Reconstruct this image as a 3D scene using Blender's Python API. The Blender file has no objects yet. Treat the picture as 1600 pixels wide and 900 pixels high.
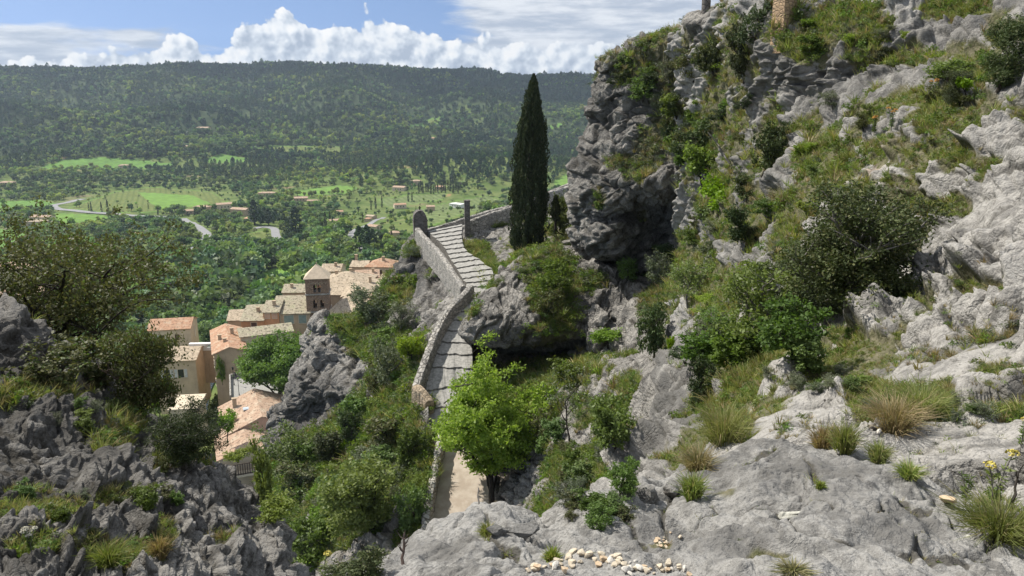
import bpy, math, random
import numpy as np
from mathutils import Vector, Matrix
from mathutils.bvhtree import BVHTree

# ------------------------------------------------------------------ camera, sky, sun, exposure
S = bpy.context.scene
COL = S.collection
R = math.radians
FPX, PITCH = 1209.0, R(14.0)                  # focal length in photo pixels (1600 wide), camera tilt
cd = bpy.data.cameras.new('camera')
cam = bpy.data.objects.new('camera', cd)
COL.objects.link(cam)
cd.sensor_width = 36.0
cd.lens = 36.0 * FPX / 1600.0
cd.clip_start, cd.clip_end = 0.05, 20000.0
cam.location = (0, 0, 0)
cam.rotation_euler = (R(90) - PITCH, 0, 0)
S.camera = cam
SUN_EL, SUN_AZ = R(51.0), R(-64.0)            # azimuth from +Y, negative is towards -X
SUN_DIR = np.array([math.sin(SUN_AZ) * math.cos(SUN_EL), math.cos(SUN_AZ) * math.cos(SUN_EL), math.sin(SUN_EL)])
sl = bpy.data.lights.new('sun', 'SUN')
sl.energy, sl.angle, sl.color = 4.0, R(1.2), (1.0, 0.945, 0.85)
so = bpy.data.objects.new('sun', sl)
COL.objects.link(so)
so.rotation_euler = Vector(SUN_DIR).to_track_quat('Z', 'Y').to_euler()
S.view_settings.view_transform = 'Standard'
S.view_settings.look = 'None'
S.view_settings.exposure = 0.76
S.view_settings.gamma = 1.0
S.view_settings.use_curve_mapping = False
S.cycles.use_denoising = True
S.cycles.max_bounces = 6
S.cycles.diffuse_bounces = 3
S.cycles.glossy_bounces = 2
S.cycles.transmission_bounces = 3
S.cycles.transparent_max_bounces = 4
S.cycles.volume_bounces = 0
S.cycles.caustics_reflective = S.cycles.caustics_refractive = False


class NT:
    """short hand for building node trees"""
    def __init__(s, tree):
        s.t = tree
        s.n, s.l = tree.nodes, tree.links

    def node(s, kind, ins=None, **props):
        nd = s.n.new(kind)
        for k, v in props.items():
            setattr(nd, k, v)
        for k, v in (ins or {}).items():
            s.put(nd.inputs[k], v)
        return nd

    def put(s, sock, v):
        if isinstance(v, bpy.types.NodeSocket):
            s.l.new(v, sock)
        elif v is not None:
            sock.default_value = v

    def m(s, op, a, b=None, c=None, clamp=False):
        nd = s.n.new('ShaderNodeMath')
        nd.operation = op
        nd.use_clamp = clamp
        for i, v in enumerate((a, b, c)):
            s.put(nd.inputs[i], v)
        return nd.outputs[0]

    def vm(s, op, a, b=None, scale=None):
        nd = s.n.new('ShaderNodeVectorMath')
        nd.operation = op
        s.put(nd.inputs[0], a)
        if b is not None:
            s.put(nd.inputs[1], b)
        if scale is not None:
            s.put(nd.inputs['Scale'], scale)
        return nd.outputs[0]

    def mix(s, f, a, b, blend='MIX'):
        nd = s.n.new('ShaderNodeMix')
        nd.data_type = 'RGBA'
        nd.blend_type = blend
        s.put(nd.inputs[0], f)
        for sk, v in ((nd.inputs[6], a), (nd.inputs[7], b)):
            s.put(sk, (*v, 1.0) if isinstance(v, tuple) and len(v) == 3 else v)
        return nd.outputs[2]

    def noise(s, vec, scale, detail=4.0, rough=0.55, dist=0.0, out=0):
        nd = s.node('ShaderNodeTexNoise', {'Scale': scale, 'Detail': detail, 'Roughness': rough, 'Distortion': dist})
        s.put(nd.inputs['Vector'], vec)
        return nd.outputs[out]

    def vor(s, vec, scale, feature='F1', detail=0.0, rand=1.0, out=0, smooth=None, dim='3D'):
        nd = s.node('ShaderNodeTexVoronoi', feature=feature, voronoi_dimensions=dim)
        s.put(nd.inputs['Vector'], vec)
        s.put(nd.inputs['Scale'], scale)
        s.put(nd.inputs['Randomness'], rand)
        if 'Detail' in nd.inputs and feature in ('F1', 'SMOOTH_F1'):
            s.put(nd.inputs['Detail'], detail)
        if smooth is not None:
            s.put(nd.inputs['Smoothness'], smooth)
        return nd.outputs[out]

    def ramp(s, f, stops, interp='LINEAR'):
        nd = s.n.new('ShaderNodeValToRGB')
        cr = nd.color_ramp
        cr.interpolation = interp
        while len(cr.elements) < len(stops):
            cr.elements.new(0.5)
        for e, (p, c) in zip(cr.elements, stops):
            e.position = p
            e.color = (c, c, c, 1) if isinstance(c, (int, float)) else (*c, 1)
        s.put(nd.inputs[0], f)
        return nd.outputs[0]

    def step(s, f, a, b):
        nd = s.node('ShaderNodeMapRange', {'From Min': a, 'From Max': b}, interpolation_type='SMOOTHSTEP')
        s.put(nd.inputs['Value'], f)
        return nd.outputs[0]


def build_world():
    w = bpy.data.worlds.new('World')
    S.world = w
    w.use_nodes = True
    w.node_tree.nodes.clear()
    w.cycles.sampling_method = 'MANUAL'
    w.cycles.sample_map_resolution = 256
    T = NT(w.node_tree)
    tc = T.node('ShaderNodeTexCoord')
    d = tc.outputs['Generated']
    sky = T.node('ShaderNodeTexSky', sky_type='NISHITA', sun_disc=False, sun_elevation=SUN_EL, sun_rotation=SUN_AZ,
                 altitude=700.0, air_density=1.0, dust_density=0.6, ozone_density=1.6)
    T.l.new(T.vm('NORMALIZE', T.vm('ADD', d, (0.0, 0.0, 0.42))), sky.inputs['Vector'])
    bg_sky = T.node('ShaderNodeBackground', {'Color': sky.outputs[0], 'Strength': 0.095})
    sep = T.node('ShaderNodeSeparateXYZ', {0: d})
    x, y, z = sep.outputs
    az = T.m('ARCTAN2', x, y)
    el = T.m('ARCSINE', z)
    # compass angle in units where 1.0 is about 33 degrees; heights in the same units
    u = T.m('MULTIPLY', az, 1.72)
    v = T.m('MULTIPLY', el, 1.72)
    uv = T.node('ShaderNodeCombineXYZ', {0: u, 1: v, 2: 0.37}).outputs[0]

    def off(vec, dx, dy):
        return T.vm('ADD', vec, (dx, dy, 0.0))

    warp = T.noise(uv, 9.0, 3.0, 0.5, out=1)
    uvw = T.vm('ADD', uv, T.vm('SCALE', T.vm('SUBTRACT', warp, (0.5, 0.5, 0.5)), scale=0.02))

    def billow(vec):
        a = T.vor(vec, 14.0, 'SMOOTH_F1', smooth=0.35, dim='2D')
        b = T.vor(vec, 41.0, 'SMOOTH_F1', smooth=0.3, dim='2D')
        c = T.vor(vec, 95.0, 'F1', dim='2D')
        e = T.noise(vec, 160.0, 3.0, 0.6)
        s = T.m('MULTIPLY_ADD', a, -0.70, 1.0)
        s = T.m('MULTIPLY_ADD', b, -0.26, s)
        s = T.m('MULTIPLY_ADD', c, -0.11, s)
        return T.m('MULTIPLY_ADD', e, 0.10, s)

    b0 = billow(uvw)
    b1 = billow(off(uvw, -0.010, 0.010))
    # top line of the heaped clouds along the horizon (u -1 .. 0.35)
    t = T.m('MULTIPLY_ADD', u, 0.5, 0.5)
    top = T.ramp(t, [(0.0, 0.30), (0.06, 0.36), (0.10, 0.34), (0.135, 0.60), (0.17, 0.64), (0.195, 0.46), (0.215, 0.55), (0.235, 0.86),
                     (0.27, 0.92), (0.30, 0.70), (0.32, 0.86), (0.36, 0.92), (0.395, 0.80), (0.44, 0.66), (0.50, 0.60), (0.56, 0.66),
                     (0.62, 0.56), (0.70, 0.60), (0.80, 0.5), (1.0, 0.5)], 'B_SPLINE')
    # ramp 0..1 -> elevation 0..0.175 units (about 5.8 degrees)
    hgt = T.m('MULTIPLY', top, 0.172)
    dens = T.m('ADD', T.m('SUBTRACT', hgt, v), T.m('MULTIPLY_ADD', b0, 0.075, -0.040))
    cum = T.step(dens, 0.0, 0.008)
    lit = T.m('MULTIPLY_ADD', T.m('SUBTRACT', b0, b1), 2.3, 0.56)
    edge = T.step(dens, 0.0, 0.075)
    lit = T.m('SUBTRACT', lit, T.m('MULTIPLY', edge, 0.22))
    soft = T.noise(uvw, 14.0, 4.0, 0.55)
    lit = T.m('ADD', lit, T.m('MULTIPLY_ADD', soft, 0.5, -0.22), clamp=True)
    # the right-hand part is greyer
    grey_r = T.step(u, -0.10, 0.18)
    lit = T.m('MULTIPLY', lit, T.m('MULTIPLY_ADD', grey_r, -0.22, 1.0))
    ccol = T.ramp(lit, [(0.0, (0.43, 0.50, 0.62)), (0.35, (0.62, 0.69, 0.79)), (0.65, (0.86, 0.90, 0.95)), (1.0, (1.0, 1.0, 1.0))])
    # flat grey sheets and streaks
    st = T.vm('MULTIPLY', uv, (1.0, 5.5, 1.0))
    s1 = T.noise(st, 3.4, 6.0, 0.58, 0.5)
    s2 = T.noise(off(st, 3.1, 1.7), 9.0, 5.0, 0.6, 0.3)
    sheet_left = T.m('MULTIPLY', T.step(u, -0.52, -0.80), T.m('MULTIPLY', T.step(v, 0.142, 0.112), 0.95))
    sheet_right = T.m('MULTIPLY', T.step(u, -0.22, 0.02), 1.15)
    high = T.m('MULTIPLY', T.step(v, 0.24, 0.40), 1.0)
    bias = T.m('MAXIMUM', T.m('MAXIMUM', sheet_left, sheet_right), high)
    sd = T.m('ADD', T.m('MULTIPLY_ADD', s1, 1.1, T.m('MULTIPLY', s2, 0.35)), T.m('MULTIPLY_ADD', bias, 0.55, -0.90))
    sheet = T.step(sd, 0.0, 0.30)
    scol = T.mix(T.step(T.noise(off(st, 0.4, 0.3), 7.0, 6.0, 0.6), 0.36, 0.66), (0.46, 0.53, 0.65), (0.80, 0.84, 0.90))
    veil = T.m('MULTIPLY', T.m('SUBTRACT', 1.0, cum), sheet)
    cov = T.m('MULTIPLY', T.m('ADD', cum, veil), 1.0, clamp=True)
    allc = T.mix(cum, scol, ccol)
    below = T.step(v, -0.02, 0.01)
    cov = T.m('MULTIPLY', cov, below)
    bg_cl = T.node('ShaderNodeBackground', {'Color': allc, 'Strength': 0.60})
    mx = T.node('ShaderNodeMixShader', {0: cov, 1: bg_sky.outputs[0], 2: bg_cl.outputs[0]})
    out = T.node('ShaderNodeOutputWorld')
    T.l.new(mx.outputs[0], out.inputs['Surface'])


build_world()

# ------------------------------------------------------------------ helpers
rng = np.random.default_rng(7)
random.seed(5)
FW = np.array([0, math.cos(PITCH), -math.sin(PITCH)])
UP = np.array([0, math.sin(PITCH), math.cos(PITCH)])


def ray(px, py):
    return np.array([(px - 800.0) / FPX, 0, 0]) + FW + UP * ((450.0 - py) / FPX)


def at(px, py, Y):
    """the point of the place seen at photo pixel (px, py) and lying Y metres ahead of the camera"""
    r = ray(px, py)
    return r * (Y / r[1])


def proj(P):
    P = np.asarray(P, float)
    dep = P @ FW
    dep = np.where(np.abs(dep) < 1e-6, 1e-6, dep)
    return 800 + FPX * P[..., 0] / dep, 450 - FPX * (P @ UP) / dep, dep


def tag(o, label=None, cat=None, group=None, kind=None):
    if label: o['label'] = label
    if cat: o['category'] = cat
    if group: o['group'] = group
    if kind: o['kind'] = kind
    return o


def link(o, parent=None):
    COL.objects.link(o)
    if parent is not None:
        o.parent = parent
    return o


def empty(name, loc=(0, 0, 0), rz=0.0, parent=None):
    o = bpy.data.objects.new(name, None)
    o.empty_display_size = 0.2
    link(o, parent)
    o.location = loc
    o.rotation_euler = (0, 0, rz)
    return o


def mesh_np(name, V, F, mats=None, midx=None, smooth=False, attrs=None):
    """mesh from numpy vertices and a face array (n,3)/(n,4) or list of lists"""
    me = bpy.data.meshes.new(name)
    V = np.asarray(V, np.float32)
    if isinstance(F, np.ndarray):
        k = F.shape[1]
        me.vertices.add(len(V))
        me.vertices.foreach_set('co', V.ravel())
        me.loops.add(F.size)
        me.loops.foreach_set('vertex_index', F.astype(np.int32).ravel())
        me.polygons.add(len(F))
        me.polygons.foreach_set('loop_start', (np.arange(len(F)) * k).astype(np.int32))
        me.polygons.foreach_set('loop_total', np.full(len(F), k, np.int32))
        me.update(calc_edges=True)
    else:
        me.from_pydata([tuple(v) for v in V.tolist()], [], F)
        me.update()
    for m in (mats or []):
        me.materials.append(m)
    if midx is not None:
        me.polygons.foreach_set('material_index', np.asarray(midx, np.int32))
    if smooth:
        me.polygons.foreach_set('use_smooth', np.ones(len(me.polygons), bool))
    for k, a in (attrs or {}).items():
        at_ = me.attributes.new(k, 'FLOAT', 'POINT')
        at_.data.foreach_set('value', np.asarray(a, np.float32))
    return me


def obj(name, me, parent=None, loc=None):
    o = bpy.data.objects.new(name, me)
    link(o, parent)
    if loc is not None:
        o.location = loc
    return o


class MB:
    """collects shapes; build() links them as one mesh object"""
    def __init__(s):
        s.v, s.f, s.m = [], [], []

    def add(s, V, F, mi=0):
        b = len(s.v)
        s.v += [tuple(map(float, p)) for p in V]
        for f in F:
            s.f.append(tuple(b + i for i in f))
            s.m.append(mi)
        return s

    def box(s, lo, hi, M=None, mi=0):
        x0, y0, z0 = lo; x1, y1, z1 = hi
        V = np.array([(x0, y0, z0), (x1, y0, z0), (x1, y1, z0), (x0, y1, z0), (x0, y0, z1), (x1, y0, z1), (x1, y1, z1), (x0, y1, z1)], float)
        if M is not None:
            V = (np.c_[V, np.ones(8)] @ np.array(M).T)[:, :3]
        return s.add(V, [(0, 3, 2, 1), (4, 5, 6, 7), (0, 1, 5, 4), (1, 2, 6, 5), (2, 3, 7, 6), (3, 0, 4, 7)], mi)

    def tube(s, pts, rad, n=6, mi=0, cap=True):
        P = np.asarray(pts, float)
        rad = np.broadcast_to(np.asarray(rad, float), (len(P),))
        b = len(s.v)
        a = np.linspace(0, 2 * math.pi, n, endpoint=False)
        for i, p in enumerate(P):
            t = P[min(i + 1, len(P) - 1)] - P[max(i - 1, 0)]
            t = t / (np.linalg.norm(t) + 1e-9)
            r0 = np.cross(t, (0, 0, 1)) if abs(t[2]) < 0.9 else np.cross(t, (1, 0, 0))
            r0 /= np.linalg.norm(r0)
            r1 = np.cross(t, r0)
            for k in a:
                s.v.append(tuple(p + rad[i] * (math.cos(k) * r0 + math.sin(k) * r1)))
        for i in range(len(P) - 1):
            for k in range(n):
                q = b + i * n
                s.f.append((q + k, q + (k + 1) % n, q + n + (k + 1) % n, q + n + k))
                s.m.append(mi)
        if cap:
            s.f.append(tuple(b + (len(P) - 1) * n + k for k in range(n)))
            s.m.append(mi)
        return s

    def build(s, name, mats, parent=None, loc=None, smooth=False):
        me = bpy.data.meshes.new(name)
        me.from_pydata(s.v, [], s.f)
        me.update()
        for m in (mats if isinstance(mats, (list, tuple)) else [mats]):
            me.materials.append(m)
        me.polygons.foreach_set('material_index', np.asarray(s.m, np.int32))
        if smooth:
            me.polygons.foreach_set('use_smooth', np.ones(len(me.polygons), bool))
        return obj(name, me, parent, loc)


# ---- noise in numpy
_prm = np.random.default_rng(11).permutation(256)
_prm = np.r_[_prm, _prm, _prm]
_grd = np.array([(1, 1, 0), (-1, 1, 0), (1, -1, 0), (-1, -1, 0), (1, 0, 1), (-1, 0, 1), (1, 0, -1), (-1, 0, -1),
                 (0, 1, 1), (0, -1, 1), (0, 1, -1), (0, -1, -1), (1, 1, 0), (-1, 1, 0), (0, -1, 1), (0, -1, -1)], float)


def perlin(P):
    P = np.asarray(P, float)
    I = np.floor(P).astype(int)
    f = P - I
    I &= 255
    w = f * f * f * (f * (f * 6 - 15) + 10)
    res = 0
    for dx in (0, 1):
        for dy in (0, 1):
            for dz in (0, 1):
                h = _prm[_prm[_prm[(I[:, 0] + dx) & 255] + ((I[:, 1] + dy) & 255)] + ((I[:, 2] + dz) & 255)] & 15
                g = _grd[h]
                dt = g[:, 0] * (f[:, 0] - dx) + g[:, 1] * (f[:, 1] - dy) + g[:, 2] * (f[:, 2] - dz)
                wt = (w[:, 0] if dx else 1 - w[:, 0]) * (w[:, 1] if dy else 1 - w[:, 1]) * (w[:, 2] if dz else 1 - w[:, 2])
                res = res + wt * dt
    return res


def fbm(P, octv=4, gain=0.5, lac=2.03):
    a, s, r = 1.0, 0.0, 0
    P = np.array(P, float)
    for i in range(octv):
        r = r + a * perlin(P)
        s += a
        a *= gain
        P = P * lac + 17.3
    return r / s


def ridged(P, octv=4, gain=0.5):
    a, s, r = 1.0, 0.0, 0
    P = np.array(P, float)
    for i in range(octv):
        r = r + a * (1 - 2 * np.abs(perlin(P)))
        s += a
        a *= gain
        P = P * 2.07 + 9.1
    return r / s


def _hash(I, k):
    n = (I[:, 0] * 374761393 + I[:, 1] * 668265263 + I[:, 2] * 1274126177 + k * 974634777) & 0x7fffffff
    n = ((n ^ (n >> 13)) * 1274126177) & 0x7fffffff
    n = ((n ^ (n >> 16)) * 374761393) & 0x7fffffff
    return (n ^ (n >> 15)) / 0x7fffffff % 1.0


def voronoi(P, jit=0.9):
    """distance to the two nearest cell points, and the nearest cell's random number"""
    P = np.asarray(P, float)
    B = np.floor(P - 0.5).astype(np.int64)
    d1 = np.full(len(P), 9.0); d2 = np.full(len(P), 9.0); c1 = np.zeros(len(P)); tl = np.zeros(len(P))
    for dx in (0, 1):
        for dy in (0, 1):
            for dz in (0, 1):
                C = B + (dx, dy, dz)
                q = C + 0.5 + jit * (np.stack([_hash(C, 1), _hash(C, 2), _hash(C, 3)], 1) - 0.5)
                d = np.linalg.norm(P - q, axis=1)
                h = _hash(C, 4)
                rd = np.stack([_hash(C, 5), _hash(C, 6), _hash(C, 7)], 1) - 0.5
                th = ((P - q) * rd).sum(1)
                nw = d < d1
                d2 = np.where(nw, d1, np.minimum(d2, d))
                c1 = np.where(nw, h, c1)
                tl = np.where(nw, th, tl)
                d1 = np.where(nw, d, d1)
    return d1, d2, c1, tl


def sst(x, a, b):
    t = np.clip((x - a) / (b - a), 0, 1)
    return t * t * (3 - 2 * t)


def crom(n, m):
    """n samples of a Catmull-Rom spline over m control points, as an n x m matrix"""
    t = np.linspace(0, m - 1, n)
    i = np.clip(np.floor(t).astype(int), 0, m - 2)
    f = t - i
    Wt = np.zeros((n, m))
    w = [-0.5 * f + f ** 2 - 0.5 * f ** 3, 1 - 2.5 * f ** 2 + 1.5 * f ** 3, 0.5 * f + 2 * f ** 2 - 1.5 * f ** 3, -0.5 * f ** 2 + 0.5 * f ** 3]
    for k in range(4):
        j = i - 1 + k
        lo = j < 0; hi = j > m - 1
        ok = ~(lo | hi)
        r = np.arange(n)
        np.add.at(Wt, (r[ok], j[ok]), w[k][ok])
        for msk, e, e2 in ((lo, 0, 1), (hi, m - 1, m - 2)):      # linear ghost points
            np.add.at(Wt, (r[msk], np.full(msk.sum(), e)), 2 * w[k][msk])
            np.add.at(Wt, (r[msk], np.full(msk.sum(), e2)), -w[k][msk])
    return Wt


def grid_faces(nu, nv):
    a = np.arange(nu * nv).reshape(nu, nv)
    return np.stack([a[:-1, :-1], a[1:, :-1], a[1:, 1:], a[:-1, 1:]], -1).reshape(-1, 4)


def grid_normals(G):
    du = np.gradient(G, axis=0)
    dv = np.gradient(G, axis=1)
    n = np.cross(du, dv)
    return n / (np.linalg.norm(n, axis=-1, keepdims=True) + 1e-12)


def rot_axis(axis, ang):
    return np.array(Matrix.Rotation(ang, 3, axis))


BED = rot_axis('Y', R(-32)) @ rot_axis('X', R(14))     # tilt of the limestone beds


def rock_disp(P, L, big=1.0, blocks=1.0, fine=1.0, strat=2.6, slab=0.0):
    """height of broken limestone over a smooth base, in metres, for block size L; also a crack mask"""
    Q = (P @ BED) * np.array([1, 1, strat]) / L
    wv = np.stack([perlin(Q * 0.7 + 3.1), perlin(Q * 0.7 + 41.7), perlin(Q * 0.7 + 77.2)], 1)
    Qw = Q + 0.55 * wv
    h = big * L * 0.55 * ridged(Qw * 0.33, 3)
    d1, d2, c, tl = voronoi(Qw * np.array([0.8, 0.8, 0.9]))
    e1 = 1 - sst(d2 - d1, 0.0, 0.14)
    h = h + blocks * L * (0.50 * (c - 0.5) + 0.85 * tl - 0.20 * e1 - 0.06 * d1)
    d1b, d2b, cb, tlb = voronoi(Qw * 2.4 + 5.0)
    e2 = 1 - sst(d2b - d1b, 0.0, 0.2)
    h = h + blocks * (1 - 0.6 * slab) * L * (0.20 * (cb - 0.5) + 0.36 * tlb - 0.07 * e2)
    h = h + fine * L * (0.08 * ridged(Qw * 3.3, 3) + 0.05 * fbm(Q * 9.0, 3))
    return h, np.clip(0.8 * e1 + 0.5 * e2, 0, 1)


def rubble_disp(P, L=0.13):
    """stones of two sizes bedded in soil; crack = soil between them"""
    Q = P @ BED
    w = np.stack([perlin(P / 0.4 + 3), perlin(P / 0.4 + 31), perlin(P / 0.4 + 67)], 1)
    Pw = P + 0.09 * w
    rd = lambda d, r: np.sqrt(np.clip(1 - (d / r) ** 2, 0, 1))
    out = sst(ridged(Q * np.array([1, 1, 2.2]) / 1.5 + 7, 3), 0.12, 0.42)        # solid ribs of rock
    d1, d2, c, tl = voronoi(Pw / L)
    s1 = rd(d1, 0.35 + 0.3 * c) * (c > 0.25)
    d3, d4, c2, tl2 = voronoi(Pw / (L * 0.42) + 9)
    s2 = rd(d3, 0.3 + 0.35 * c2) * (c2 > 0.3)
    hr, cr = rock_disp(P, 0.42, 0.7, 0.8, 1.2)
    hs = L * (0.50 * s1 + 0.35 * tl * (s1 > 0)) + L * 0.22 * s2 + 0.03 * fbm(P / 0.05, 3)
    h = out * (hr * 0.75 + 0.04) + (1 - out) * hs + 0.16 * fbm(P / 1.3 + 2, 4)
    crack = out * cr * 0.6 + (1 - out) * (1 - np.clip(s1 * 1.6 + 0.7 * s2, 0, 1))
    return h, crack


GROUND = []          # (name, verts, faces) of near ground, for casting rays on to it
PATCH = {}


def ledges(P, a, b, out, step, amp):
    """long parallel rock ribs running from a towards b across a slope with outward normal out"""
    t = np.asarray(b, float) - np.asarray(a, float)
    t /= np.linalg.norm(t)
    n = np.cross(t, out); n /= np.linalg.norm(n)
    if n[2] < 0: n = -n
    q = P / np.array([3.0, 3.0, 3.0])
    s = (P @ n) / step + 0.75 * fbm(q + 3, 4) + 0.10 * fbm(P / 0.5, 2)
    k = np.floor(s); f = s - k
    r = _hash(np.stack([k, k * 0, k * 0], 1).astype(np.int64), 9)
    prof = np.where(f < 0.86, f / 0.86, (1 - f) / 0.14)
    return amp * step * prof * (0.4 + r), 1 - np.clip(prof * 3.0, 0, 1)


def ell(px, py, E, soft=0.6):
    """how far a pixel lies inside a list of ellipses (x, y, rx, ry)"""
    m = np.zeros_like(px)
    for (ex, ey, rx, ry) in E:
        r = np.hypot((px - ex) / rx, (py - ey) / ry)
        m = np.maximum(m, 1 - sst(r, 1 - soft, 1 + soft))
    return m


def patch(name, net, nu, nv, mat, label, L=0.5, amp=1.0, veg=(), vegbase=0.0, slab=0.0, big=1.0, blocks=1.0, fine=1.0, calm=(), stain_shade=(), cracks=(), cat='rock', dispf=None, vegflat=0.7, kind='structure', blur=1):
    """a rock or earth surface through a net of surveyed points (pixel, pixel, metres ahead)"""
    net = np.array([[at(*c) for c in row] for row in net])
    m, n = net.shape[:2]
    G = np.einsum('ai,ijk->ajk', crom(nu, m), net)
    G = np.einsum('bj,ajk->abk', crom(nv, n), G)
    N = grid_normals(G)
    flip = (np.einsum('abk,abk->ab', N, -G).mean() < 0)
    if flip:
        N = -N
    P = G.reshape(-1, 3)
    Nn = N.reshape(-1, 3)
    px, py, dep = proj(P)
    vm = np.maximum(ell(px, py, veg), vegbase)
    nz = fbm(P / (L * 2.6), 5, 0.6)
    vm = np.clip(sst(vm * 1.05 + 2.2 * nz * (vm > 0.02), 0.25, 0.95) + 0.8 * sst(nz, 0.20, 0.36), 0, 1)
    if dispf:
        h, crack = dispf(P)
    else:
        h, crack = rock_disp(P, L, big, blocks, fine, slab=slab)
    for line in cracks:                              # open fissures along surveyed lines
        for (x0, y0), (x1, y1) in zip(line[:-1], line[1:]):
            wob = 7 * fbm(P / 0.25 + 5, 3)
            ux, uy = x1 - x0, y1 - y0
            tt = np.clip(((px - x0) * ux + (py - y0) * uy) / (ux * ux + uy * uy), 0, 1)
            dd = np.hypot(px - x0 - tt * ux + wob, py - y0 - tt * uy + wob)
            f_ = np.exp(-(dd / 4.0) ** 2)
            h = h - f_ * 0.007 * dep
            crack = np.maximum(crack, 1.2 * f_)
    stn_shd = ell(px, py, stain_shade, 0.7) if len(stain_shade) else 0 * px
    if len(calm):
        h = h * (1 - 0.80 * ell(px, py, calm, 0.4))
    du = np.linalg.norm(np.gradient(G, axis=0), axis=-1); dv = np.linalg.norm(np.gradient(G, axis=1), axis=-1)
    sp = np.maximum(du, dv).ravel()
    h = h * amp * (1 - vegflat * vm) * (1 - 0.85 * sst(sp, 0.16 * L, 0.5 * L))
    H2 = h.reshape(nu, nv)
    for it in range(blur):
        for ax in (0, 1):
            pd = np.pad(H2, [(1, 1) if k == ax else (0, 0) for k in (0, 1)], mode='edge')
            H2 = (np.take(pd, range(0, H2.shape[ax]), ax) + 2 * H2 + np.take(pd, range(2, H2.shape[ax] + 2), ax)) / 4
    h = H2.ravel()
    P2 = P + Nn * h[:, None]
    lat = np.stack([fbm(P / (L * 0.8) + 31, 2), fbm(P / (L * 0.8) + 57, 2), 0 * h], 1)
    P2 = P2 + lat * (0.12 * L * amp)
    F = grid_faces(nu, nv)
    if not flip:
        pass
    me = mesh_np(name, P2, F if not flip else F[:, ::-1], [mat], smooth=True, attrs={'veg': vm, 'crack': crack, 'stain_shade': stn_shd})
    o = obj(name, me)
    tag(o, label, cat, kind=kind)
    GROUND.append((P2, F))
    N2 = grid_normals(P2.reshape(nu, nv, 3)).reshape(-1, 3)
    if flip:
        N2 = -N2
    PATCH[name] = dict(P=P2, N=N2, veg=vm, crack=crack, px=px, py=py, dep=dep)
    return o

# ------------------------------------------------------------------ materials
MATS = {}


def newmat(name):
    m = bpy.data.materials.new(name)
    m.use_nodes = True
    m.node_tree.nodes.clear()
    T = NT(m.node_tree)
    out = T.node('ShaderNodeOutputMaterial')
    b = T.node('ShaderNodeBsdfPrincipled', {'Roughness': 0.85, 'Specular IOR Level': 0.25})
    T.l.new(b.outputs[0], out.inputs['Surface'])
    MATS[name] = m
    return m, T, b, out


def bump(T, b, h, strength=0.5, dist=0.05):
    nd = T.node('ShaderNodeBump', {'Height': h, 'Strength': strength, 'Distance': dist})
    T.l.new(nd.outputs[0], b.inputs['Normal'])


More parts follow.
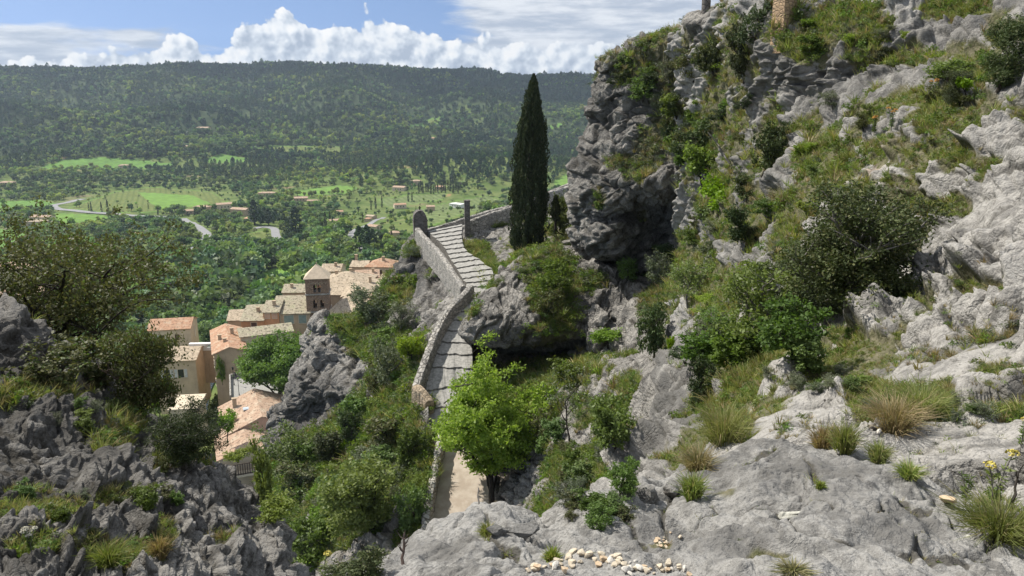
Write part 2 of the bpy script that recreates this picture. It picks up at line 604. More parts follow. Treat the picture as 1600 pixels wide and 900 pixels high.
def mat_rock(name, scale=1.0, light=(0.46, 0.455, 0.45), dark=(0.105, 0.105, 0.11), lichen=0.5, soil=(0.085, 0.088, 0.04), soil2=(0.17, 0.155, 0.10), orange=0.55, bd=0.05, crack=0.30, mottle=0.3, crease=0.7, bs=0.9, grime=0.55, grime_col=(0.075, 0.07, 0.06)):
    m, T, b, out = newmat(name)
    p = T.node('ShaderNodeTexCoord').outputs['Object']
    q = T.vm('SCALE', p, scale=scale)
    n1 = T.noise(q, 0.9, 6, 0.62, 0.4)
    n2 = T.noise(q, 5.0, 6, 0.66, 0.3)
    n3 = T.noise(q, 26.0, 4, 0.7)
    k = T.m('ADD', T.m('MULTIPLY', n1, 0.55), T.m('MULTIPLY', n2, 0.45))
    dk = T.step(k, 0.47 + 0.05 * (1 - lichen), 0.585 + 0.05 * (1 - lichen))
    dk = T.m('MULTIPLY', dk, T.m('MULTIPLY_ADD', T.step(n3, 0.3, 0.62), 0.6, 0.4))
    base = T.mix(T.step(n2, 0.35, 0.7), light, tuple(c * 0.74 for c in light))
    base = T.mix(T.m('MULTIPLY', dk, lichen), base, dark)
    # fine speckle of grain and pale lichen
    sp = T.step(T.noise(q, 60.0, 2, 0.6), 0.60, 0.70)
    base = T.mix(T.m('MULTIPLY', sp, 0.45), base, tuple(min(1, c * 1.35) for c in light))
    ds = T.step(T.noise(q, 42.0, 3, 0.65), 0.43, 0.33)
    base = T.mix(T.m('MULTIPLY', ds, 0.6), base, dark)
    og = T.m('MULTIPLY', T.step(T.noise(T.vm('ADD', q, (7.3, 2.2, 4.0)), 0.28, 4, 0.6), 0.63, 0.72), orange)
    base = T.mix(og, base, (0.42, 0.27, 0.15))
    base = T.mix(T.m('MULTIPLY', T.step(n3, 0.50, 0.36), mottle), base, tuple(c * 1.2 for c in dark))
    sa = T.node('ShaderNodeAttribute', attribute_name='stain_shade').outputs['Fac']
    base = T.mix(T.m('MULTIPLY', sa, T.m('MULTIPLY_ADD', T.step(T.noise(T.vm('MULTIPLY', q, (1.0, 1.0, 0.45)), 1.6, 5, 0.65), 0.34, 0.56), 0.75, 0.2)), base, tuple(c * 1.25 for c in dark))  # weathered dark zones; on the shaded flank, shade painted into the colour
    ck = T.node('ShaderNodeAttribute', attribute_name='crack').outputs['Fac']
    base = T.mix(T.m('MULTIPLY', T.step(T.m('ADD', ck, T.m('MULTIPLY_ADD', n2, 0.8, -0.4)), 0.35, 0.8), grime), base, grime_col)  # soil in the cracks, with crevice shade painted into the same colour
    vg = T.node('ShaderNodeAttribute', attribute_name='veg').outputs['Fac']
    vm_ = T.step(T.m('ADD', vg, T.m('MULTIPLY_ADD', n3, 0.5, -0.25)), 0.22, 0.62)
    so_ = T.mix(T.step(T.noise(q, 8.0, 4, 0.6), 0.35, 0.65), soil, soil2)
    base = T.mix(vm_, base, so_)
    T.l.new(base, b.inputs['Base Color'])
    hh = T.m('ADD', T.m('MULTIPLY', n2, 1.0), T.m('ADD', T.m('MULTIPLY', n3, 0.45), T.m('MULTIPLY', T.noise(q, 90.0, 3, 0.7), 0.12)))
    cr = T.vor(T.vm('ADD', q, T.vm('SCALE', T.noise(q, 3.0, 3, 0.6, out=1), scale=0.25)), 3.2, 'DISTANCE_TO_EDGE')
    hh = T.m('ADD', hh, T.m('MULTIPLY', T.step(cr, 0.0, 0.05), crack))
    hh = T.m('ADD', hh, T.m('MINIMUM', T.m('MULTIPLY', T.m('ABSOLUTE', T.m('SUBTRACT', T.noise(q, 3.2, 5, 0.6, 0.6), 0.5)), 6.0 * crease), 0.55 * crease))
    bump(T, b, hh, bs, 1.5 * bd / scale)
    T.put(b.inputs['Roughness'], 0.9)
    return m


def mat_leaf(name, c1, c2, c3=None, trans=0.35, rough=0.55, spec=0.3, obj_var=0.25, region=False):
    """leaves: colour varies from leaf to leaf, from plant to plant; light passes through"""
    m, T, b, out = newmat(name)
    g = T.node('ShaderNodeNewGeometry').outputs['Random Per Island']
    r = T.node('ShaderNodeObjectInfo').outputs['Random']
    col = T.mix(g, c1, c2)
    if c3:
        col = T.mix(T.step(T.m('FRACT', T.m('MULTIPLY', g, 7.13)), 0.78, 0.9), col, c3)
    hs = T.node('ShaderNodeHueSaturation', {'Color': col, 'Hue': T.m('MULTIPLY_ADD', r, 0.05 * obj_var * 4, 0.5 - 0.025 * obj_var * 4),
                                           'Value': T.m('MULTIPLY_ADD', T.m('FRACT', T.m('MULTIPLY', r, 17.7)), obj_var * 2, 1 - obj_var),
                                           'Saturation': T.m('MULTIPLY_ADD', T.m('FRACT', T.m('MULTIPLY', r, 5.3)), obj_var, 1 - obj_var * 0.5)})
    col = hs.outputs[0]
    if region:
        lc = T.node('ShaderNodeObjectInfo').outputs['Location']
        rn = T.noise(lc, 0.006, 4, 0.6)
        rn2 = T.noise(T.vm('ADD', lc, (91.0, 17.0, 5.0)), 0.011, 3, 0.6)
        col = T.mix(1.0, col, T.mix(T.step(rn, 0.38, 0.62), (0.60, 0.74, 0.90), (1.18, 1.20, 1.10)), 'MULTIPLY')
        col = T.mix(1.0, col, T.mix(T.step(rn2, 0.40, 0.62), (0.86, 0.95, 1.06), (1.10, 1.06, 0.96)), 'MULTIPLY')
    T.l.new(col, b.inputs['Base Color'])
    T.put(b.inputs['Roughness'], rough)
    T.put(b.inputs['Specular IOR Level'], spec)
    tr = T.node('ShaderNodeBsdfTranslucent', {'Color': T.mix(1.0, col, (1.0, 1.05, 0.55), 'MULTIPLY')})
    mx = T.node('ShaderNodeMixShader', {0: trans, 1: b.outputs[0], 2: tr.outputs[0]})
    T.l.new(mx.outputs[0], out.inputs['Surface'])
    return m


def mat_plain(name, c1, c2=None, scale=8.0, rough=0.85, bmp=0.0, bd=0.02, detail=5, lo=0.35, hi=0.65, spec=0.25, metal=0.0):
    m, T, b, out = newmat(name)
    p = T.node('ShaderNodeTexCoord').outputs['Object']
    n = T.noise(p, scale, detail, 0.6)
    T.put(b.inputs['Base Color'], T.mix(T.step(n, lo, hi), c1, c2 or tuple(c * 0.7 for c in c1)))
    T.put(b.inputs['Roughness'], rough)
    T.put(b.inputs['Specular IOR Level'], spec)
    T.put(b.inputs['Metallic'], metal)
    if bmp:
        bump(T, b, T.noise(p, scale * 3, 4, 0.65), bmp, bd)
    return m


def mat_masonry(name, c1, c2, mortar, size=3.2, bd=0.05, stretch=(1, 1, 1.6)):
    """rubble stone wall: irregular stones with recessed joints"""
    m, T, b, out = newmat(name)
    p = T.node('ShaderNodeTexCoord').outputs['Object']
    w = T.vm('ADD', p, T.vm('SCALE', T.noise(p, 2.5, 3, 0.6, out=1), scale=0.12))
    w = T.vm('MULTIPLY', w, stretch)
    e = T.vor(w, size, 'DISTANCE_TO_EDGE')
    c = T.vor(w, size, 'F1', out=1)
    sep = T.node('ShaderNodeSeparateColor', {0: c})
    st = T.mix(sep.outputs[0], c1, c2)
    st = T.mix(T.m('MULTIPLY', T.step(T.noise(p, 9.0, 5, 0.7), 0.5, 0.7), 0.5), st, tuple(x * 0.4 for x in c1))
    col = T.mix(T.step(e, 0.02, 0.07), mortar, st)
    T.l.new(col, b.inputs['Base Color'])
    h = T.m('ADD', T.step(e, 0.0, 0.12), T.m('MULTIPLY', T.noise(p, 14.0, 4, 0.7), 0.5))
    bump(T, b, h, 0.9, bd)
    return m


ROCK_NEAR = mat_rock('limestone_near', 2.2, (0.315, 0.307, 0.292), (0.10, 0.097, 0.092), 0.9, orange=0.25, bd=0.05, crack=0.0, mottle=0.5, crease=0.35, bs=0.85, grime=0.9)
ROCK_MID = mat_rock('limestone_hillside', 0.85, (0.375, 0.36, 0.337), (0.10, 0.097, 0.092), 0.72, bd=0.06, crack=0.12, crease=0.4, bs=0.75)
ROCK_FAR = mat_rock('limestone_cliff', 0.34, (0.36, 0.34, 0.31), (0.075, 0.072, 0.068), 0.92, bd=0.08, grime=0.75)
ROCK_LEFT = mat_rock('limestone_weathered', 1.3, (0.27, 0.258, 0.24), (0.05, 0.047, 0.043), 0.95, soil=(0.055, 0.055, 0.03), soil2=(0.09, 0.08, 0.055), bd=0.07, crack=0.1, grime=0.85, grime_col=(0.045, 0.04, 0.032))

# ------------------------------------------------------------------ ground, near to far
# the ledge the photograph was taken from
def ledge_disp(P):
    Q = P @ BED
    h = 0.17 * fbm(Q / 0.9 + 4.0, 3) + 0.075 * ridged(Q * np.array([1, 1, 2.6]) / 0.38, 4) + 0.016 * ridged(Q * np.array([1, 1, 1.6]) / 0.10, 3) + 0.012 * fbm(Q / 0.03, 2)
    d1, d2, c, tl = voronoi((P + 0.08 * np.stack([perlin(P * 5), perlin(P * 5 + 9), perlin(P * 5 + 23)], 1)) * np.array([2.6, 2.6, 2.6]))
    pit = np.maximum(0, ridged(P / 0.30 + 61.0, 3) - 0.55)
    e1 = (1 - sst(d2 - d1, 0.0, 0.05)) * sst(fbm(P / 0.8 + 12.0, 2), 0.0, 0.25)
    hol = sst(fbm(P / 0.33 + 71.0, 2), 0.30, 0.48)
    h = h - 0.035 * e1 - 0.05 * pit - 0.09 * hol
    return h, e1


patch('rock_ledge', [
    [(380, 1010, 2.8), (520, 960, 3.2), (690, 900, 3.8), (790, 890, 3.9), (850, 900, 4.0), (930, 860, 4.6), (1050, 850, 4.8), (1180, 800, 5.0), (1250, 790, 4.9), (1350, 800, 4.7), (1480, 860, 4.4), (1600, 900, 4.1), (1800, 960, 3.8), (2700, 1050, 2.36)],
    [(400, 990, 2.6), (540, 905, 2.9), (690, 825, 3.35), (790, 818, 3.4), (850, 842, 3.4), (930, 795, 3.8), (1050, 765, 4.1), (1170, 707, 4.3), (1240, 702, 4.2), (1360, 722, 3.95), (1480, 785, 3.6), (1600, 838, 3.3), (1800, 900, 3.0), (2700, 990, 1.86)],
    [(430, 1020, 2.4), (570, 935, 2.55), (690, 865, 2.8), (790, 850, 2.9), (850, 862, 2.9), (930, 825, 3.2), (1050, 800, 3.4), (1170, 760, 3.55), (1240, 755, 3.5), (1350, 770, 3.3), (1470, 825, 3.05), (1600, 875, 2.85), (1800, 940, 2.6), (2700, 1030, 1.61)],
    [(450, 1100, 2.05), (590, 1000, 2.2), (690, 930, 2.35), (790, 905, 2.45), (850, 905, 2.5), (930, 880, 2.65), (1050, 860, 2.8), (1170, 835, 2.9), (1240, 830, 2.85), (1350, 840, 2.7), (1470, 880, 2.55), (1600, 930, 2.35), (1800, 1010, 2.1), (2700, 1100, 1.30)],
    [(450, 1260, 1.6), (590, 1180, 1.65), (690, 1120, 1.7), (790, 1090, 1.75), (850, 1080, 1.8), (930, 1070, 1.8), (1050, 1060, 1.85), (1170, 1060, 1.85), (1240, 1060, 1.8), (1350, 1090, 1.7), (1470, 1120, 1.6), (1600, 1180, 1.5), (1800, 1300, 1.3), (2700, 1390, 0.81)],
    [(300, 2600, 0.7), (500, 2500, 0.7), (690, 2400, 0.7), (790, 2400, 0.7), (850, 2400, 0.7), (930, 2400, 0.7), (1050, 2400, 0.7), (1170, 2400, 0.7), (1240, 2400, 0.7), (1350, 2400, 0.7), (1470, 2500, 0.7), (1600, 2600, 0.7), (1900, 2900, 0.6), (2700, 2990, 0.37)],
], 460, 660, ROCK_NEAR, 'broad grey limestone ledge with lichen spots and pits, across the bottom of the view', dispf=ledge_disp,
    veg=[(905, 872, 40, 14), (1035, 845, 22, 12), (1215, 893, 40, 10)], L=0.5,
    stain_shade=[(1280, 770, 90, 40), (1050, 850, 60, 30), (1420, 830, 70, 25), (1130, 740, 60, 20), (700, 860, 90, 14), (1170, 880, 70, 20)],
    cracks=[[(1248, 712), (1272, 752), (1296, 780)], [(1060, 768), (1036, 812), (1046, 850), (1020, 880)], [(750, 850), (800, 872), (820, 880)], [(1400, 790), (1420, 810), (1445, 818)], [(1150, 740), (1180, 728), (1215, 712)], [(940, 800), (985, 822), (1010, 850)], [(1290, 850), (1400, 862), (1520, 880)]])

# the slope that climbs beside the ledge: slabs, gully and rock bands
HILL_VEG = [(1310, 40, 100, 40), (1265, 70, 45, 30), (1290, 265, 55, 65), (1400, 240, 40, 32), (1255, 320, 40, 45), (1450, 175, 85, 30), (1375, 215, 50, 25),
            (1540, 120, 70, 45), (1160, 330, 60, 70), (1190, 600, 80, 60), (1130, 660, 60, 60), (1085, 715, 40, 50), (1385, 650, 55, 42), (1305, 600, 55, 26),
            (1275, 545, 30, 14), (1565, 800, 70, 40), (1330, 535, 30, 14), (1405, 485, 60, 18), (1520, 255, 40, 16), (1330, 420, 110, 80), (1180, 480, 90, 70),
            (1385, 300, 60, 26), (1450, 262, 60, 22), (1505, 212, 70, 22), (1575, 188, 60, 22), (1250, 430, 60, 60), (1560, 470, 44, 14), (1345, 560, 50, 16), (1205, 230, 30, 60), (1470, 330, 60, 18), (1400, 90, 70, 16),
            (1470, 640, 30, 30), (1580, 655, 30, 16), (1150, 120, 40, 90), (1110, 210, 50, 70), (1090, 420, 60, 60), (1500, 20, 60, 20), (1580, 60, 30, 30)]
def hill_disp(P):
    h, c = rock_disp(P, 0.62, 0.8, 0.75, 0.9)
    a, b = at(1300, 330, 19), at(1500, 165, 17)
    dist = np.linalg.norm(P, axis=1)
    l1, c1 = ledges(P, a, b, np.array([-0.62, -0.45, 0.64]), 1.5, 0.42)
    l2, c2 = ledges(P + 4.1, a, b, np.array([-0.62, -0.45, 0.64]), 0.45, 0.30)
    w = 0.35 + 0.65 * sst(dist, 6, 14)
    return 0.85 * h + w * (l1 - 0.25) + w * 0.8 * l2, np.clip(np.maximum(c * 0.7, np.maximum(c1, 0.6 * c2)), 0, 1)


patch('hillside', [
    [(1040, 110, 62), (1115, 70, 58), (1200, -60, 52), (1300, -120, 48), (1400, -200, 44), (1500, -220, 40), (1600, -250, 36), (1800, -300, 32), (2500, -310, 21.12)],
    [(1050, 62, 50), (1120, 22, 46), (1200, -70, 40), (1300, -90, 36), (1400, -100, 33), (1500, -110, 30), (1600, -120, 27), (1800, -130, 24), (2500, -140, 15.84)],
    [(1055, 100, 48), (1120, 60, 43), (1200, 30, 34), (1300, 10, 31.5), (1400, 0, 29), (1500, -10, 27), (1600, -20, 24), (1800, -40, 20), (2500, -50, 13.20)],
    [(1060, 165, 47), (1120, 120, 42), (1190, 90, 33.5), (1300, 80, 29), (1400, 60, 27), (1500, 50, 25), (1600, 50, 20), (1800, 40, 16), (2500, 30, 10.56)],
    [(1065, 230, 46), (1120, 200, 41), (1200, 150, 33), (1300, 145, 28.5), (1400, 130, 25.5), (1500, 110, 21), (1600, 110, 16), (1800, 110, 13), (2500, 100, 8.58)],
    [(1065, 300, 46), (1125, 270, 39), (1200, 215, 31), (1300, 205, 26), (1400, 185, 20), (1500, 165, 17), (1600, 160, 13.5), (1800, 160, 11), (2500, 150, 7.26)],
    [(1065, 370, 46), (1125, 330, 37), (1205, 280, 28), (1300, 265, 22), (1400, 240, 17.5), (1500, 220, 14.5), (1600, 215, 11.8), (1800, 220, 9.5), (2500, 210, 6.27)],
    [(1060, 430, 43), (1125, 390, 33), (1205, 350, 25), (1300, 330, 19), (1400, 305, 15.5), (1500, 285, 12.6), (1600, 280, 10.5), (1800, 290, 8.6), (2500, 280, 5.68)],
    [(1058, 490, 38), (1125, 450, 27), (1205, 420, 21), (1300, 400, 17), (1400, 375, 14), (1500, 350, 11.3), (1600, 350, 9.2), (1800, 360, 7.6), (2500, 350, 5.02)],
    [(1056, 540, 30), (1120, 510, 21.5), (1205, 480, 18), (1300, 460, 15), (1400, 440, 12.2), (1500, 420, 10), (1600, 420, 8.4), (1800, 430, 6.8), (2500, 420, 4.49)],
    [(1046, 580, 21), (1115, 560, 17), (1200, 540, 14.5), (1300, 525, 12), (1400, 505, 10), (1500, 490, 8.6), (1600, 490, 7.5), (1800, 500, 6.2), (2500, 490, 4.09)],
    [(1030, 640, 16), (1105, 620, 13.5), (1200, 590, 11), (1300, 575, 9.2), (1400, 560, 8.2), (1500, 550, 7.3), (1600, 555, 6.6), (1800, 565, 5.5), (2500, 555, 3.63)],
    [(1005, 705, 13.5), (1090, 690, 11), (1195, 640, 8.0), (1300, 630, 7.5), (1400, 620, 7.0), (1500, 615, 6.3), (1600, 620, 5.8), (1800, 630, 4.9), (2500, 620, 3.23)],
    [(975, 775, 11.5), (1070, 755, 8.6), (1185, 700, 6.2), (1300, 690, 6.0), (1400, 685, 5.6), (1500, 690, 5.1), (1600, 700, 4.8), (1800, 720, 4.1), (2500, 710, 2.71)],
    [(960, 860, 8.5), (1060, 830, 6.6), (1180, 800, 5.2), (1300, 790, 4.9), (1400, 790, 4.6), (1500, 790, 4.3), (1600, 800, 4.0), (1800, 830, 3.4), (2500, 820, 2.24)],
    [(960, 1000, 6.5), (1060, 950, 5.4), (1180, 900, 4.4), (1300, 900, 4.2), (1400, 900, 3.9), (1500, 910, 3.7), (1600, 920, 3.4), (1800, 950, 2.9), (2500, 940, 1.91)],
], 820, 760, ROCK_MID, 'steep grey limestone slope with grass in its clefts, climbing above the ledge', L=0.62, amp=1.0, veg=HILL_VEG, dispf=hill_disp,
    calm=[(1190, 665, 115, 42), (1430, 585, 120, 36), (1550, 560, 80, 40), (1540, 700, 130, 42), (1290, 560, 60, 20), (1380, 260, 40, 12), (1560, 340, 50, 30)],
    stain_shade=[(1370, 130, 190, 75), (1230, 120, 70, 90), (1160, 300, 80, 120), (1540, 40, 90, 40), (1060, 640, 60, 110)],
    cracks=[[(1232, 662), (1216, 692)], [(1268, 655), (1250, 690)], [(1330, 640), (1420, 612), (1500, 600)], [(1440, 480), (1490, 520), (1560, 530)], [(1300, 590), (1390, 545), (1450, 520)]])

CLIFF_VEG = [(1010, 110, 70, 30), (1060, 90, 60, 50), (1060, 160, 60, 80), (1100, 230, 60, 70), (1030, 230, 40, 40), (1000, 260, 40, 20), (935, 310, 18, 18), (1085, 330, 30, 40),
             (880, 410, 40, 20), (1050, 470, 50, 40), (1080, 540, 40, 40)]
patch('cliff', [
    [(1010, 90, 78), (975, 100, 74), (990, 90, 70), (1035, 78, 66), (1095, 60, 60), (1170, 30, 54)],
    [(958, 104, 68), (946, 96, 57), (988, 74, 54), (1030, 60, 51), (1090, 38, 47), (1165, 0, 43)],
    [(952, 140, 67), (938, 132, 56), (975, 120, 53), (1030, 115, 50), (1090, 105, 46.5), (1170, 80, 42)],
    [(946, 195, 68), (928, 190, 57), (965, 195, 53), (1025, 185, 50), (1090, 170, 46.5), (1170, 170, 41)],
    [(930, 250, 68), (912, 245, 57), (950, 255, 52), (1020, 245, 49.5), (1088, 235, 46.5), (1170, 250, 40)],
    [(925, 300, 68), (901, 290, 57), (945, 295, 50.5), (1015, 290, 48), (1080, 305, 46), (1160, 320, 38)],
    [(925, 345, 66), (898, 335, 57), (945, 335, 51.3), (1010, 335, 52.4), (1072, 350, 50.5), (1150, 380, 35)],
    [(930, 390, 66), (908, 385, 57), (950, 392, 51.5), (1002, 400, 53.4), (1062, 410, 50), (1125, 430, 33)],
    [(925, 405, 66), (918, 405, 60), (955, 412, 57), (1002, 424, 55), (1056, 440, 46), (1118, 475, 29)],
    [(915, 440, 62), (925, 435, 54), (960, 440, 52), (1000, 455, 51), (1052, 480, 42), (1112, 510, 24)],
    [(890, 520, 60), (925, 515, 49), (960, 520, 48), (1000, 520, 44), (1050, 540, 34), (1105, 565, 18)],
    [(870, 580, 60), (915, 575, 48), (960, 575, 44), (1000, 570, 38), (1045, 590, 27), (1100, 620, 15)],
], 480, 300, ROCK_FAR, 'tall grey limestone headland with a hollow overhang at its foot', L=1.7, amp=0.66, veg=CLIFF_VEG, stain_shade=[(1000, 330, 70, 80), (950, 180, 30, 80), (1020, 130, 60, 60), (940, 260, 30, 50)])

patch('rock_shelf', [
    [(830, 440, 66), (810, 405, 70), (840, 390, 70), (880, 392, 70), (930, 400, 66), (990, 415, 62)],
    [(800, 440, 62), (788, 436, 57), (805, 408, 57), (855, 390, 57.5), (905, 400, 56), (965, 425, 53)],
    [(775, 478, 58), (750, 472, 51), (780, 452, 51), (840, 445, 52), (900, 450, 52), (965, 455, 51.5)],
    [(755, 502, 56), (730, 497, 49), (765, 495, 47.5), (830, 495, 48), (890, 495, 49.5), (965, 495, 50.5)],
    [(750, 525, 56), (722, 522, 49), (765, 530, 47.5), (830, 532, 47.5), (890, 530, 48.5), (965, 530, 49.5)],
    [(755, 535, 58), (738, 534, 52), (780, 544, 52), (840, 548, 53), (900, 546, 53), (965, 545, 52)],
    [(755, 570, 58), (742, 572, 52), (785, 577, 51), (840, 582, 51), (900, 585, 50), (965, 580, 48)],
], 200, 220, ROCK_FAR, 'bulging grey rock shelf beside the stepped path, undercut at its base', L=1.3, amp=0.5, stain_shade=[(850, 530, 120, 30)], veg=[(850, 430, 45, 40), (870, 480, 40, 45), (770, 445, 25, 10), (915, 440, 30, 15)], cat='rock')  # darker ellipse along the undercut base

# slope between the shelf, the terrace and the near hillside
patch('gully_slope', [
    [(728, 548, 62), (790, 545, 60), (845, 555, 55), (905, 560, 53), (960, 555, 48), (1010, 550, 38), (1065, 550, 28), (1130, 550, 22)],
    [(728, 585, 50), (775, 580, 50.5), (840, 600, 46), (890, 590, 42), (950, 570, 37), (1000, 575, 32), (1050, 600, 22), (1120, 600, 17)],
    [(732, 645, 45.2), (790, 640, 45), (830, 650, 42), (880, 645, 37), (945, 640, 33), (990, 645, 27), (1040, 650, 18), (1100, 650, 15)],
    [(750, 705, 42), (785, 700, 41.3), (805, 715, 39.5), (860, 710, 35), (920, 705, 29.5), (980, 705, 23), (1030, 715, 15.5), (1090, 715, 13)],
    [(760, 775, 38.6), (780, 770, 38.2), (792, 775, 37.6), (840, 770, 33), (900, 765, 27), (970, 765, 20), (1015, 775, 13), (1080, 785, 11)],
    [(755, 820, 36.9), (772, 815, 36.6), (783, 822, 36.4), (830, 825, 29.5), (890, 825, 22.5), (950, 825, 16), (1005, 835, 10.5), (1070, 850, 8.8)],
    [(720, 925, 31.4), (740, 920, 31), (760, 930, 30), (830, 930, 23), (890, 930, 17), (950, 930, 12), (1005, 930, 8), (1070, 940, 7)],
], 330, 250, ROCK_FAR, 'broken rock slope with scrub falling to the sandy terrace', L=0.9, amp=0.75,
    veg=[(880, 580, 55, 30), (850, 620, 40, 40), (940, 650, 50, 30), (900, 740, 55, 30), (950, 720, 30, 50), (900, 800, 60, 30), (960, 780, 40, 40), (800, 620, 50, 60), (985, 600, 20, 20)])

# slope under the stepped path down into the ravine, with the dark outcrop
RAV_VEG = [(585, 480, 60, 45), (620, 560, 45, 60), (590, 640, 60, 40), (640, 700, 40, 60), (530, 700, 50, 40), (470, 740, 60, 50), (560, 800, 110, 60), (480, 830, 60, 50), (620, 470, 30, 20),
           (650, 395, 14, 12), (540, 510, 25, 12), (640, 850, 30, 40)]
patch('ravine_slope', [
    [(500, 540, 90), (520, 512, 90), (560, 500, 92), (600, 470, 92), (650, 400, 88), (668, 380, 86), (690, 375, 86)],
    [(482, 520, 76), (508, 499, 72), (550, 502, 70), (590, 478, 72), (617, 425, 74), (645, 382, 76), (664, 371, 77)],
    [(478, 560, 74), (500, 535, 69), (545, 535, 67), (590, 510, 67), (620, 470, 68.5), (665, 440, 68.5), (694, 412, 69.5)],
    [(458, 590, 72), (480, 580, 67), (535, 570, 65), (590, 555, 62), (640, 520, 61), (690, 490, 60), (722, 458, 61)],
    [(435, 630, 70), (465, 620, 65), (520, 605, 62.5), (580, 600, 58), (630, 570, 54), (664, 545, 53), (680, 540, 52)],
    [(420, 662, 68), (450, 655, 65.5), (510, 650, 63), (570, 650, 54), (620, 630, 49), (652, 610, 47.5), (672, 612, 47.5)],
    [(420, 700, 66), (450, 700, 63), (505, 705, 56), (570, 700, 48), (625, 690, 44), (655, 680, 42.5), (674, 680, 42)],
    [(408, 770, 60), (450, 760, 54), (505, 765, 47), (570, 765, 42), (630, 765, 39.5), (660, 760, 38.5), (674, 760, 38.3)],
    [(410, 840, 50), (450, 840, 45), (510, 840, 40), (575, 840, 37), (635, 840, 36), (660, 830, 35.6), (674, 830, 35.4)],
    [(430, 980, 36), (470, 970, 34), (520, 960, 32), (590, 950, 30), (640, 950, 29.5), (670, 950, 29), (690, 950, 29)],
    [(430, 1250, 24), (470, 1250, 23), (520, 1250, 21), (590, 1250, 20), (640, 1250, 19), (670, 1250, 18.5), (690, 1250, 18)],
], 420, 330, ROCK_FAR, 'dark creviced outcrop and scrubby slope dropping from the path wall', L=1.6, amp=0.72, veg=RAV_VEG, stain_shade=[(490, 640, 80, 60), (640, 430, 40, 60)])  # darker ellipses on the outcrop and under the path wall

# the slope on the other side of the ravine, in shade
LEFT_VEG = [(60, 620, 60, 14), (190, 655, 25, 20), (160, 700, 30, 14), (90, 800, 80, 16), (250, 845, 25, 30), (180, 870, 60, 16), (60, 770, 50, 10), (300, 690, 40, 20), (270, 720, 30, 14),
            (170, 780, 30, 12), (330, 850, 20, 20), (40, 870, 40, 14)]
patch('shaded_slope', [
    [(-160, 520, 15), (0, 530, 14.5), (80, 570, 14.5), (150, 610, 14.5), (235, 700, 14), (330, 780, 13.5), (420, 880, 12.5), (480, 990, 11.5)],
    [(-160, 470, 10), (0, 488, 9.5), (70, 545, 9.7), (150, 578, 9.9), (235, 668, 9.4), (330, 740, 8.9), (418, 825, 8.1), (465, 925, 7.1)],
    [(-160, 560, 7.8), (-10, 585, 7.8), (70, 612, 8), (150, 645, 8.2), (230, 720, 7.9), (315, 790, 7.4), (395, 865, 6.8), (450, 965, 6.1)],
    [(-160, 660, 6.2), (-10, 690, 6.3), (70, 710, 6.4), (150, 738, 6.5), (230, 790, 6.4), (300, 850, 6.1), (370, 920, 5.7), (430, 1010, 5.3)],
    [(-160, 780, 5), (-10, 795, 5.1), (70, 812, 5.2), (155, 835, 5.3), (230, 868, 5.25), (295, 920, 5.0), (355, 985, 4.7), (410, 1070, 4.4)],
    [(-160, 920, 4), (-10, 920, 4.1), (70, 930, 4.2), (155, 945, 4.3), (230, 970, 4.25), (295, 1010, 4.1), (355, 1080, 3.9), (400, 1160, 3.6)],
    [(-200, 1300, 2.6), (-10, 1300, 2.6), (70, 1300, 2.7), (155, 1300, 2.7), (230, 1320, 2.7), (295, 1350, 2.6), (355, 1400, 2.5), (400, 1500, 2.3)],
], 480, 400, ROCK_LEFT, 'rubbly dark grey rock slope on the shaded flank of the ravine', L=0.34, amp=1.0, veg=LEFT_VEG, dispf=rubble_disp, stain_shade=[(110, 680, 170, 90), (70, 790, 140, 40), (20, 560, 70, 60), (40, 880, 120, 50)])  # upper part darkened by painted-in shade, lower stones left pale

# the rock wall that closes the ravine beyond the left of the picture; it shades the slope below it
GW = []
for (x, y, ztop) in ((-10.5, 1.0, 9.0), (-12.0, 6.0, 8.2), (-13.2, 11.0, 7.6), (-15.0, 15.5, 7.2), (-18.0, 19.5, 6.0), (-23.0, 24.0, 3.0)):
    GW.append((x, y, ztop))
def gorge_wall():
    g = np.array([[(x - 7, y + 2.5, zt - 2), (x - 3, y + 1, zt), (x - .5, y, zt - .5), (x, y, zt - 4), (x + .3, y, -2), (x + 1.5, y - .5, -5), (x + 1.5, y - .5, -12)] for x, y, zt in GW])
    nu, nv = 150, 160
    G = np.einsum('ai,ijk->ajk', crom(nu, g.shape[0]), g)
    G = np.einsum('bj,ajk->abk', crom(nv, g.shape[1]), G)
    N = grid_normals(G)
    s = -1 if np.einsum('abk,abk->ab', N, -G).mean() < 0 else 1
    P = G.reshape(-1, 3)
    h, crack = rock_disp(P, 0.9)
    F = grid_faces(nu, nv)
    me = mesh_np('gorge_wall', P + s * N.reshape(-1, 3) * h[:, None] * .7, F if s > 0 else F[:, ::-1], [ROCK_LEFT], smooth=True, attrs={'veg': np.zeros(len(P)), 'crack': crack})
    tag(obj('gorge_wall', me), 'weathered rock wall closing the ravine on the shaded side', 'rock', kind='structure')


gorge_wall()

# ------------------------------------------------------------------ the valley and the far hills: one sheet
_ra = np.array([55, 80, 100, 130, 165, 250, 380, 565, 820, 1100, 1300, 1500, 1750, 2000, 2250, 2450, 2600, 3000, 4500, 9000.])
_za = np.array([-60, -58, -57, -61, -66, -78, -93, -105, -117, -118, -106, -80, -42, -4, 38, 66, 73, 60, 30, 0.])
_sk = np.array([(-200, 116), (0, 114), (120, 114), (250, 112), (300, 109), (450, 103), (560, 105), (650, 110), (800, 119), (940, 124), (1300, 120), (1700, 120)], float)


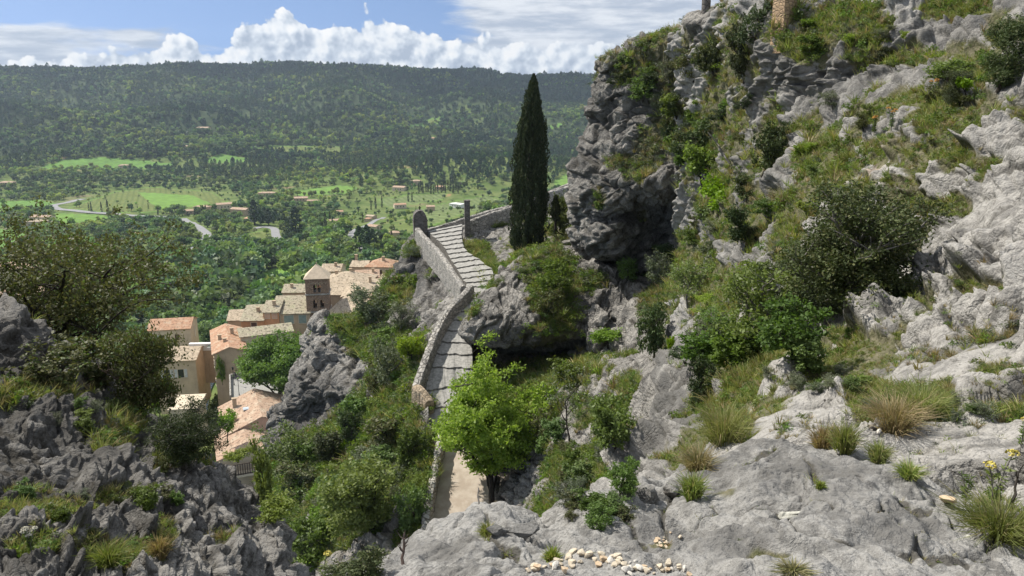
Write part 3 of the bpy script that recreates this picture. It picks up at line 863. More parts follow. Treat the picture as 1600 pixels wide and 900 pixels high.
def valley_z(x, y):
    x = np.asarray(x, float); y = np.asarray(y, float)
    r = np.hypot(x, y)
    z = np.interp(r, _ra, _za)
    pxa = 800 + FPX * x / (np.maximum(y, 1) * math.cos(PITCH))
    want = np.interp(pxa, _sk[:, 0], _sk[:, 1])
    z = z + (112 - want) * 2.05 * sst(r, 1500, 2500)
    P = np.stack([x, y, 0 * x], -1).reshape(-1, 3)
    z = z.reshape(-1)
    rr = r.reshape(-1)
    und = fbm(P / 420.0 + 3.3, 4) * 60 + (np.abs(perlin(P / 300.0 + 8.8)) - 0.25) * 95
    z = z + und * sst(rr, 1250, 1800) * (1 - 0.75 * sst(rr, 2250, 2450))
    z = z + fbm(P / 160.0 + 1.1, 3) * 7 * sst(rr, 300, 700)
    # wooded knolls to the right and the olive-grove rise
    px_, py_ = P[:, 0], P[:, 1]
    z = z + 34 * np.exp(-(((px_ - (-20)) / 210) ** 2 + ((py_ - 1080) / 150) ** 2))
    z = z + 22 * np.exp(-(((px_ + 20) / 110) ** 2 + ((py_ - 560) / 150) ** 2))
    z = z + 14 * np.exp(-(((px_ + 560) / 130) ** 2 + ((py_ - 1260) / 90) ** 2))
    return z.reshape(x.shape)


def inpoly(px, py, poly):
    c = np.zeros(px.shape, bool)
    n = len(poly)
    for i in range(n):
        x0, y0 = poly[i]; x1, y1 = poly[(i + 1) % n]
        t = ((y0 > py) != (y1 > py)) & (px < (x1 - x0) * (py - y0) / ((y1 - y0) + 1e-12) + x0)
        c ^= t
    return c


# open ground in the valley, by its outline (surveyed), colour index
FIELDS = [
    ([(62, 261), (100, 250), (160, 246), (220, 250), (275, 256), (262, 263), (200, 264), (130, 262), (80, 265)], 1),
    ([(318, 250), (345, 240), (388, 247), (380, 254), (330, 256)], 1),
    ([(395, 231), (440, 228), (540, 229), (535, 243), (470, 243), (400, 238)], 3),
    ([(398, 432), (425, 420), (470, 416), (478, 430), (462, 450), (420, 462), (398, 452)], 2),
    ([(-60, 360), (20, 358), (42, 368), (30, 392), (-60, 396)], 1),
    ([(105, 326), (180, 300), (240, 292), (330, 300), (355, 315), (290, 330), (180, 332)], 3),
    ([(215, 300), (300, 305), (330, 318), (260, 330), (235, 318)], 2),
    ([(-60, 318), (60, 312), (90, 318), (60, 328), (-60, 332)], 1),
    ([(86, 333), (160, 336), (180, 345), (120, 352), (88, 345)], 2),
    ([(640, 345), (660, 325), (760, 305), (800, 318), (720, 335), (650, 362)], 4),
    ([(865, 285), (900, 262), (930, 262), (920, 282), (880, 300)], 2),
    ([(455, 300), (520, 290), (560, 292), (540, 302), (470, 306)], 2),
    ([(590, 312), (640, 305), (700, 300), (690, 312), (610, 325)], 4),
    ([(390, 300), (450, 296), (455, 305), (400, 310)], 3),
    ([(385, 365), (425, 358), (428, 375), (395, 380)], 3),
    ([(665, 188), (690, 184), (685, 192), (668, 194)], 3),
    ([(630, 196), (665, 193), (662, 198), (634, 200)], 1),
    ([(855, 196), (880, 193), (876, 199), (858, 201)], 1),
    ([(460, 385), (480, 380), (490, 395), (465, 400)], 5),
]


def make_valley():
    azs = np.r_[np.linspace(-80, -36, 60)[:-1], np.linspace(-36, 12, 560), np.linspace(12, 80, 80)[1:]] * math.pi / 180
    rs = np.r_[np.geomspace(50, 2700, 520), np.geomspace(2800, 9000, 24)]
    A, RR = np.meshgrid(azs, rs, indexing='ij')
    X = RR * np.sin(A); Y = RR * np.cos(A)
    Z = valley_z(X, Y)
    G = np.stack([X, Y, Z], -1)
    P = G.reshape(-1, 3)
    px, py, dep = proj(P)
    idx = np.zeros(len(P))
    for poly, k in FIELDS:
        idx[inpoly(px, py, poly)] = k
    F = grid_faces(len(azs), len(rs))[:, ::-1]
    rr_ = np.hypot(P[:, 0], P[:, 1])
    wood_ = np.where(idx == 0, np.maximum(sst(rr_, 1290, 1420), 1 - sst(rr_, 100, 150)), 0)
    m, T, b, out = newmat('valley_ground')
    p = T.node('ShaderNodeTexCoord').outputs['Object']
    a = T.node('ShaderNodeAttribute', attribute_name='field').outputs['Fac']
    n = T.noise(p, 0.05, 5, 0.6)
    wild = T.mix(T.step(n, 0.35, 0.65), (0.075, 0.115, 0.032), (0.14, 0.17, 0.06))
    wild = T.mix(T.step(T.noise(p, 0.012, 3, 0.6), 0.6, 0.72), wild, (0.20, 0.16, 0.10))
    wild = T.mix(T.step(T.noise(p, 0.03, 3, 0.6), 0.69, 0.74), wild, (0.33, 0.19, 0.11))
    wd = T.node('ShaderNodeAttribute', attribute_name='wood').outputs['Fac']
    wild = T.mix(T.m('MULTIPLY', wd, T.step(T.noise(p, 0.009, 4, 0.6), 0.70, 0.58)), wild, T.mix(T.step(n, 0.35, 0.65), (0.035, 0.052, 0.026), (0.06, 0.08, 0.036)))
    col = wild
    gcol = [(0.13, 0.24, 0.055), (0.15, 0.26, 0.055), (0.15, 0.18, 0.06), (0.16, 0.20, 0.085), (0.42, 0.27, 0.15)]
    for k, g in enumerate(gcol):
        f = T.step(T.m('ABSOLUTE', T.m('SUBTRACT', a, float(k + 1))), 0.5, 0.3)
        if k >= 2:
            rw = T.m('SINE', T.m('ADD', T.m('MULTIPLY', T.node('ShaderNodeSeparateXYZ', {0: p}).outputs[0], 0.95), T.m('MULTIPLY', T.node('ShaderNodeSeparateXYZ', {0: p}).outputs[1], 0.42)))
            g = T.mix(T.m('MULTIPLY', T.step(T.m('ADD', rw, T.noise(p, 0.3, 3, 0.6)), 0.6, 1.1), 0.6), g, (0.06, 0.10, 0.03))
            gg = T.mix(T.step(T.noise(p, 0.11, 5, 0.65), 0.38, 0.62), g, (gcol[k][0] * .75, gcol[k][1] * .75, gcol[k][2] * .75))
        else:
            gg = T.mix(T.step(T.noise(p, 0.11, 5, 0.65), 0.38, 0.62), g, tuple(c * (0.72 if k != 2 else 0.8) + 0.01 for c in g))
        col = T.mix(f, col, gg)
    T.l.new(col, b.inputs['Base Color'])
    T.put(b.inputs['Roughness'], 1.0)
    T.put(b.inputs['Specular IOR Level'], 0.05)
    me = mesh_np('terrain', P, F, [m], smooth=True, attrs={'field': idx, 'wood': wood_})
    # the attribute must not blend between unlike fields by more than one quad; fine at this density
    tag(obj('terrain', me), 'broad green valley floor rising to long wooded hills', 'terrain', kind='structure')


make_valley()

# ------------------------------------------------------------------ more materials
STONE_WALL = mat_masonry('rubble_wall_stone', (0.40, 0.375, 0.335), (0.24, 0.23, 0.215), (0.13, 0.12, 0.105), 2.6, 0.06)
STONE_PALE = mat_masonry('pale_wall_stone', (0.46, 0.44, 0.40), (0.30, 0.28, 0.25), (0.15, 0.135, 0.11), 3.0, 0.05)
STONE_WARM = mat_masonry('warm_wall_stone', (0.46, 0.37, 0.27), (0.34, 0.26, 0.18), (0.30, 0.24, 0.17), 3.4, 0.04)
STONE_DARK = mat_masonry('dark_pillar_stone', (0.17, 0.155, 0.14), (0.115, 0.105, 0.095), (0.07, 0.065, 0.06), 2.4, 0.03)
STONE_OCHRE = mat_masonry('ochre_pillar_stone', (0.46, 0.32, 0.20), (0.36, 0.25, 0.16), (0.24, 0.18, 0.12), 4.5, 0.03)
TOWER_STONE = mat_masonry('tower_stone', (0.32, 0.225, 0.155), (0.23, 0.155, 0.105), (0.16, 0.11, 0.08), 2.2, 0.05)
COBBLE = mat_plain('cobbled_tread', (0.345, 0.335, 0.312), (0.22, 0.215, 0.20), 5.0, 0.9, 0.7, 0.03, 6)
RISER = mat_plain('step_edge_stone', (0.20, 0.19, 0.175), (0.09, 0.085, 0.078), 5.0, 0.9, 0.6, 0.03)
SAND = mat_plain('sandy_gravel', (0.46, 0.40, 0.33), (0.36, 0.30, 0.24), 1.6, 0.95, 0.4, 0.02, 6)
ASPHALT = mat_plain('valley_asphalt', (0.25, 0.25, 0.255), (0.20, 0.20, 0.205), 0.2, 0.8)
WATER = mat_plain('stream_water', (0.03, 0.035, 0.04), (0.09, 0.10, 0.11), 0.7, 0.12, 0.5, 0.1, 4, 0.5, 0.66, 0.5)
IRON = mat_plain('dark_iron', (0.03, 0.03, 0.032), None, 20, 0.5)
GLASS = mat_plain('dark_pane', (0.02, 0.024, 0.028), (0.035, 0.04, 0.045), 1.0, 0.15, spec=0.5)
WHITE = mat_plain('white_paint', (0.74, 0.74, 0.72), (0.62, 0.62, 0.60), 1.2, 0.7)
SHUT_G = mat_plain('grey_green_shutter', (0.24, 0.30, 0.27), (0.19, 0.24, 0.22), 2.0, 0.7)
SHUT_B = mat_plain('brown_shutter', (0.10, 0.055, 0.04), (0.075, 0.045, 0.035), 2.0, 0.7)
SHUT_W = mat_plain('pale_shutter', (0.50, 0.52, 0.54), (0.42, 0.44, 0.46), 2.0, 0.7)


def mat_render_wall(name, c, stain_shade=0.3):
    m, T, b, out = newmat(name)
    p = T.node('ShaderNodeTexCoord').outputs['Object']
    n = T.noise(p, 0.6, 6, 0.65)
    st = T.noise(T.vm('MULTIPLY', p, (1.6, 1.6, 0.25)), 0.9, 5, 0.65)
    col = T.mix(T.step(n, 0.35, 0.65), c, tuple(x * 0.82 for x in c))
    col = T.mix(T.m('MULTIPLY', T.step(st, 0.55, 0.72), stain_shade), col, tuple(x * 0.42 for x in c))
    T.l.new(col, b.inputs['Base Color'])
    bump(T, b, T.noise(p, 6, 4, 0.6), 0.3, 0.02)
    return m


def mat_tiles(name, c1, c2, c3, lich=0.5):
    """old canal tiles: rows of half-round tiles, pale and dark blotches tile by tile"""
    m, T, b, out = newmat(name)
    p = T.node('ShaderNodeTexCoord').outputs['UV']
    sep = T.node('ShaderNodeSeparateXYZ', {0: p})
    u, v = sep.outputs[0], sep.outputs[1]
    w = T.m('SINE', T.m('MULTIPLY', u, 2 * math.pi / 0.22))
    cu = T.m('FLOOR', T.m('DIVIDE', u, 0.22))
    cv = T.m('FLOOR', T.m('DIVIDE', v, 0.42))
    cell = T.node('ShaderNodeCombineXYZ', {0: cu, 1: cv, 2: 0}).outputs[0]
    wn = T.node('ShaderNodeTexWhiteNoise', {'Vector': cell}, noise_dimensions='2D').outputs[0]
    col = T.mix(wn, c1, c2)
    big = T.noise(p, 0.55, 4, 0.6)
    col = T.mix(T.step(big, 0.45, 0.65), col, c3)
    mott = T.step(T.noise(p, 1.7, 5, 0.75), 0.52, 0.60)
    col = T.mix(T.m('MULTIPLY', mott, lich), col, tuple(x * 0.30 for x in c2))
    T.l.new(col, b.inputs['Base Color'])
    rows = T.m('FRACT', T.m('DIVIDE', v, 0.42))
    h = T.m('ADD', T.m('MULTIPLY', w, 0.5), T.m('ADD', T.m('MULTIPLY', rows, -0.4), T.m('MULTIPLY', wn, 0.7)))
    bump(T, b, h, 0.8, 0.10)
    return m


R_BEIGE = mat_tiles('beige_roof_tiles', (0.50, 0.41, 0.30), (0.40, 0.32, 0.23), (0.56, 0.46, 0.34), 0.8)
R_GREY = mat_tiles('lichened_roof_tiles', (0.44, 0.39, 0.29), (0.34, 0.29, 0.21), (0.38, 0.36, 0.24), 0.95)
R_ORANGE = mat_tiles('orange_roof_tiles', (0.50, 0.30, 0.195), (0.41, 0.235, 0.145), (0.52, 0.38, 0.265), 0.55)
R_PINK = mat_tiles('pinkish_roof_tiles', (0.50, 0.355, 0.255), (0.40, 0.265, 0.185), (0.53, 0.42, 0.31), 0.7)
W_BEIGE = mat_render_wall('beige_plaster', (0.50, 0.41, 0.30))
W_CREAM = mat_render_wall('cream_plaster', (0.58, 0.50, 0.38))
W_ORANGE = mat_render_wall('orange_plaster', (0.50, 0.27, 0.15))
W_PINK = mat_render_wall('pinkish_plaster', (0.52, 0.35, 0.26))
W_GREY = mat_render_wall('greyish_plaster', (0.34, 0.285, 0.25), 0.5)
W_TAN = mat_render_wall('tan_plaster', (0.44, 0.34, 0.235), 0.5)


def vcast(px, py):
    """point where the line of sight through a pixel meets the valley sheet"""
    r = ray(px, py)
    r = r / np.linalg.norm(r)
    t = np.geomspace(70, 6000, 1500)
    P = r[None] * t[:, None]
    d = P[:, 2] - valley_z(P[:, 0], P[:, 1])
    k = np.argmax(d < 0)
    if d[k] >= 0:
        k = len(t) - 1
    a = d[k - 1] / (d[k - 1] - d[k] + 1e-9) if k else 0
    return P[k - 1] * (1 - a) + P[k] * a


def spline(pts, n):
    pts = np.asarray(pts, float)
    return crom(n, len(pts)) @ pts


# ------------------------------------------------------------------ the shelf of ground under the stepped path
patch('path_shelf', [
    [(690, 470, 96), (760, 455, 99), (820, 440, 102), (880, 420, 106), (960, 400, 108)],
    [(672, 380, 84), (736, 362, 88), (795, 342, 91), (855, 318, 95), (915, 296, 98)],
    [(668, 368, 79.5), (732, 350, 80), (790, 334, 82), (850, 312, 86), (908, 290, 88)],
    [(700, 374, 75), (733, 364, 74.5), (780, 352, 75.5), (850, 338, 77), (908, 325, 78)],
    [(724, 401, 69.5), (747, 397, 70), (785, 385, 70.5), (850, 378, 68), (908, 366, 66)],
    [(755, 432, 63), (774, 436, 62.5), (797, 421, 61), (850, 405, 60), (908, 396, 58)],
    [(766, 468, 58.2), (784, 470, 57), (802, 456, 54), (850, 442, 54), (908, 440, 53)],
], 200, 220, ROCK_FAR, 'pale rock and grass verge beneath the cypress', L=0.9, amp=0.34, veg=[(745, 392, 22, 18), (765, 420, 18, 22), (780, 350, 16, 6), (850, 375, 50, 30)])

# stepped cobbled path: every step edge as surveyed (left, right), with distance
EDGES = [((668, 361), (722, 350), 76.5), ((672, 364), (722, 354), 75.6), ((674, 368), (722, 361), 74.6), ((681, 373), (721, 367), 73.6), ((687, 379), (722, 373), 72.4), ((692, 385), (723, 380), 71.3),
         ((697, 391), (725, 387), 70.0), ((700, 398), (730, 394), 68.8), ((704, 405), (739, 400), 67.4), ((709, 412), (750, 406), 66.2), ((714, 420), (757, 413), 64.9), ((718, 428), (769, 421), 63.4), ((723, 436), (771, 430), 62.0),
         ((729, 443), (771, 439), 60.8), ((728, 451), (768, 448), 59.6), ((720, 463), (764, 460), 57.9), ((714, 476), (752, 474), 56.4), ((708, 488), (735, 487), 55.1), ((700, 502), (732, 500), 53.8), ((691, 518), (735, 518), 52.4),
         ((683, 535), (737, 538), 50.9), ((675, 554), (738, 556), 49.5), ((668, 575), (738, 577), 48.0), ((666, 612), (738, 600), 46.1), ((668, 640), (745, 632), 44.7), ((676, 668), (770, 665), 43.2)]


def make_path():
    n = 22
    V, F, M = [], [], []
    rows = []
    for k, (l, r, d) in enumerate(EDGES):
        a, c = at(*l, d), at(*r, d + (l[1] - r[1]) * 0.06)
        t = np.linspace(0, 1, n)[:, None]
        ln = a * (1 - t) + c * t
        jig = fbm(np.c_[t[:, 0] * 5 + k * 7.7, np.full(n, k * 1.3), np.zeros(n)], 3)
        ln[:, 1] += jig * 0.5
        ln[:, 2] += fbm(np.c_[t[:, 0] * 6 + k * 3.1, np.full(n, k * 2.3), np.ones(n)], 2) * 0.05
        lo, hi = ln.copy(), ln.copy()
        hi[:, 2] += 0.11
        lo[:, 1] -= 0.04
        rows.append((hi, lo))
    cur = []
    for lo, hi in rows:
        cur += [lo, hi]
    V = np.concatenate(cur)
    nr = len(cur)
    for i in range(nr - 1):
        riser = i % 2 == 0
        for j in range(n - 1):
            F.append((i * n + j, i * n + j + 1, (i + 1) * n + j + 1, (i + 1) * n + j))
            M.append(1 if riser else 0)
    # side skirts down into the rock
    b = len(V)
    sk = np.concatenate([np.stack([c[0], c[-1]]) - (0, 0, 2.4) for c in cur])
    V = np.concatenate([V, sk])
    for i in range(nr - 1):
        F.append((i * n, (i + 1) * n, b + 2 * (i + 1), b + 2 * i)); M.append(1)
        F.append((i * n + n - 1, (i + 1) * n + n - 1, b + 2 * (i + 1) + 1, b + 2 * i + 1)); M.append(1)
    me = mesh_np('stepped_path', V, F, [COBBLE, RISER], M)
    tag(obj('stepped_path', me), 'pale cobbled path of shallow steps climbing to the shrine', 'path', kind='structure')
    global PATH_V
    PATH_V = V


make_path()
patch('terrace', [
    [(664, 655, 44.2), (700, 655, 44.1), (750, 655, 44), (800, 655, 43.9)],
    [(676, 690, 42.2), (715, 690, 42.1), (760, 690, 42), (805, 690, 41.9)],
    [(670, 740, 39.7), (715, 740, 39.6), (760, 740, 39.5), (810, 740, 39.4)],
    [(664, 800, 37.2), (715, 800, 37.1), (760, 800, 37), (810, 800, 36.9)],
    [(660, 880, 34.2), (715, 880, 34.1), (760, 880, 34), (810, 880, 33.9)],
], 60, 60, SAND, 'sandy gravel terrace below the stepped path', dispf=lambda P: (0.05 * fbm(P / 0.8, 3), 0 * P[:, 0]), cat='terrace')


def wall(name, label, pts, thick, drop, mat, n=80, rough=0.07, side=1.0, cap=None, cat='wall'):
    """masonry wall whose top edge runs through surveyed points"""
    T_ = spline([at(*p) for p in pts], n)
    d = np.gradient(T_, axis=0); d[:, 2] = 0
    d /= np.linalg.norm(d, axis=1, keepdims=True)
    nrm = np.c_[-d[:, 1], d[:, 0], np.zeros(n)] * side
    s = np.r_[0, np.cumsum(np.linalg.norm(np.diff(T_, axis=0), axis=1))]
    bat = 0.06
    prof = [(-thick / 2 - bat, -drop), (-thick / 2 - bat * 0.6, -drop * 0.66), (-thick / 2 - bat * .3, -drop * 0.33), (-thick / 2, -0.12), (-thick / 2 + 0.05, 0.0), (0, 0.05), (thick / 2 - 0.05, 0.0), (thick / 2, -0.12), (thick / 2 + bat * .3, -drop * 0.33), (thick / 2 + bat * 0.6, -drop * 0.66), (thick / 2 + bat, -drop)]
    V = []
    for k, (o_, z_) in enumerate(prof):
        q = np.c_[s * 2.2, np.full(n, k * 1.7), np.full(n, 3.3)]
        c_ = T_ + nrm * (o_ + rough * fbm(q, 3)[:, None] * 1.4) + np.c_[np.zeros((n, 2)), z_ + rough * 1.6 * fbm(q + 40, 3) * (abs(z_) < 0.2)]
        V.append(c_)
    m_ = len(prof)
    V = np.stack(V, 1).reshape(-1, 3)
    F = [tuple(x) for x in grid_faces(n, m_).tolist()]
    F.append(tuple(range(m_ - 1, -1, -1)))
    F.append(tuple(range((n - 1) * m_, n * m_)))
    me = mesh_np(name, V, F, [mat])
    return tag(obj(name, me), label, cat)


wall('stone_wall', 'dry stone parapet along the outer edge of the upper steps', [(652, 356, 75), (668, 374, 70.8), (690, 398, 66.2), (706, 422, 61.8), (724, 448, 57.8)], 0.5, 2.0, STONE_WALL)
wall('stone_wall', 'curved stone parapet along the lower steps, bowing round the bend', [(736, 446, 57.6), (722, 461, 55.9), (704, 478, 54.1), (688, 503, 51.8), (676, 529, 49.7), (665, 559, 47.6), (656, 583, 46.3), (650, 602, 45.3)], 0.5, 1.6, STONE_WALL)
wall('stone_wall', 'blunt warm ochre wall end where the parapet turns to the path', [(649, 602, 45.2), (656, 607, 44.9), (664, 615, 44.6), (671, 627, 44.2)], 0.6, 2.9, STONE_WARM, n=30)
wall('stone_wall', 'pale topped low wall edging the sandy terrace', [(690, 672, 41.9), (685, 700, 40.5), (677, 740, 38.6), (669, 785, 36.6), (663, 830, 34.8), (660, 880, 33)], 0.42, 2.6, STONE_PALE, rough=0.11)
wall('stone_wall', 'stone wall behind the turn of the path, between shrine and square pillar', [(664, 359, 79), (690, 352, 80), (728, 340, 81), (770, 328, 83.5), (810, 317, 86), (850, 302, 89), (900, 282, 92)], 0.5, 1.9, STONE_WALL)
wall('stone_wall', 'higher rubble wall rising from the square pillar towards the cypress', [(733, 345, 74), (765, 333, 75), (800, 322, 76.5), (840, 306, 79), (890, 290, 83)], 0.5, 2.2, STONE_WALL)

# ------------------------------------------------------------------ wayside shrine, pillars, columns
def shrine():
    p = at(657, 366, 76.8)
    t = empty('wayside_shrine', p, R(12))
    tag(t, 'small domed stone wayside shrine at the head of the steps', 'shrine')
    w, dp, h = 0.68, 0.55, 1.45
    arc = [(w * math.cos(a) * (1 - 0.1 * math.sin(2 * a)), h + 1.02 * math.sin(a) ** 0.9) for a in np.linspace(0, math.pi, 13)]
    out = [(-w, -2.2), (w, -2.2)] + arc
    b = MB()
    n = len(out)
    b.add([(x, -dp, z) for x, z in out] + [(x, dp, z) for x, z in out], [tuple(range(n)), tuple(range(2 * n - 1, n - 1, -1))] + [(i, n + i, n + (i + 1) % n, (i + 1) % n) for i in range(n)])
    b.box((-w - 0.06, -dp - 0.06, -2.3), (w + 0.06, dp + 0.06, -0.1))
    b.box((-w - 0.05, -dp - 0.05, h - 0.06), (w + 0.05, dp + 0.05, h + 0.06))
    b.build('body', STONE_DARK, t)
    f = MB()
    na = [(0.3 * math.cos(a), 1.2 + 0.3 * math.sin(a)) for a in np.linspace(0, math.pi, 9)]
    oo = [(-0.3, 0.45), (0.3, 0.45)] + na
    f.add([(x, -dp - 0.07, z) for x, z in oo] + [(x, -dp + 0.02, z) for x, z in oo], [tuple(range(len(oo)))] + [(i, len(oo) + i, len(oo) + (i + 1) % len(oo), (i + 1) % len(oo)) for i in range(len(oo))])
    f.build('niche', mat_plain('niche_panel', (0.16, 0.15, 0.14), (0.08, 0.075, 0.07), 4), t)
    k = MB()
    k.box((-0.05, -0.05, h + 0.98), (0.05, 0.05, h + 1.4)).box((-0.14, -0.04, h + 1.18), (0.14, 0.04, h + 1.27))
    k.build('finial', IRON, t)


shrine()


def pillar(name, label, px, pytop, pybase, d, w, mat, cat='pillar', round_=False, cap=True, rz=0.0, foot=1.0):
    b_, t_ = at(px, pybase, d), at(px, pytop, d)
    h = t_[2] - b_[2]
    e = empty(name, b_, rz)
    tag(e, label, cat)
    m = MB()
    if round_:
        zs = np.linspace(-foot, h, 9)
        m.tube([(0, 0, z) for z in zs], [w / 2 * (1.0 - 0.04 * i / 8 + 0.012 * (i % 2)) for i in range(9)], 14)
    else:
        n = 7
        V, F = [], []
        zs = np.linspace(-foot, h, n)
        for i, z in enumerate(zs):
            j = 0.03 * w
            for sx, sy in ((-1, -1), (1, -1), (1, 1), (-1, 1)):
                V.append((sx * w / 2 + random.uniform(-j, j), sy * w / 2 + random.uniform(-j, j), z))
        for i in range(n - 1):
            for k in range(4):
                F.append((4 * i + k, 4 * i + (k + 1) % 4, 4 * i + 4 + (k + 1) % 4, 4 * i + 4 + k))
        F.append((4 * n - 4, 4 * n - 3, 4 * n - 2, 4 * n - 1))
        m.add(V, F)
    m.build('shaft', mat, e, smooth=round_)
    if cap:
        c = MB()
        c.box((-w * .56, -w * .56, h), (w * .56, w * .56, h + 0.14))
        c.build('capstone', mat, e)
        c = MB()
        c.box((-w * .62, -w * .62, -foot), (w * .62, w * .62, 0.22))
        c.build('plinth', mat, e)
    return e


pillar('stone_pillar', 'square stone pillar at the corner of two walls, by the top steps', 730.5, 315, 372, 73.6, 0.52, STONE_DARK, rz=R(8))
pillar('stone_pillar', 'far stone pillar on the wall beside the cliff foot', 895, 264, 290, 90, 0.55, STONE_DARK, rz=R(20))
pillar('stone_column', 'round dark column standing on the skyline of the headland', 1102, -22, 31, 46.0, 0.50, STONE_DARK, cat='column', round_=True, foot=0.4)
pillar('ruined_pillar', 'square ochre masonry pillar cut off by the top of the picture', 1224, -25, 34, 32.2, 0.62, STONE_OCHRE, rz=R(28), foot=1.2, cap=False)
wall('stone_wall', 'low stone wall under the round column on the skyline', [(1090, 30, 46.2), (1110, 28, 46.3), (1125, 22, 46.4), (1145, 8, 46.6), (1165, -10, 46.8)], 0.7, 1.6, STONE_WALL, n=40, rough=0.12)

# ------------------------------------------------------------------ the village
def slope_mesh(name, quads, mat, parent, th=0.16, mats2=None):
    """roof slopes as thick slabs with tile coordinates along (eave) and up each slope"""
    V, F, UVs = [], [], []
    for q in quads:
        q = [np.array(p, float) for p in q]
        e = q[1] - q[0]; e /= np.linalg.norm(e)
        nrm = np.cross(e, q[-1] - q[0]); nrm /= np.linalg.norm(nrm)
        if nrm[2] < 0: nrm = -nrm
        up = np.cross(nrm, e)
        k = len(q)
        b = len(V)
        for p in q: V.append(p)
        for p in q: V.append(p - nrm * th)
        fs = [tuple(b + i for i in range(k)), tuple(b + k + i for i in range(k - 1, -1, -1))] + [(b + i, b + k + i, b + k + (i + 1) % k, b + (i + 1) % k) for i in range(k)]
        for f in fs:
            F.append(f)
            UVs += [((V[i] - q[0]) @ e, (V[i] - q[0]) @ up) for i in f]
    me = mesh_np(name, V, F, [mat])
    uv = me.uv_layers.new(name='tiles')
    uv.data.foreach_set('uv', np.asarray(UVs, np.float32).ravel())
    return obj(name, me, parent)


def win(parent, x, z, w, h, face, L, shut=None, mat=None, yoff=None, open_=True, sill=True):
    """window on a wall face; L = half sizes; face in 'front','left','right' """
    hw, hd = L
    if face == 'front':
        M = Matrix.Translation((x, -hd, z))
    elif face == 'right':
        M = Matrix.Translation((hw, x, z)) @ Matrix.Rotation(R(90), 4, 'Z')
    else:
        M = Matrix.Translation((-hw, x, z)) @ Matrix.Rotation(R(-90), 4, 'Z')
    m = MB()
    m.box((-w / 2, -0.03, -h / 2), (w / 2, 0.05, h / 2), M, 1)
    t = 0.09
    m.box((-w / 2 - t, -0.08, h / 2), (w / 2 + t, 0.04, h / 2 + t), M)
    m.box((-w / 2 - t, -0.12, -h / 2 - t), (w / 2 + t, 0.04, -h / 2), M)
    m.box((-w / 2 - t, -0.07, -h / 2), (-w / 2, 0.04, h / 2), M)
    m.box((w / 2, -0.07, -h / 2), (w / 2 + t, 0.04, h / 2), M)
    o = m.build('window', [W_CREAM, mat or GLASS], parent)
    if shut:
        for s in (-1, 1):
            k = MB()
            k.box((s * (w / 2 + t + w * .25) - w * .25, -0.07, -h / 2), (s * (w / 2 + t + w * .25) + w * .25, -0.02, h / 2), M)
            k.build('shutter', shut, o)
    return o


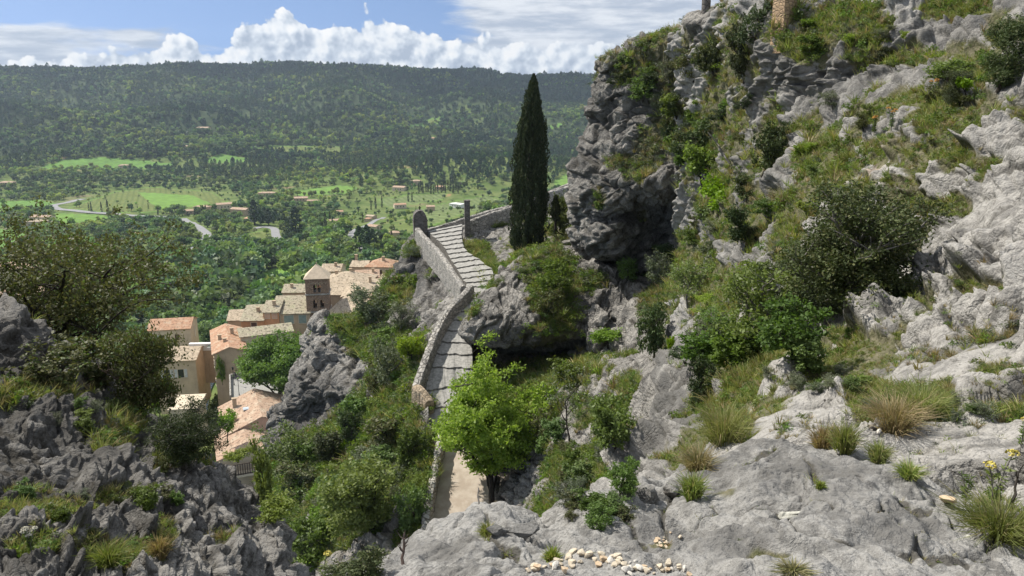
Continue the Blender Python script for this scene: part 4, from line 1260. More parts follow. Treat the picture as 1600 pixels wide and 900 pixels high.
def house(label, px, py, d, w, dp, rot=0, ridge='x', pitch=17, wall_h=8, wm=None, rm=None, hip=False, wins=(), chims=(), over=0.35, name='village_house', cat='house', group=None, skylight=None, base=None, z0=None):
    """house by the middle of its front eave line; width w, depth dp, turned rot degrees"""
    e = np.asarray(base, float) if base is not None else at(px, py, d)
    if base is not None:
        e = e + np.array([0, 0, wall_h])
    a = R(rot)
    back = np.array([-math.sin(a), math.cos(a), 0])
    c = e + back * dp / 2
    t = empty(name, (c[0], c[1], c[2] - wall_h), a)
    tag(t, label, cat, group)
    hw, hd, H = w / 2, dp / 2, wall_h
    tp = math.tan(R(pitch))
    b = MB()
    b.box((-hw, -hd, -1.0), (hw, hd, H))
    if not hip:
        if ridge == 'x':
            rz_ = H + hd * tp
            b.add([(-hw, -hd, H), (-hw, hd, H), (-hw, 0, rz_)], [(0, 2, 1)]).add([(hw, -hd, H), (hw, hd, H), (hw, 0, rz_)], [(0, 1, 2)])
        else:
            rz_ = H + hw * tp
            b.add([(-hw, -hd, H), (hw, -hd, H), (0, -hd, rz_)], [(0, 1, 2)]).add([(-hw, hd, H), (hw, hd, H), (0, hd, rz_)], [(0, 2, 1)])
    b.build('wall', wm, t)
    o_ = over
    lift = 0.17
    if hip:
        s = min(hw, hd)
        rzz = H + s * tp + lift
        ez = H - o_ * tp + lift
        X, Y = hw + o_, hd + o_
        if hw >= hd:
            r0, r1 = (-(hw - hd), 0, rzz), ((hw - hd), 0, rzz)
            if hw - hd < 0.1: r0, r1 = (-.05, 0, rzz), (.05, 0, rzz)
            quads = [[(-X, -Y, ez), (X, -Y, ez), r1, r0], [(X, Y, ez), (-X, Y, ez), r0, r1], [(X, -Y, ez), (X, Y, ez), r1], [(-X, Y, ez), (-X, -Y, ez), r0]]
        else:
            r0, r1 = (0, -(hd - hw), rzz), (0, hd - hw, rzz)
            quads = [[(X, -Y, ez), (X, Y, ez), r1, r0], [(-X, Y, ez), (-X, -Y, ez), r0, r1], [(-X, -Y, ez), (X, -Y, ez), r0], [(X, Y, ez), (-X, Y, ez), r1]]
    elif ridge == 'x':
        ez = H - o_ * tp + lift
        rz2 = H + hd * tp + lift
        X = hw + o_ * 0.6
        quads = [[(-X, -hd - o_, ez), (X, -hd - o_, ez), (X, 0, rz2), (-X, 0, rz2)], [(X, hd + o_, ez), (-X, hd + o_, ez), (-X, 0, rz2), (X, 0, rz2)]]
    else:
        ez = H - o_ * tp + lift
        rz2 = H + hw * tp + lift
        Y = hd + o_ * 0.6
        quads = [[(hw + o_, -Y, ez), (hw + o_, Y, ez), (0, Y, rz2), (0, -Y, rz2)], [(-hw - o_, Y, ez), (-hw - o_, -Y, ez), (0, -Y, rz2), (0, Y, rz2)]]
    rf = slope_mesh('roof', quads, rm, t)
    for (x, y, h) in chims:
        k = MB()
        zz = H + ((hd - abs(y)) if (ridge == 'x' and not hip) else min(hw - abs(x), hd - abs(y)) if hip else (hw - abs(x))) * tp
        k.box((x - .3, y - .25, zz - .4), (x + .3, y + .25, zz + h)).box((x - .38, y - .33, zz + h), (x + .38, y + .33, zz + h + .12))
        k.build('chimney', W_TAN, rf)
    if skylight:
        x, y = skylight
        k = MB()
        zz = H + (hw - abs(x)) * tp + lift
        k.box((x - .4, y - .5, zz + 0.02), (x + .4, y + .5, zz + .16))
        k.build('skylight', mat_plain('skylight_pane', (0.5, 0.55, 0.6), None, 1, 0.2), rf)
    for wd in wins:
        face, x, zd, ww, wh, sh, gm = (list(wd) + [None, None])[:7]
        win(t, x, H - zd, ww, wh, face, (hw, hd), sh, gm)
    return t


house('village house with three tall grey-green windows under a mottled roof, left of the belfry', 454, 490, 150, 7.6, 13, 5, 'x', 17, 12, W_TAN, R_GREY, wins=[('front', -2.6, 1.2, 1.0, 1.7, None, SHUT_G), ('front', -0.4, 1.2, 1.9, 1.7, None, SHUT_G), ('front', 2.3, 1.2, 1.5, 1.7, None, SHUT_G)], chims=[(-3.5, -4.6, 1.6)])
house('low-roofed orange house at the outer end of the belfry row', 394, 501, 148.5, 4.4, 12, 5, 'x', 14, 11, W_ORANGE, R_GREY, wins=[('front', 0.3, 1.1, 1.1, 1.4, None, SHUT_B)], chims=[(0.5, -2.6, 0.9)])
house('narrow orange house with an open loggia, between two mottled roofs', 423, 488, 149.2, 3.1, 9, 5, 'x', 15, 12, W_ORANGE, R_GREY, wins=[('front', -0.7, 0.75, 0.9, 1.0, None, W_PINK), ('front', 0.7, 0.75, 0.9, 1.0, None, W_PINK), ('front', 0.0, 3.0, 0.6, 0.6, None, SHUT_B)])
house('beige house with a long grey mottled roof behind the plane tree', 417, 522, 140, 9.6, 5.6, 24, 'x', 16, 11, W_CREAM, R_GREY, wins=[('front', -1.2, 1.0, 0.8, 0.9, None, SHUT_B), ('front', 1.6, 1.0, 0.8, 0.9, None, SHUT_B), ('front', -2.2, 3.8, 1.1, 1.8, SHUT_W)])
house('tall tan house with an orange gable roof above the stream', 359, 551, 132, 5.4, 15.5, 22, 'y', 20, 13, W_TAN, R_ORANGE, wins=[('left', -5.5, 2.5, 0.8, 1.2, SHUT_W), ('left', -5.5, 6.0, 0.8, 1.2, SHUT_W), ('left', -2.0, 3.0, 0.8, 1.2)], chims=[(-1.4, -1.0, 1.0), (0.9, 1.5, 1.2), (-0.6, -3.6, 0.7)])
house('cream house with a bright side gable half hidden by the dark tree', 264, 515, 158, 8.5, 8, 12, 'x', 18, 10, W_CREAM, R_ORANGE, wins=[('front', 1.5, 1.8, 0.9, 1.3, None, SHUT_B), ('front', -1.5, 1.8, 0.9, 1.3, SHUT_W), ('right', 0.5, 2.0, 0.7, 2.4, None, WHITE)])
house('beige house below the cream one, shuttered front over the stream', 274, 564, 143, 7.5, 9, 8, 'x', 15, 10, W_BEIGE, R_BEIGE, wins=[('front', 0.8, 2.6, 1.1, 1.7, SHUT_W), ('front', -1.8, 2.6, 1.1, 1.7, SHUT_W)])
house('long house with a pinkish ridge roof lying just below the dark outcrop', 411, 673, 103, 10.5, 11.5, 23, 'y', 22, 8, W_PINK, R_PINK, chims=[(-3.2, 2.5, 1.5), (-3.6, -2.6, 0.7)], skylight=(-1.8, -0.5))
h9 = house('small beige house with a slatted balcony rail, lowest of the village', 388, 712, 96, 7.4, 8, 23, 'y', 18, 9, W_BEIGE, R_PINK)


def balcony(h):
    m = MB()
    for i in range(26):
        x = -3.9 + i * 0.3
        m.box((x - .05, -5.3, 7.0), (x + .05, -5.22, 8.6))
    m.box((-4.0, -5.32, 7.05), (3.9, -5.2, 7.15)).box((-4.0, -5.32, 8.5), (3.9, -5.2, 8.6))
    m.build('railing', mat_plain('rail_wood', (0.09, 0.07, 0.055), None, 6), h)
    m = MB()
    m.box((-4.0, -5.4, 6.7), (3.9, -4.0, 7.0))
    m.box((0.3, -6.6, -1), (3.9, -5.4, 5.8)).add([(0.3, -6.6, 5.8), (3.9, -6.6, 5.8), (3.9, -5.4, 5.8), (0.3, -5.4, 5.8), (1.2, -5.4, 7.4), (3.9, -5.4, 7.4)], [(0, 1, 2, 3), (0, 1, 5, 4), (0, 4, 3), (1, 2, 5), (2, 3, 4, 5)])
    m.build('balcony', W_CREAM, h)


balcony(h9)
house('large hipped beige roof house with an ochre front, behind the belfry', 532, 446, 172, 11, 11, -6, 'x', 20, 8, W_ORANGE, R_BEIGE, hip=True, wins=[('front', 2.4, 1.2, 0.7, 1.1, None, GLASS), ('front', 3.7, 1.2, 0.7, 1.1, None, GLASS)], chims=[(-3.2, 1.5, 0.9), (0.5, 0.8, 0.8)])
house('house with a bright orange hipped roof at the top of the village', 592, 417, 190, 6.8, 7, -6, 'x', 24, 7, W_CREAM, R_ORANGE, hip=True, wins=[('front', 0.5, 1.3, 0.6, 1.1, None, SHUT_B), ('front', 2.3, 1.3, 0.6, 1.1, None, SHUT_B)], chims=[(0.6, -1.2, 1.1)])
house('small beige house adjoining the bright orange hipped roof', 560, 417, 192, 4.2, 6, -4, 'x', 17, 7, W_BEIGE, R_BEIGE, wins=[('front', 0.4, 1.4, 0.7, 1.0, None, SHUT_B)], chims=[(-1.4, 0.4, 1.6)])
house('low wide house with a long beige roof right behind the belfry', 540, 461, 163, 11, 9, -3, 'x', 15, 9, W_BEIGE, R_BEIGE, chims=[(3.2, -1.2, 0.8)])
house('house showing a blank greyish gable wall, beside the church nave', 556, 464, 157, 5.8, 9, 4, 'y', 20, 9, W_GREY, R_BEIGE)
house('beige roofed house with two chimneys below the large hipped roof', 593, 453, 166, 6.2, 9.5, 6, 'x', 16, 9, W_BEIGE, R_BEIGE, wins=[('front', 1.6, 1.2, 1.6, 1.1, None, SHUT_B)], chims=[(-2.2, -1.6, 1.3), (1.4, 1.0, 1.2)])
house('beige house tucked against the cliff edge of the path', 608, 441, 174, 5, 7, -8, 'x', 16, 9, W_BEIGE, R_BEIGE, chims=[(-1.2, -1.5, 1.0)])
house('small tan house behind the tall tan house, its roof just showing', 378, 500, 162, 6, 8, 10, 'x', 17, 9, W_TAN, R_BEIGE, chims=[(1.5, -1, 1.0)])
house('small beige house whose roof peeps over the belfry row', 462, 457, 172, 6, 7, 4, 'x', 17, 9, W_BEIGE, R_GREY, chims=[(-1.2, -1.5, 0.9)])
house('ochre house squeezed between the large hipped roof and the cliff', 574, 434, 181, 5.5, 7, 10, 'x', 17, 8, W_ORANGE, R_PINK, wins=[('front', 0.0, 1.2, 0.7, 1.1, SHUT_W)], chims=[(1.4, -1.2, 1.0)])
house('low pinkish house in front of the two-chimney house', 584, 474, 155, 6.5, 7, -10, 'x', 16, 8, W_PINK, R_PINK, wins=[('front', -1.0, 1.2, 0.7, 1.0, None, SHUT_B)])
house('narrow beige house behind the hipped ochre house', 516, 424, 196, 5, 7, 0, 'x', 18, 8, W_CREAM, R_BEIGE, chims=[(1.0, -1.2, 1.0)])
house('church nave with a plain pale tiled roof beside the belfry', 530, 492, 149, 6.0, 11, -30, 'x', 22, 8, W_TAN, R_BEIGE, name='church_nave', cat='church')
house('pale house roof far left below the dark leafy tree', 20, 420, 215, 12, 8, 10, 'x', 16, 6, W_CREAM, R_PINK)
house('pale house wall glimpsed low through the dark leafy tree', 30, 462, 190, 10, 8, 10, 'x', 16, 6, W_CREAM, R_PINK)


def flat_roof():
    e = at(283, 640, 122)
    t = empty('flat_roofed_annex', (e[0], e[1] + 3, e[2] - 5), R(8))
    tag(t, 'low annex with a bright white flat roof beside the stream', 'annex')
    m = MB(); m.box((-2.4, -3, -2), (2.0, 3.4, 5)); m.build('wall', W_CREAM, t)
    m = MB(); m.box((-2.6, -3.2, 5), (2.2, 3.6, 5.18)); m.build('roof', W_CREAM, t)


flat_roof()


def parapet():
    e = at(318, 547, 150)
    t = empty('parapet_wall', (e[0], e[1], e[2] - 4), R(4))
    tag(t, 'white parapet with dark openings on a brown wall, between two houses', 'parapet')
    m = MB(); m.box((-2.6, -0.3, -3), (2.6, 0.4, 4.0)); m.build('wall', W_TAN, t)
    m = MB()
    m.box((-2.7, -0.4, 4.0), (2.7, 0.5, 4.5)).box((-2.7, -0.4, 5.1), (2.7, 0.5, 5.5))
    for x0, x1 in ((-2.7, -1.7), (-0.7, 0.5), (1.5, 2.7)):
        m.box((x0, -0.36, 4.5), (x1, 0.46, 5.1))
    m.build('parapet', WHITE, t)


parapet()


def terrace_yard():
    e = at(372, 622, 118)
    t = empty('village_terrace', (e[0], e[1], e[2] - 5), R(20))
    tag(t, 'paved village terrace with a white edge wall above the stream', 'terrace')
    m = MB(); m.box((-1.0, 0, -2), (7.0, 10.0, 5.0)); m.build('platform', COBBLE, t)
    m = MB(); m.box((-1.25, -0.2, -2.1), (-1.003, 10.2, 5.7)).box((-1.0, 9.8, 5.004), (7.0, 10.1, 5.8)); m.build('edge_wall', STONE_PALE, t)
    for k, (x, y, lab) in enumerate(((0.2, 1.2, 'black street lamp at the near end of the white terrace'), (-0.5, 6.4, 'black street lamp halfway along the white terrace wall'))):
        Mx = Matrix.Translation(t.location) @ Matrix.Rotation(R(20), 4, 'Z')
        p = Mx @ Vector((x, y, 5.0))
        l = empty('street_lamp', p)
        tag(l, lab, 'street lamp', 'street lamps on the terrace')
        b = MB(); b.tube([(0, 0, 0), (0, 0, 0.4), (0, 0, 2.7)], [0.10, 0.05, 0.04], 8); b.build('post', IRON, l)
        b = MB(); b.tube([(0, 0, 2.7), (0, 0, 2.78), (0, 0, 3.15), (0, 0, 3.2), (0, 0, 3.35)], [0.06, 0.11, 0.17, 0.2, 0.02], 6); b.build('lantern', IRON, l)
    return t


YARD = terrace_yard()


def person(label, yard_xy, shirt, trousers, hair, face_rz):
    Mx = Matrix.Translation(YARD.location) @ Matrix.Rotation(R(20), 4, 'Z')
    p = Mx @ Vector((yard_xy[0], yard_xy[1], 5.0))
    bpm = bpy.data.meshes.new('person')
    J = [(0, 0, .95), (0, 0, 1.15), (0, 0, 1.38), (0, 0, 1.5), (0, -.02, 1.6), (0, -.01, 1.72),
         (.1, 0, .9), (.11, -.02, .5), (.11, .02, .07), (.11, -.14, .03), (-.1, 0, .9), (-.11, -.02, .5), (-.11, .02, .07), (-.11, -.14, .03),
         (.18, 0, 1.4), (.25, .03, 1.14), (.2, -.16, 1.02), (-.18, 0, 1.4), (-.25, .03, 1.14), (-.2, -.16, 1.02)]
    E = [(0, 1), (1, 2), (2, 3), (3, 4), (4, 5), (0, 6), (6, 7), (7, 8), (8, 9), (0, 10), (10, 11), (11, 12), (12, 13), (2, 14), (14, 15), (15, 16), (2, 17), (17, 18), (18, 19)]
    rad = [.15, .14, .16, .06, .09, .085, .1, .065, .05, .045, .1, .065, .05, .045, .07, .05, .04, .07, .05, .04]
    bpm.from_pydata(J, E, [])
    o = bpy.data.objects.new('person', bpm)
    COL.objects.link(o)
    sk = o.modifiers.new('skin', 'SKIN')
    ss = o.modifiers.new('smooth', 'SUBSURF'); ss.levels = 1; ss.render_levels = 1
    for i, r_ in enumerate(rad):
        bpm.skin_vertices[0].data[i].radius = (r_, r_ * .8)
    bpm.skin_vertices[0].data[0].use_root = True
    dg = bpy.context.evaluated_depsgraph_get()
    me = bpy.data.meshes.new_from_object(o.evaluated_get(dg))
    o.modifiers.clear()
    o.data = me
    for m in (shirt, trousers, SKIN, hair):
        me.materials.append(m)
    for f in me.polygons:
        z = f.center.z
        f.material_index = 3 if z > 1.66 else 2 if (z > 1.47 or (abs(f.center.x) > .17 and z < 1.15 and z > .9)) else 1 if z < .96 else 0
        f.use_smooth = True
    o.location = p
    o.rotation_euler = (0, 0, face_rz)
    tag(o, label, 'person')


SKIN = mat_plain('skin', (0.5, 0.32, 0.24), None, 4, 0.6)
person('person in a blue shirt and pale shorts standing at the terrace wall', (1.3, 9.2), mat_plain('blue_cloth', (0.03, 0.12, 0.5), None, 3), mat_plain('pale_cloth', (0.45, 0.4, 0.34), None, 3), SHUT_B, R(150))
person('person in dark clothes beside the person in blue', (-0.2, 8.8), mat_plain('dark_cloth', (0.05, 0.05, 0.055), None, 3), mat_plain('dark_trousers', (0.04, 0.04, 0.05), None, 3), SHUT_B, R(200))


# ---- the belfry
def belfry():
    e = at(491.5, 436.5, 151)
    Hh = 22.0
    t = empty('bell_tower', (e[0], e[1] + 2.2, e[2] - Hh), R(9))
    tag(t, 'square brown stone bell tower with paired arches and a pale pyramid roof', 'bell tower')
    w = 2.25

    def arch(x, z0, ww, hh, y0, y1):
        oo = [(x - ww / 2, z0), (x + ww / 2, z0)] + [(x + ww / 2 * math.cos(a), z0 + hh - ww / 2 + ww / 2 * math.sin(a)) for a in np.linspace(0, math.pi, 9)]
        n = len(oo)
        return [(a, y0, c) for a, c in oo] + [(a, y1, c) for a, c in oo], [tuple(range(n)), tuple(range(2 * n - 1, n - 1, -1))] + [(i, n + i, n + (i + 1) % n, (i + 1) % n) for i in range(n)]
    body = MB()
    body.box((-w, -w, -2), (w, w, Hh))
    bo = body.build('body', TOWER_STONE, t)
    cut = MB()
    cut.box((-w + .55, -w + .55, 8), (w - .55, w - .55, Hh - .5))
    for sgn in (0, 1):
        for (xs, z0, ww, hh) in (((-0.42, 0.42), Hh - 2.75, 0.62, 1.65), ((-0.55, 0.85), Hh - 6.0, 0.72, 1.75)):
            for x in xs:
                V, F = arch(x, z0, ww, hh, -5, 5)
                if sgn:
                    V = [(-b_, a_, c_) for a_, b_, c_ in V]
                cut.add(V, F)
    co = cut.build('cutter', TOWER_STONE)
    co.location = t.location; co.rotation_euler = t.rotation_euler
    bpy.context.view_layer.update()
    md = bo.modifiers.new('cut', 'BOOLEAN')
    md.operation = 'DIFFERENCE'; md.object = co; md.solver = 'EXACT'; md.use_self = True
    dg = bpy.context.evaluated_depsgraph_get()
    me = bpy.data.meshes.new_from_object(bo.evaluated_get(dg))
    bo.modifiers.clear(); bo.data = me
    bpy.data.objects.remove(co)
    for z, p_ in ((Hh - 3.25, .16), (Hh - 6.9, .16), (Hh - 0.15, .12)):
        m = MB(); m.box((-w - p_, -w - p_, z), (w + p_, w + p_, z + .28)); m.build('cornice', STONE_PALE if z < Hh - 1 else TOWER_STONE, t)
    m = MB()
    for x in (-1.35, -0.65, 0.05, 0.75, 1.45):       # little blind arches under the eaves
        for k in range(6):
            a0, a1 = math.pi * k / 6, math.pi * (k + 1) / 6
            for q in (0.26,):
                V = [(x + q * math.cos(a0), -w - .09, Hh - 1.0 + q * math.sin(a0)), (x + (q + .12) * math.cos(a0), -w - .09, Hh - 1.0 + (q + .12) * math.sin(a0)),
                     (x + (q + .12) * math.cos(a1), -w - .09, Hh - 1.0 + (q + .12) * math.sin(a1)), (x + q * math.cos(a1), -w - .09, Hh - 1.0 + q * math.sin(a1))]
                m.add(V + [(a, b_ + .11, c) for a, b_, c in V], [(0, 1, 2, 3), (0, 4, 5, 1), (1, 5, 6, 2), (2, 6, 7, 3), (3, 7, 4, 0)])
    m.build('blind_arcade', STONE_WARM, t)
    s = w + .3
    z = Hh + .14
    ap = (0, 0, Hh + 2.75)
    slope_mesh('roof', [[(-s, -s, z), (s, -s, z), ap], [(s, -s, z), (s, s, z), ap], [(s, s, z), (-s, s, z), ap], [(-s, s, z), (-s, -s, z), ap]], mat_plain('pale_roof_slab', (0.56, 0.46, 0.34), (0.47, 0.38, 0.28), 1.5), t, th=.12)
    m = MB()
    m.box((-0.12, -0.12, Hh + 2.6), (0.12, 0.12, Hh + 2.95)); m.build('finial', STONE_WARM, t)


belfry()

# ------------------------------------------------------------------ houses scattered over the valley
def far_house(label, px, py, wpx, dpf=0.8, rot=0, hip=False, rm=None, wm=None, hpx=None, n=2, flat=False):
    p = vcast(px, py)
    d = np.linalg.norm(p)
    w = wpx * d / 1209
    h = (hpx or 5) * d / 1209
    g = np.array([p[0], p[1], valley_z(p[0], p[1]).item()])
    wl = []
    k = max(1, int(w // 4))
    if w > 9:
        wl = [('front', (i - (k - 1) / 2) * 3.2, h * 0.45, 1.1, 1.4, None, GLASS) for i in range(k)]
    return house(label, 0, 0, 0, w, max(6, w * dpf), rot, 'x', 16 if not flat else 3, h, wm or W_CREAM, rm or R_PINK, hip=hip, wins=wl, name='valley_house', base=g)


FAR = [
    ('long cream stone house in the left of the valley with a pinkish roof', 62, 350, 30, .5, -8, R_PINK, 9), ('low stone barn with a grey roof in front of the long cream house', 55, 357, 28, .5, -14, R_BEIGE, 9),
    ('largest valley house, two storeys with rows of windows by the roundabout', 372, 338, 30, .5, -6, R_PINK, 10), ('pink roofed wing behind the largest valley house', 352, 328, 24, .6, 0, R_PINK, 8),
    ('low pale house in the car park cluster beside the bend', 312, 330, 24, .6, 6, R_PINK, 6), ('small cream house at the outer end of the car park cluster', 296, 335, 16, .7, 10, R_PINK, 5),
    ('orange roofed outbuilding under the tall dark conifer', 386, 346, 14, .7, 0, R_ORANGE, 4), ('wide brown house alone in the meadow above the roundabout', 416, 308, 26, .4, 2, R_PINK, 6),
    ('cream villa half hidden by round trees right of the meadow', 470, 315, 22, .6, -5, R_PINK, 5), ('cream villa with a wide pale roof below the dark pine wood', 622, 299, 22, .6, -8, R_PINK, 6),
    ('white villa higher than its neighbours at the foot of the pine wood', 652, 289, 16, .7, -8, R_PINK, 6), ('villa at the end of the long cypress row', 686, 297, 14, .7, 0, R_ORANGE, 5),
    ('terracotta villa with two roofs below the cypress row', 626, 326, 20, .6, 12, R_ORANGE, 6), ('modern white flat roofed house on the olive slope', 711, 325, 23, .6, -4, None, 6),
    ('small tan house just behind the wayside shrine', 673, 330, 14, .8, 8, R_PINK, 7), ('salmon roofed house left of the twin cypresses', 529, 336, 16, .7, 0, R_ORANGE, 5),
    ('small salmon house between cypresses, middle of the valley', 573, 347, 9, .8, 0, R_ORANGE, 5), ('white walled house with a lean roof above the village', 524, 352, 18, .7, 5, R_PINK, 7),
    ('cream house behind the tall dark cypresses above the village', 580, 362, 20, .6, -5, R_PINK, 8), ('cream house with a cypress at its corner, near the cliff edge', 618, 374, 14, .8, 8, R_PINK, 10),
    ('cream house with a pale awning in the middle orchards', 577, 343, 15, .6, 10, R_BEIGE, 5), ('long pink roofed farmhouse behind the orchards', 488, 318, 18, .5, 0, R_PINK, 4),
    ('lone farmhouse below the large green field', 193, 263, 14, .6, 0, R_PINK, 4), ('hillside farmhouse among pale trees below the woods', 315, 203, 22, .4, 0, R_PINK, 3),
    ('small white house low on the wooded slope', 228, 230, 9, .6, 0, R_PINK, 3), ('low pink roofed house beyond the green fields', 290, 232, 11, .6, 0, R_PINK, 3),
    ('orange roofed house glimpsed among round trees left of the road', 216, 371, 10, .8, 0, R_ORANGE, 5), ('small villa in the pine wood with a red roof', 676, 219, 8, .8, 0, R_ORANGE, 3),
    ('long pale barn at the far left edge of the valley', 8, 289, 20, .5, 0, R_PINK, 3), ('pale villa in the orchards beside the winding road', 505, 330, 10, .8, 0, R_PINK, 4),
]
for i_, (lab, px, py, w, dpf, rot, rm, hp) in enumerate(FAR):
    rot = rot + [0, 18, -14, 30, -26, 8, -35][i_ % 7]
    if rm is None:
        far_house(lab, px, py, w, dpf, rot, rm=WHITE, wm=WHITE, hpx=hp, flat=True)
    else:
        far_house(lab, px, py, w * .92, dpf, rot, hip=(i_ % 3 == 1), rm=rm, hpx=hp, wm=[W_CREAM, W_BEIGE, W_TAN][i_ % 3])

# ------------------------------------------------------------------ roads and the stream
def ribbon(name, label, pix, width, mat, cat, lift=0.25, n=120):
    C_ = np.array([vcast(*p) for p in pix])
    C_ = spline(C_, n)
    d = np.gradient(C_, axis=0); d[:, 2] = 0
    d /= np.linalg.norm(d, axis=1, keepdims=True) + 1e-9
    nr = np.c_[-d[:, 1], d[:, 0], np.zeros(n)]
    rows = []
    for s in (-1, -0.5, 0, 0.5, 1):
        Q = C_ + nr * (s * np.broadcast_to(width, (n,))[:, None] / 2)
        Q[:, 2] = valley_z(Q[:, 0], Q[:, 1]) + lift
        rows.append(Q)
    zc = np.max([q[:, 2] for q in rows], axis=0)
    for q in rows: q[:, 2] = zc
    G = np.stack(rows, 1)
    me = mesh_np(name, G.reshape(-1, 3), grid_faces(n, 5)[:, ::-1], [mat])
    return tag(obj(name, me), label, cat, kind='structure')


ROADS = [
    ('grey road sweeping round a bend past the cypress row', [(130, 311), (108, 316), (84, 321), (92, 327), (130, 331), (190, 336), (240, 339), (272, 340)], 9),
    ('grey road through the car park towards the village', [(285, 342), (300, 350), (318, 362), (325, 370), (310, 385), (296, 398), (286, 412), (262, 424), (236, 432)], 8),
    ('pale lane winding between orchards above the village', [(452, 384), (438, 378), (431, 368), (428, 358), (412, 355), (398, 357)], 6.5),
    ('narrow lane between the villas below the cypress row', [(575, 395), (560, 385), (548, 372), (556, 360), (580, 350), (600, 340)], 4),
]
for lab, pix, w in ROADS:
    ribbon('road', lab, pix, w, ASPHALT, 'road')
ribbon('stream', 'dark stream with white ripples between the village houses', [(345, 568), (336, 580), (322, 596), (312, 615), (306, 640), (300, 668), (296, 700)], 5.0, WATER, 'stream', lift=0.4, n=60)

# ------------------------------------------------------------------ plants: leaves, branches, prototypes
L_BRIGHT = mat_leaf('spring_green_leaves', (0.19, 0.29, 0.035), (0.29, 0.40, 0.055), (0.35, 0.44, 0.09), 0.52, obj_var=0.05)
L_MID = mat_leaf('mid_green_leaves', (0.098, 0.148, 0.036), (0.155, 0.215, 0.056), None, 0.42)
L_PLANE = mat_leaf('plane_tree_leaves', (0.10, 0.19, 0.04), (0.16, 0.26, 0.055), None, 0.42, obj_var=0.05)
L_YELL = mat_leaf('yellow_green_leaves', (0.15, 0.23, 0.025), (0.22, 0.30, 0.04), None, 0.42)
L_DARK = mat_leaf('juniper_needles', (0.040, 0.062, 0.022), (0.070, 0.095, 0.034), (0.105, 0.115, 0.05), 0.22, 0.65)
L_CYP = mat_leaf('cypress_scales', (0.026, 0.040, 0.018), (0.050, 0.066, 0.027), (0.075, 0.082, 0.038), 0.15, 0.7, obj_var=0.1)
L_OLIVE = mat_leaf('olive_leaves', (0.085, 0.11, 0.06), (0.13, 0.15, 0.09), (0.18, 0.20, 0.13), 0.25)
L_BROWN = mat_leaf('bronze_leaves', (0.080, 0.090, 0.034), (0.13, 0.128, 0.052), (0.10, 0.15, 0.04), 0.36, obj_var=0.1)
L_GRASS = mat_leaf('grass_blades', (0.16, 0.21, 0.05), (0.25, 0.29, 0.085), (0.36, 0.32, 0.16), 0.4, 0.6)
L_STRAW = mat_leaf('dry_grass_blades', (0.24, 0.20, 0.10), (0.36, 0.29, 0.15), (0.16, 0.17, 0.06), 0.3, 0.6)
L_PINE = mat_leaf('far_pine_needles', (0.050, 0.082, 0.034), (0.080, 0.118, 0.052), None, 0.2, 0.7, obj_var=0.4, region=True)
L_OAK = mat_leaf('far_oak_leaves', (0.16, 0.215, 0.072), (0.22, 0.275, 0.10), None, 0.35, 0.6, obj_var=0.4, region=True)
L_LIME = mat_leaf('far_young_leaves', (0.235, 0.295, 0.08), (0.30, 0.355, 0.105), None, 0.35, 0.6, obj_var=0.3, region=True)
L_HOLM = mat_leaf('far_dark_leaves', (0.085, 0.125, 0.048), (0.12, 0.165, 0.064), None, 0.28, 0.6, obj_var=0.35, region=True)
L_GREY = mat_leaf('far_grey_leaves', (0.19, 0.225, 0.14), (0.26, 0.29, 0.20), None, 0.25, 0.6, obj_var=0.25)
BARK = mat_plain('dark_bark', (0.05, 0.042, 0.034), (0.028, 0.024, 0.02), 9, 0.9, 0.6, 0.01)
BARK_G = mat_plain('grey_bark', (0.22, 0.205, 0.185), (0.12, 0.11, 0.10), 9, 0.9, 0.6, 0.01)
TWIG = mat_plain('reddish_twigs', (0.10, 0.070, 0.058), (0.07, 0.055, 0.05), 6, 0.9)
FL_YEL = mat_plain('yellow_flowers', (0.50, 0.43, 0.10), (0.40, 0.33, 0.08), 30, 0.7)
FL_ORA = mat_plain('orange_flower_heads', (0.55, 0.30, 0.07), (0.42, 0.22, 0.05), 30, 0.7)


def quads(C_, size, g, up=0.0, asp=0.55, droop=0.0, dirs=None):
    """one leaf-shaped quad per centre; up pulls the faces towards the sky"""
    n = len(C_)
    if dirs is None:
        a = g.normal(size=(n, 3))
    else:
        a = dirs + g.normal(size=(n, 3)) * 0.35
    a[:, 2] -= droop
    a /= np.linalg.norm(a, axis=1, keepdims=True)
    nn = g.normal(size=(n, 3))
    nn[:, 2] += up
    b = np.cross(nn, a)
    b /= np.linalg.norm(b, axis=1, keepdims=True) + 1e-9
    s = (size * g.uniform(0.65, 1.3, n))[:, None] if np.isscalar(size) else size[:, None]
    V = np.stack([C_ - a * s * .5, C_ + b * s * asp * .5, C_ + a * s * .5, C_ - b * s * asp * .5], 1).reshape(-1, 3)
    F = np.arange(4 * n).reshape(n, 4)
    return V, F


def clumps(centres, rad, n, g, shell=0.6, flat=0.8):
    """n points clustered round centres (leaves at twig ends)"""
    k = g.integers(0, len(centres), n)
    d = g.normal(size=(n, 3))
    d /= np.linalg.norm(d, axis=1, keepdims=True)
    r = rad * (shell + (1 - shell) * g.random(n)) * g.random(n) ** 0.25
    r = r if np.isscalar(rad) else r
    return centres[k] + d * r[:, None] * np.array([1, 1, flat]), d


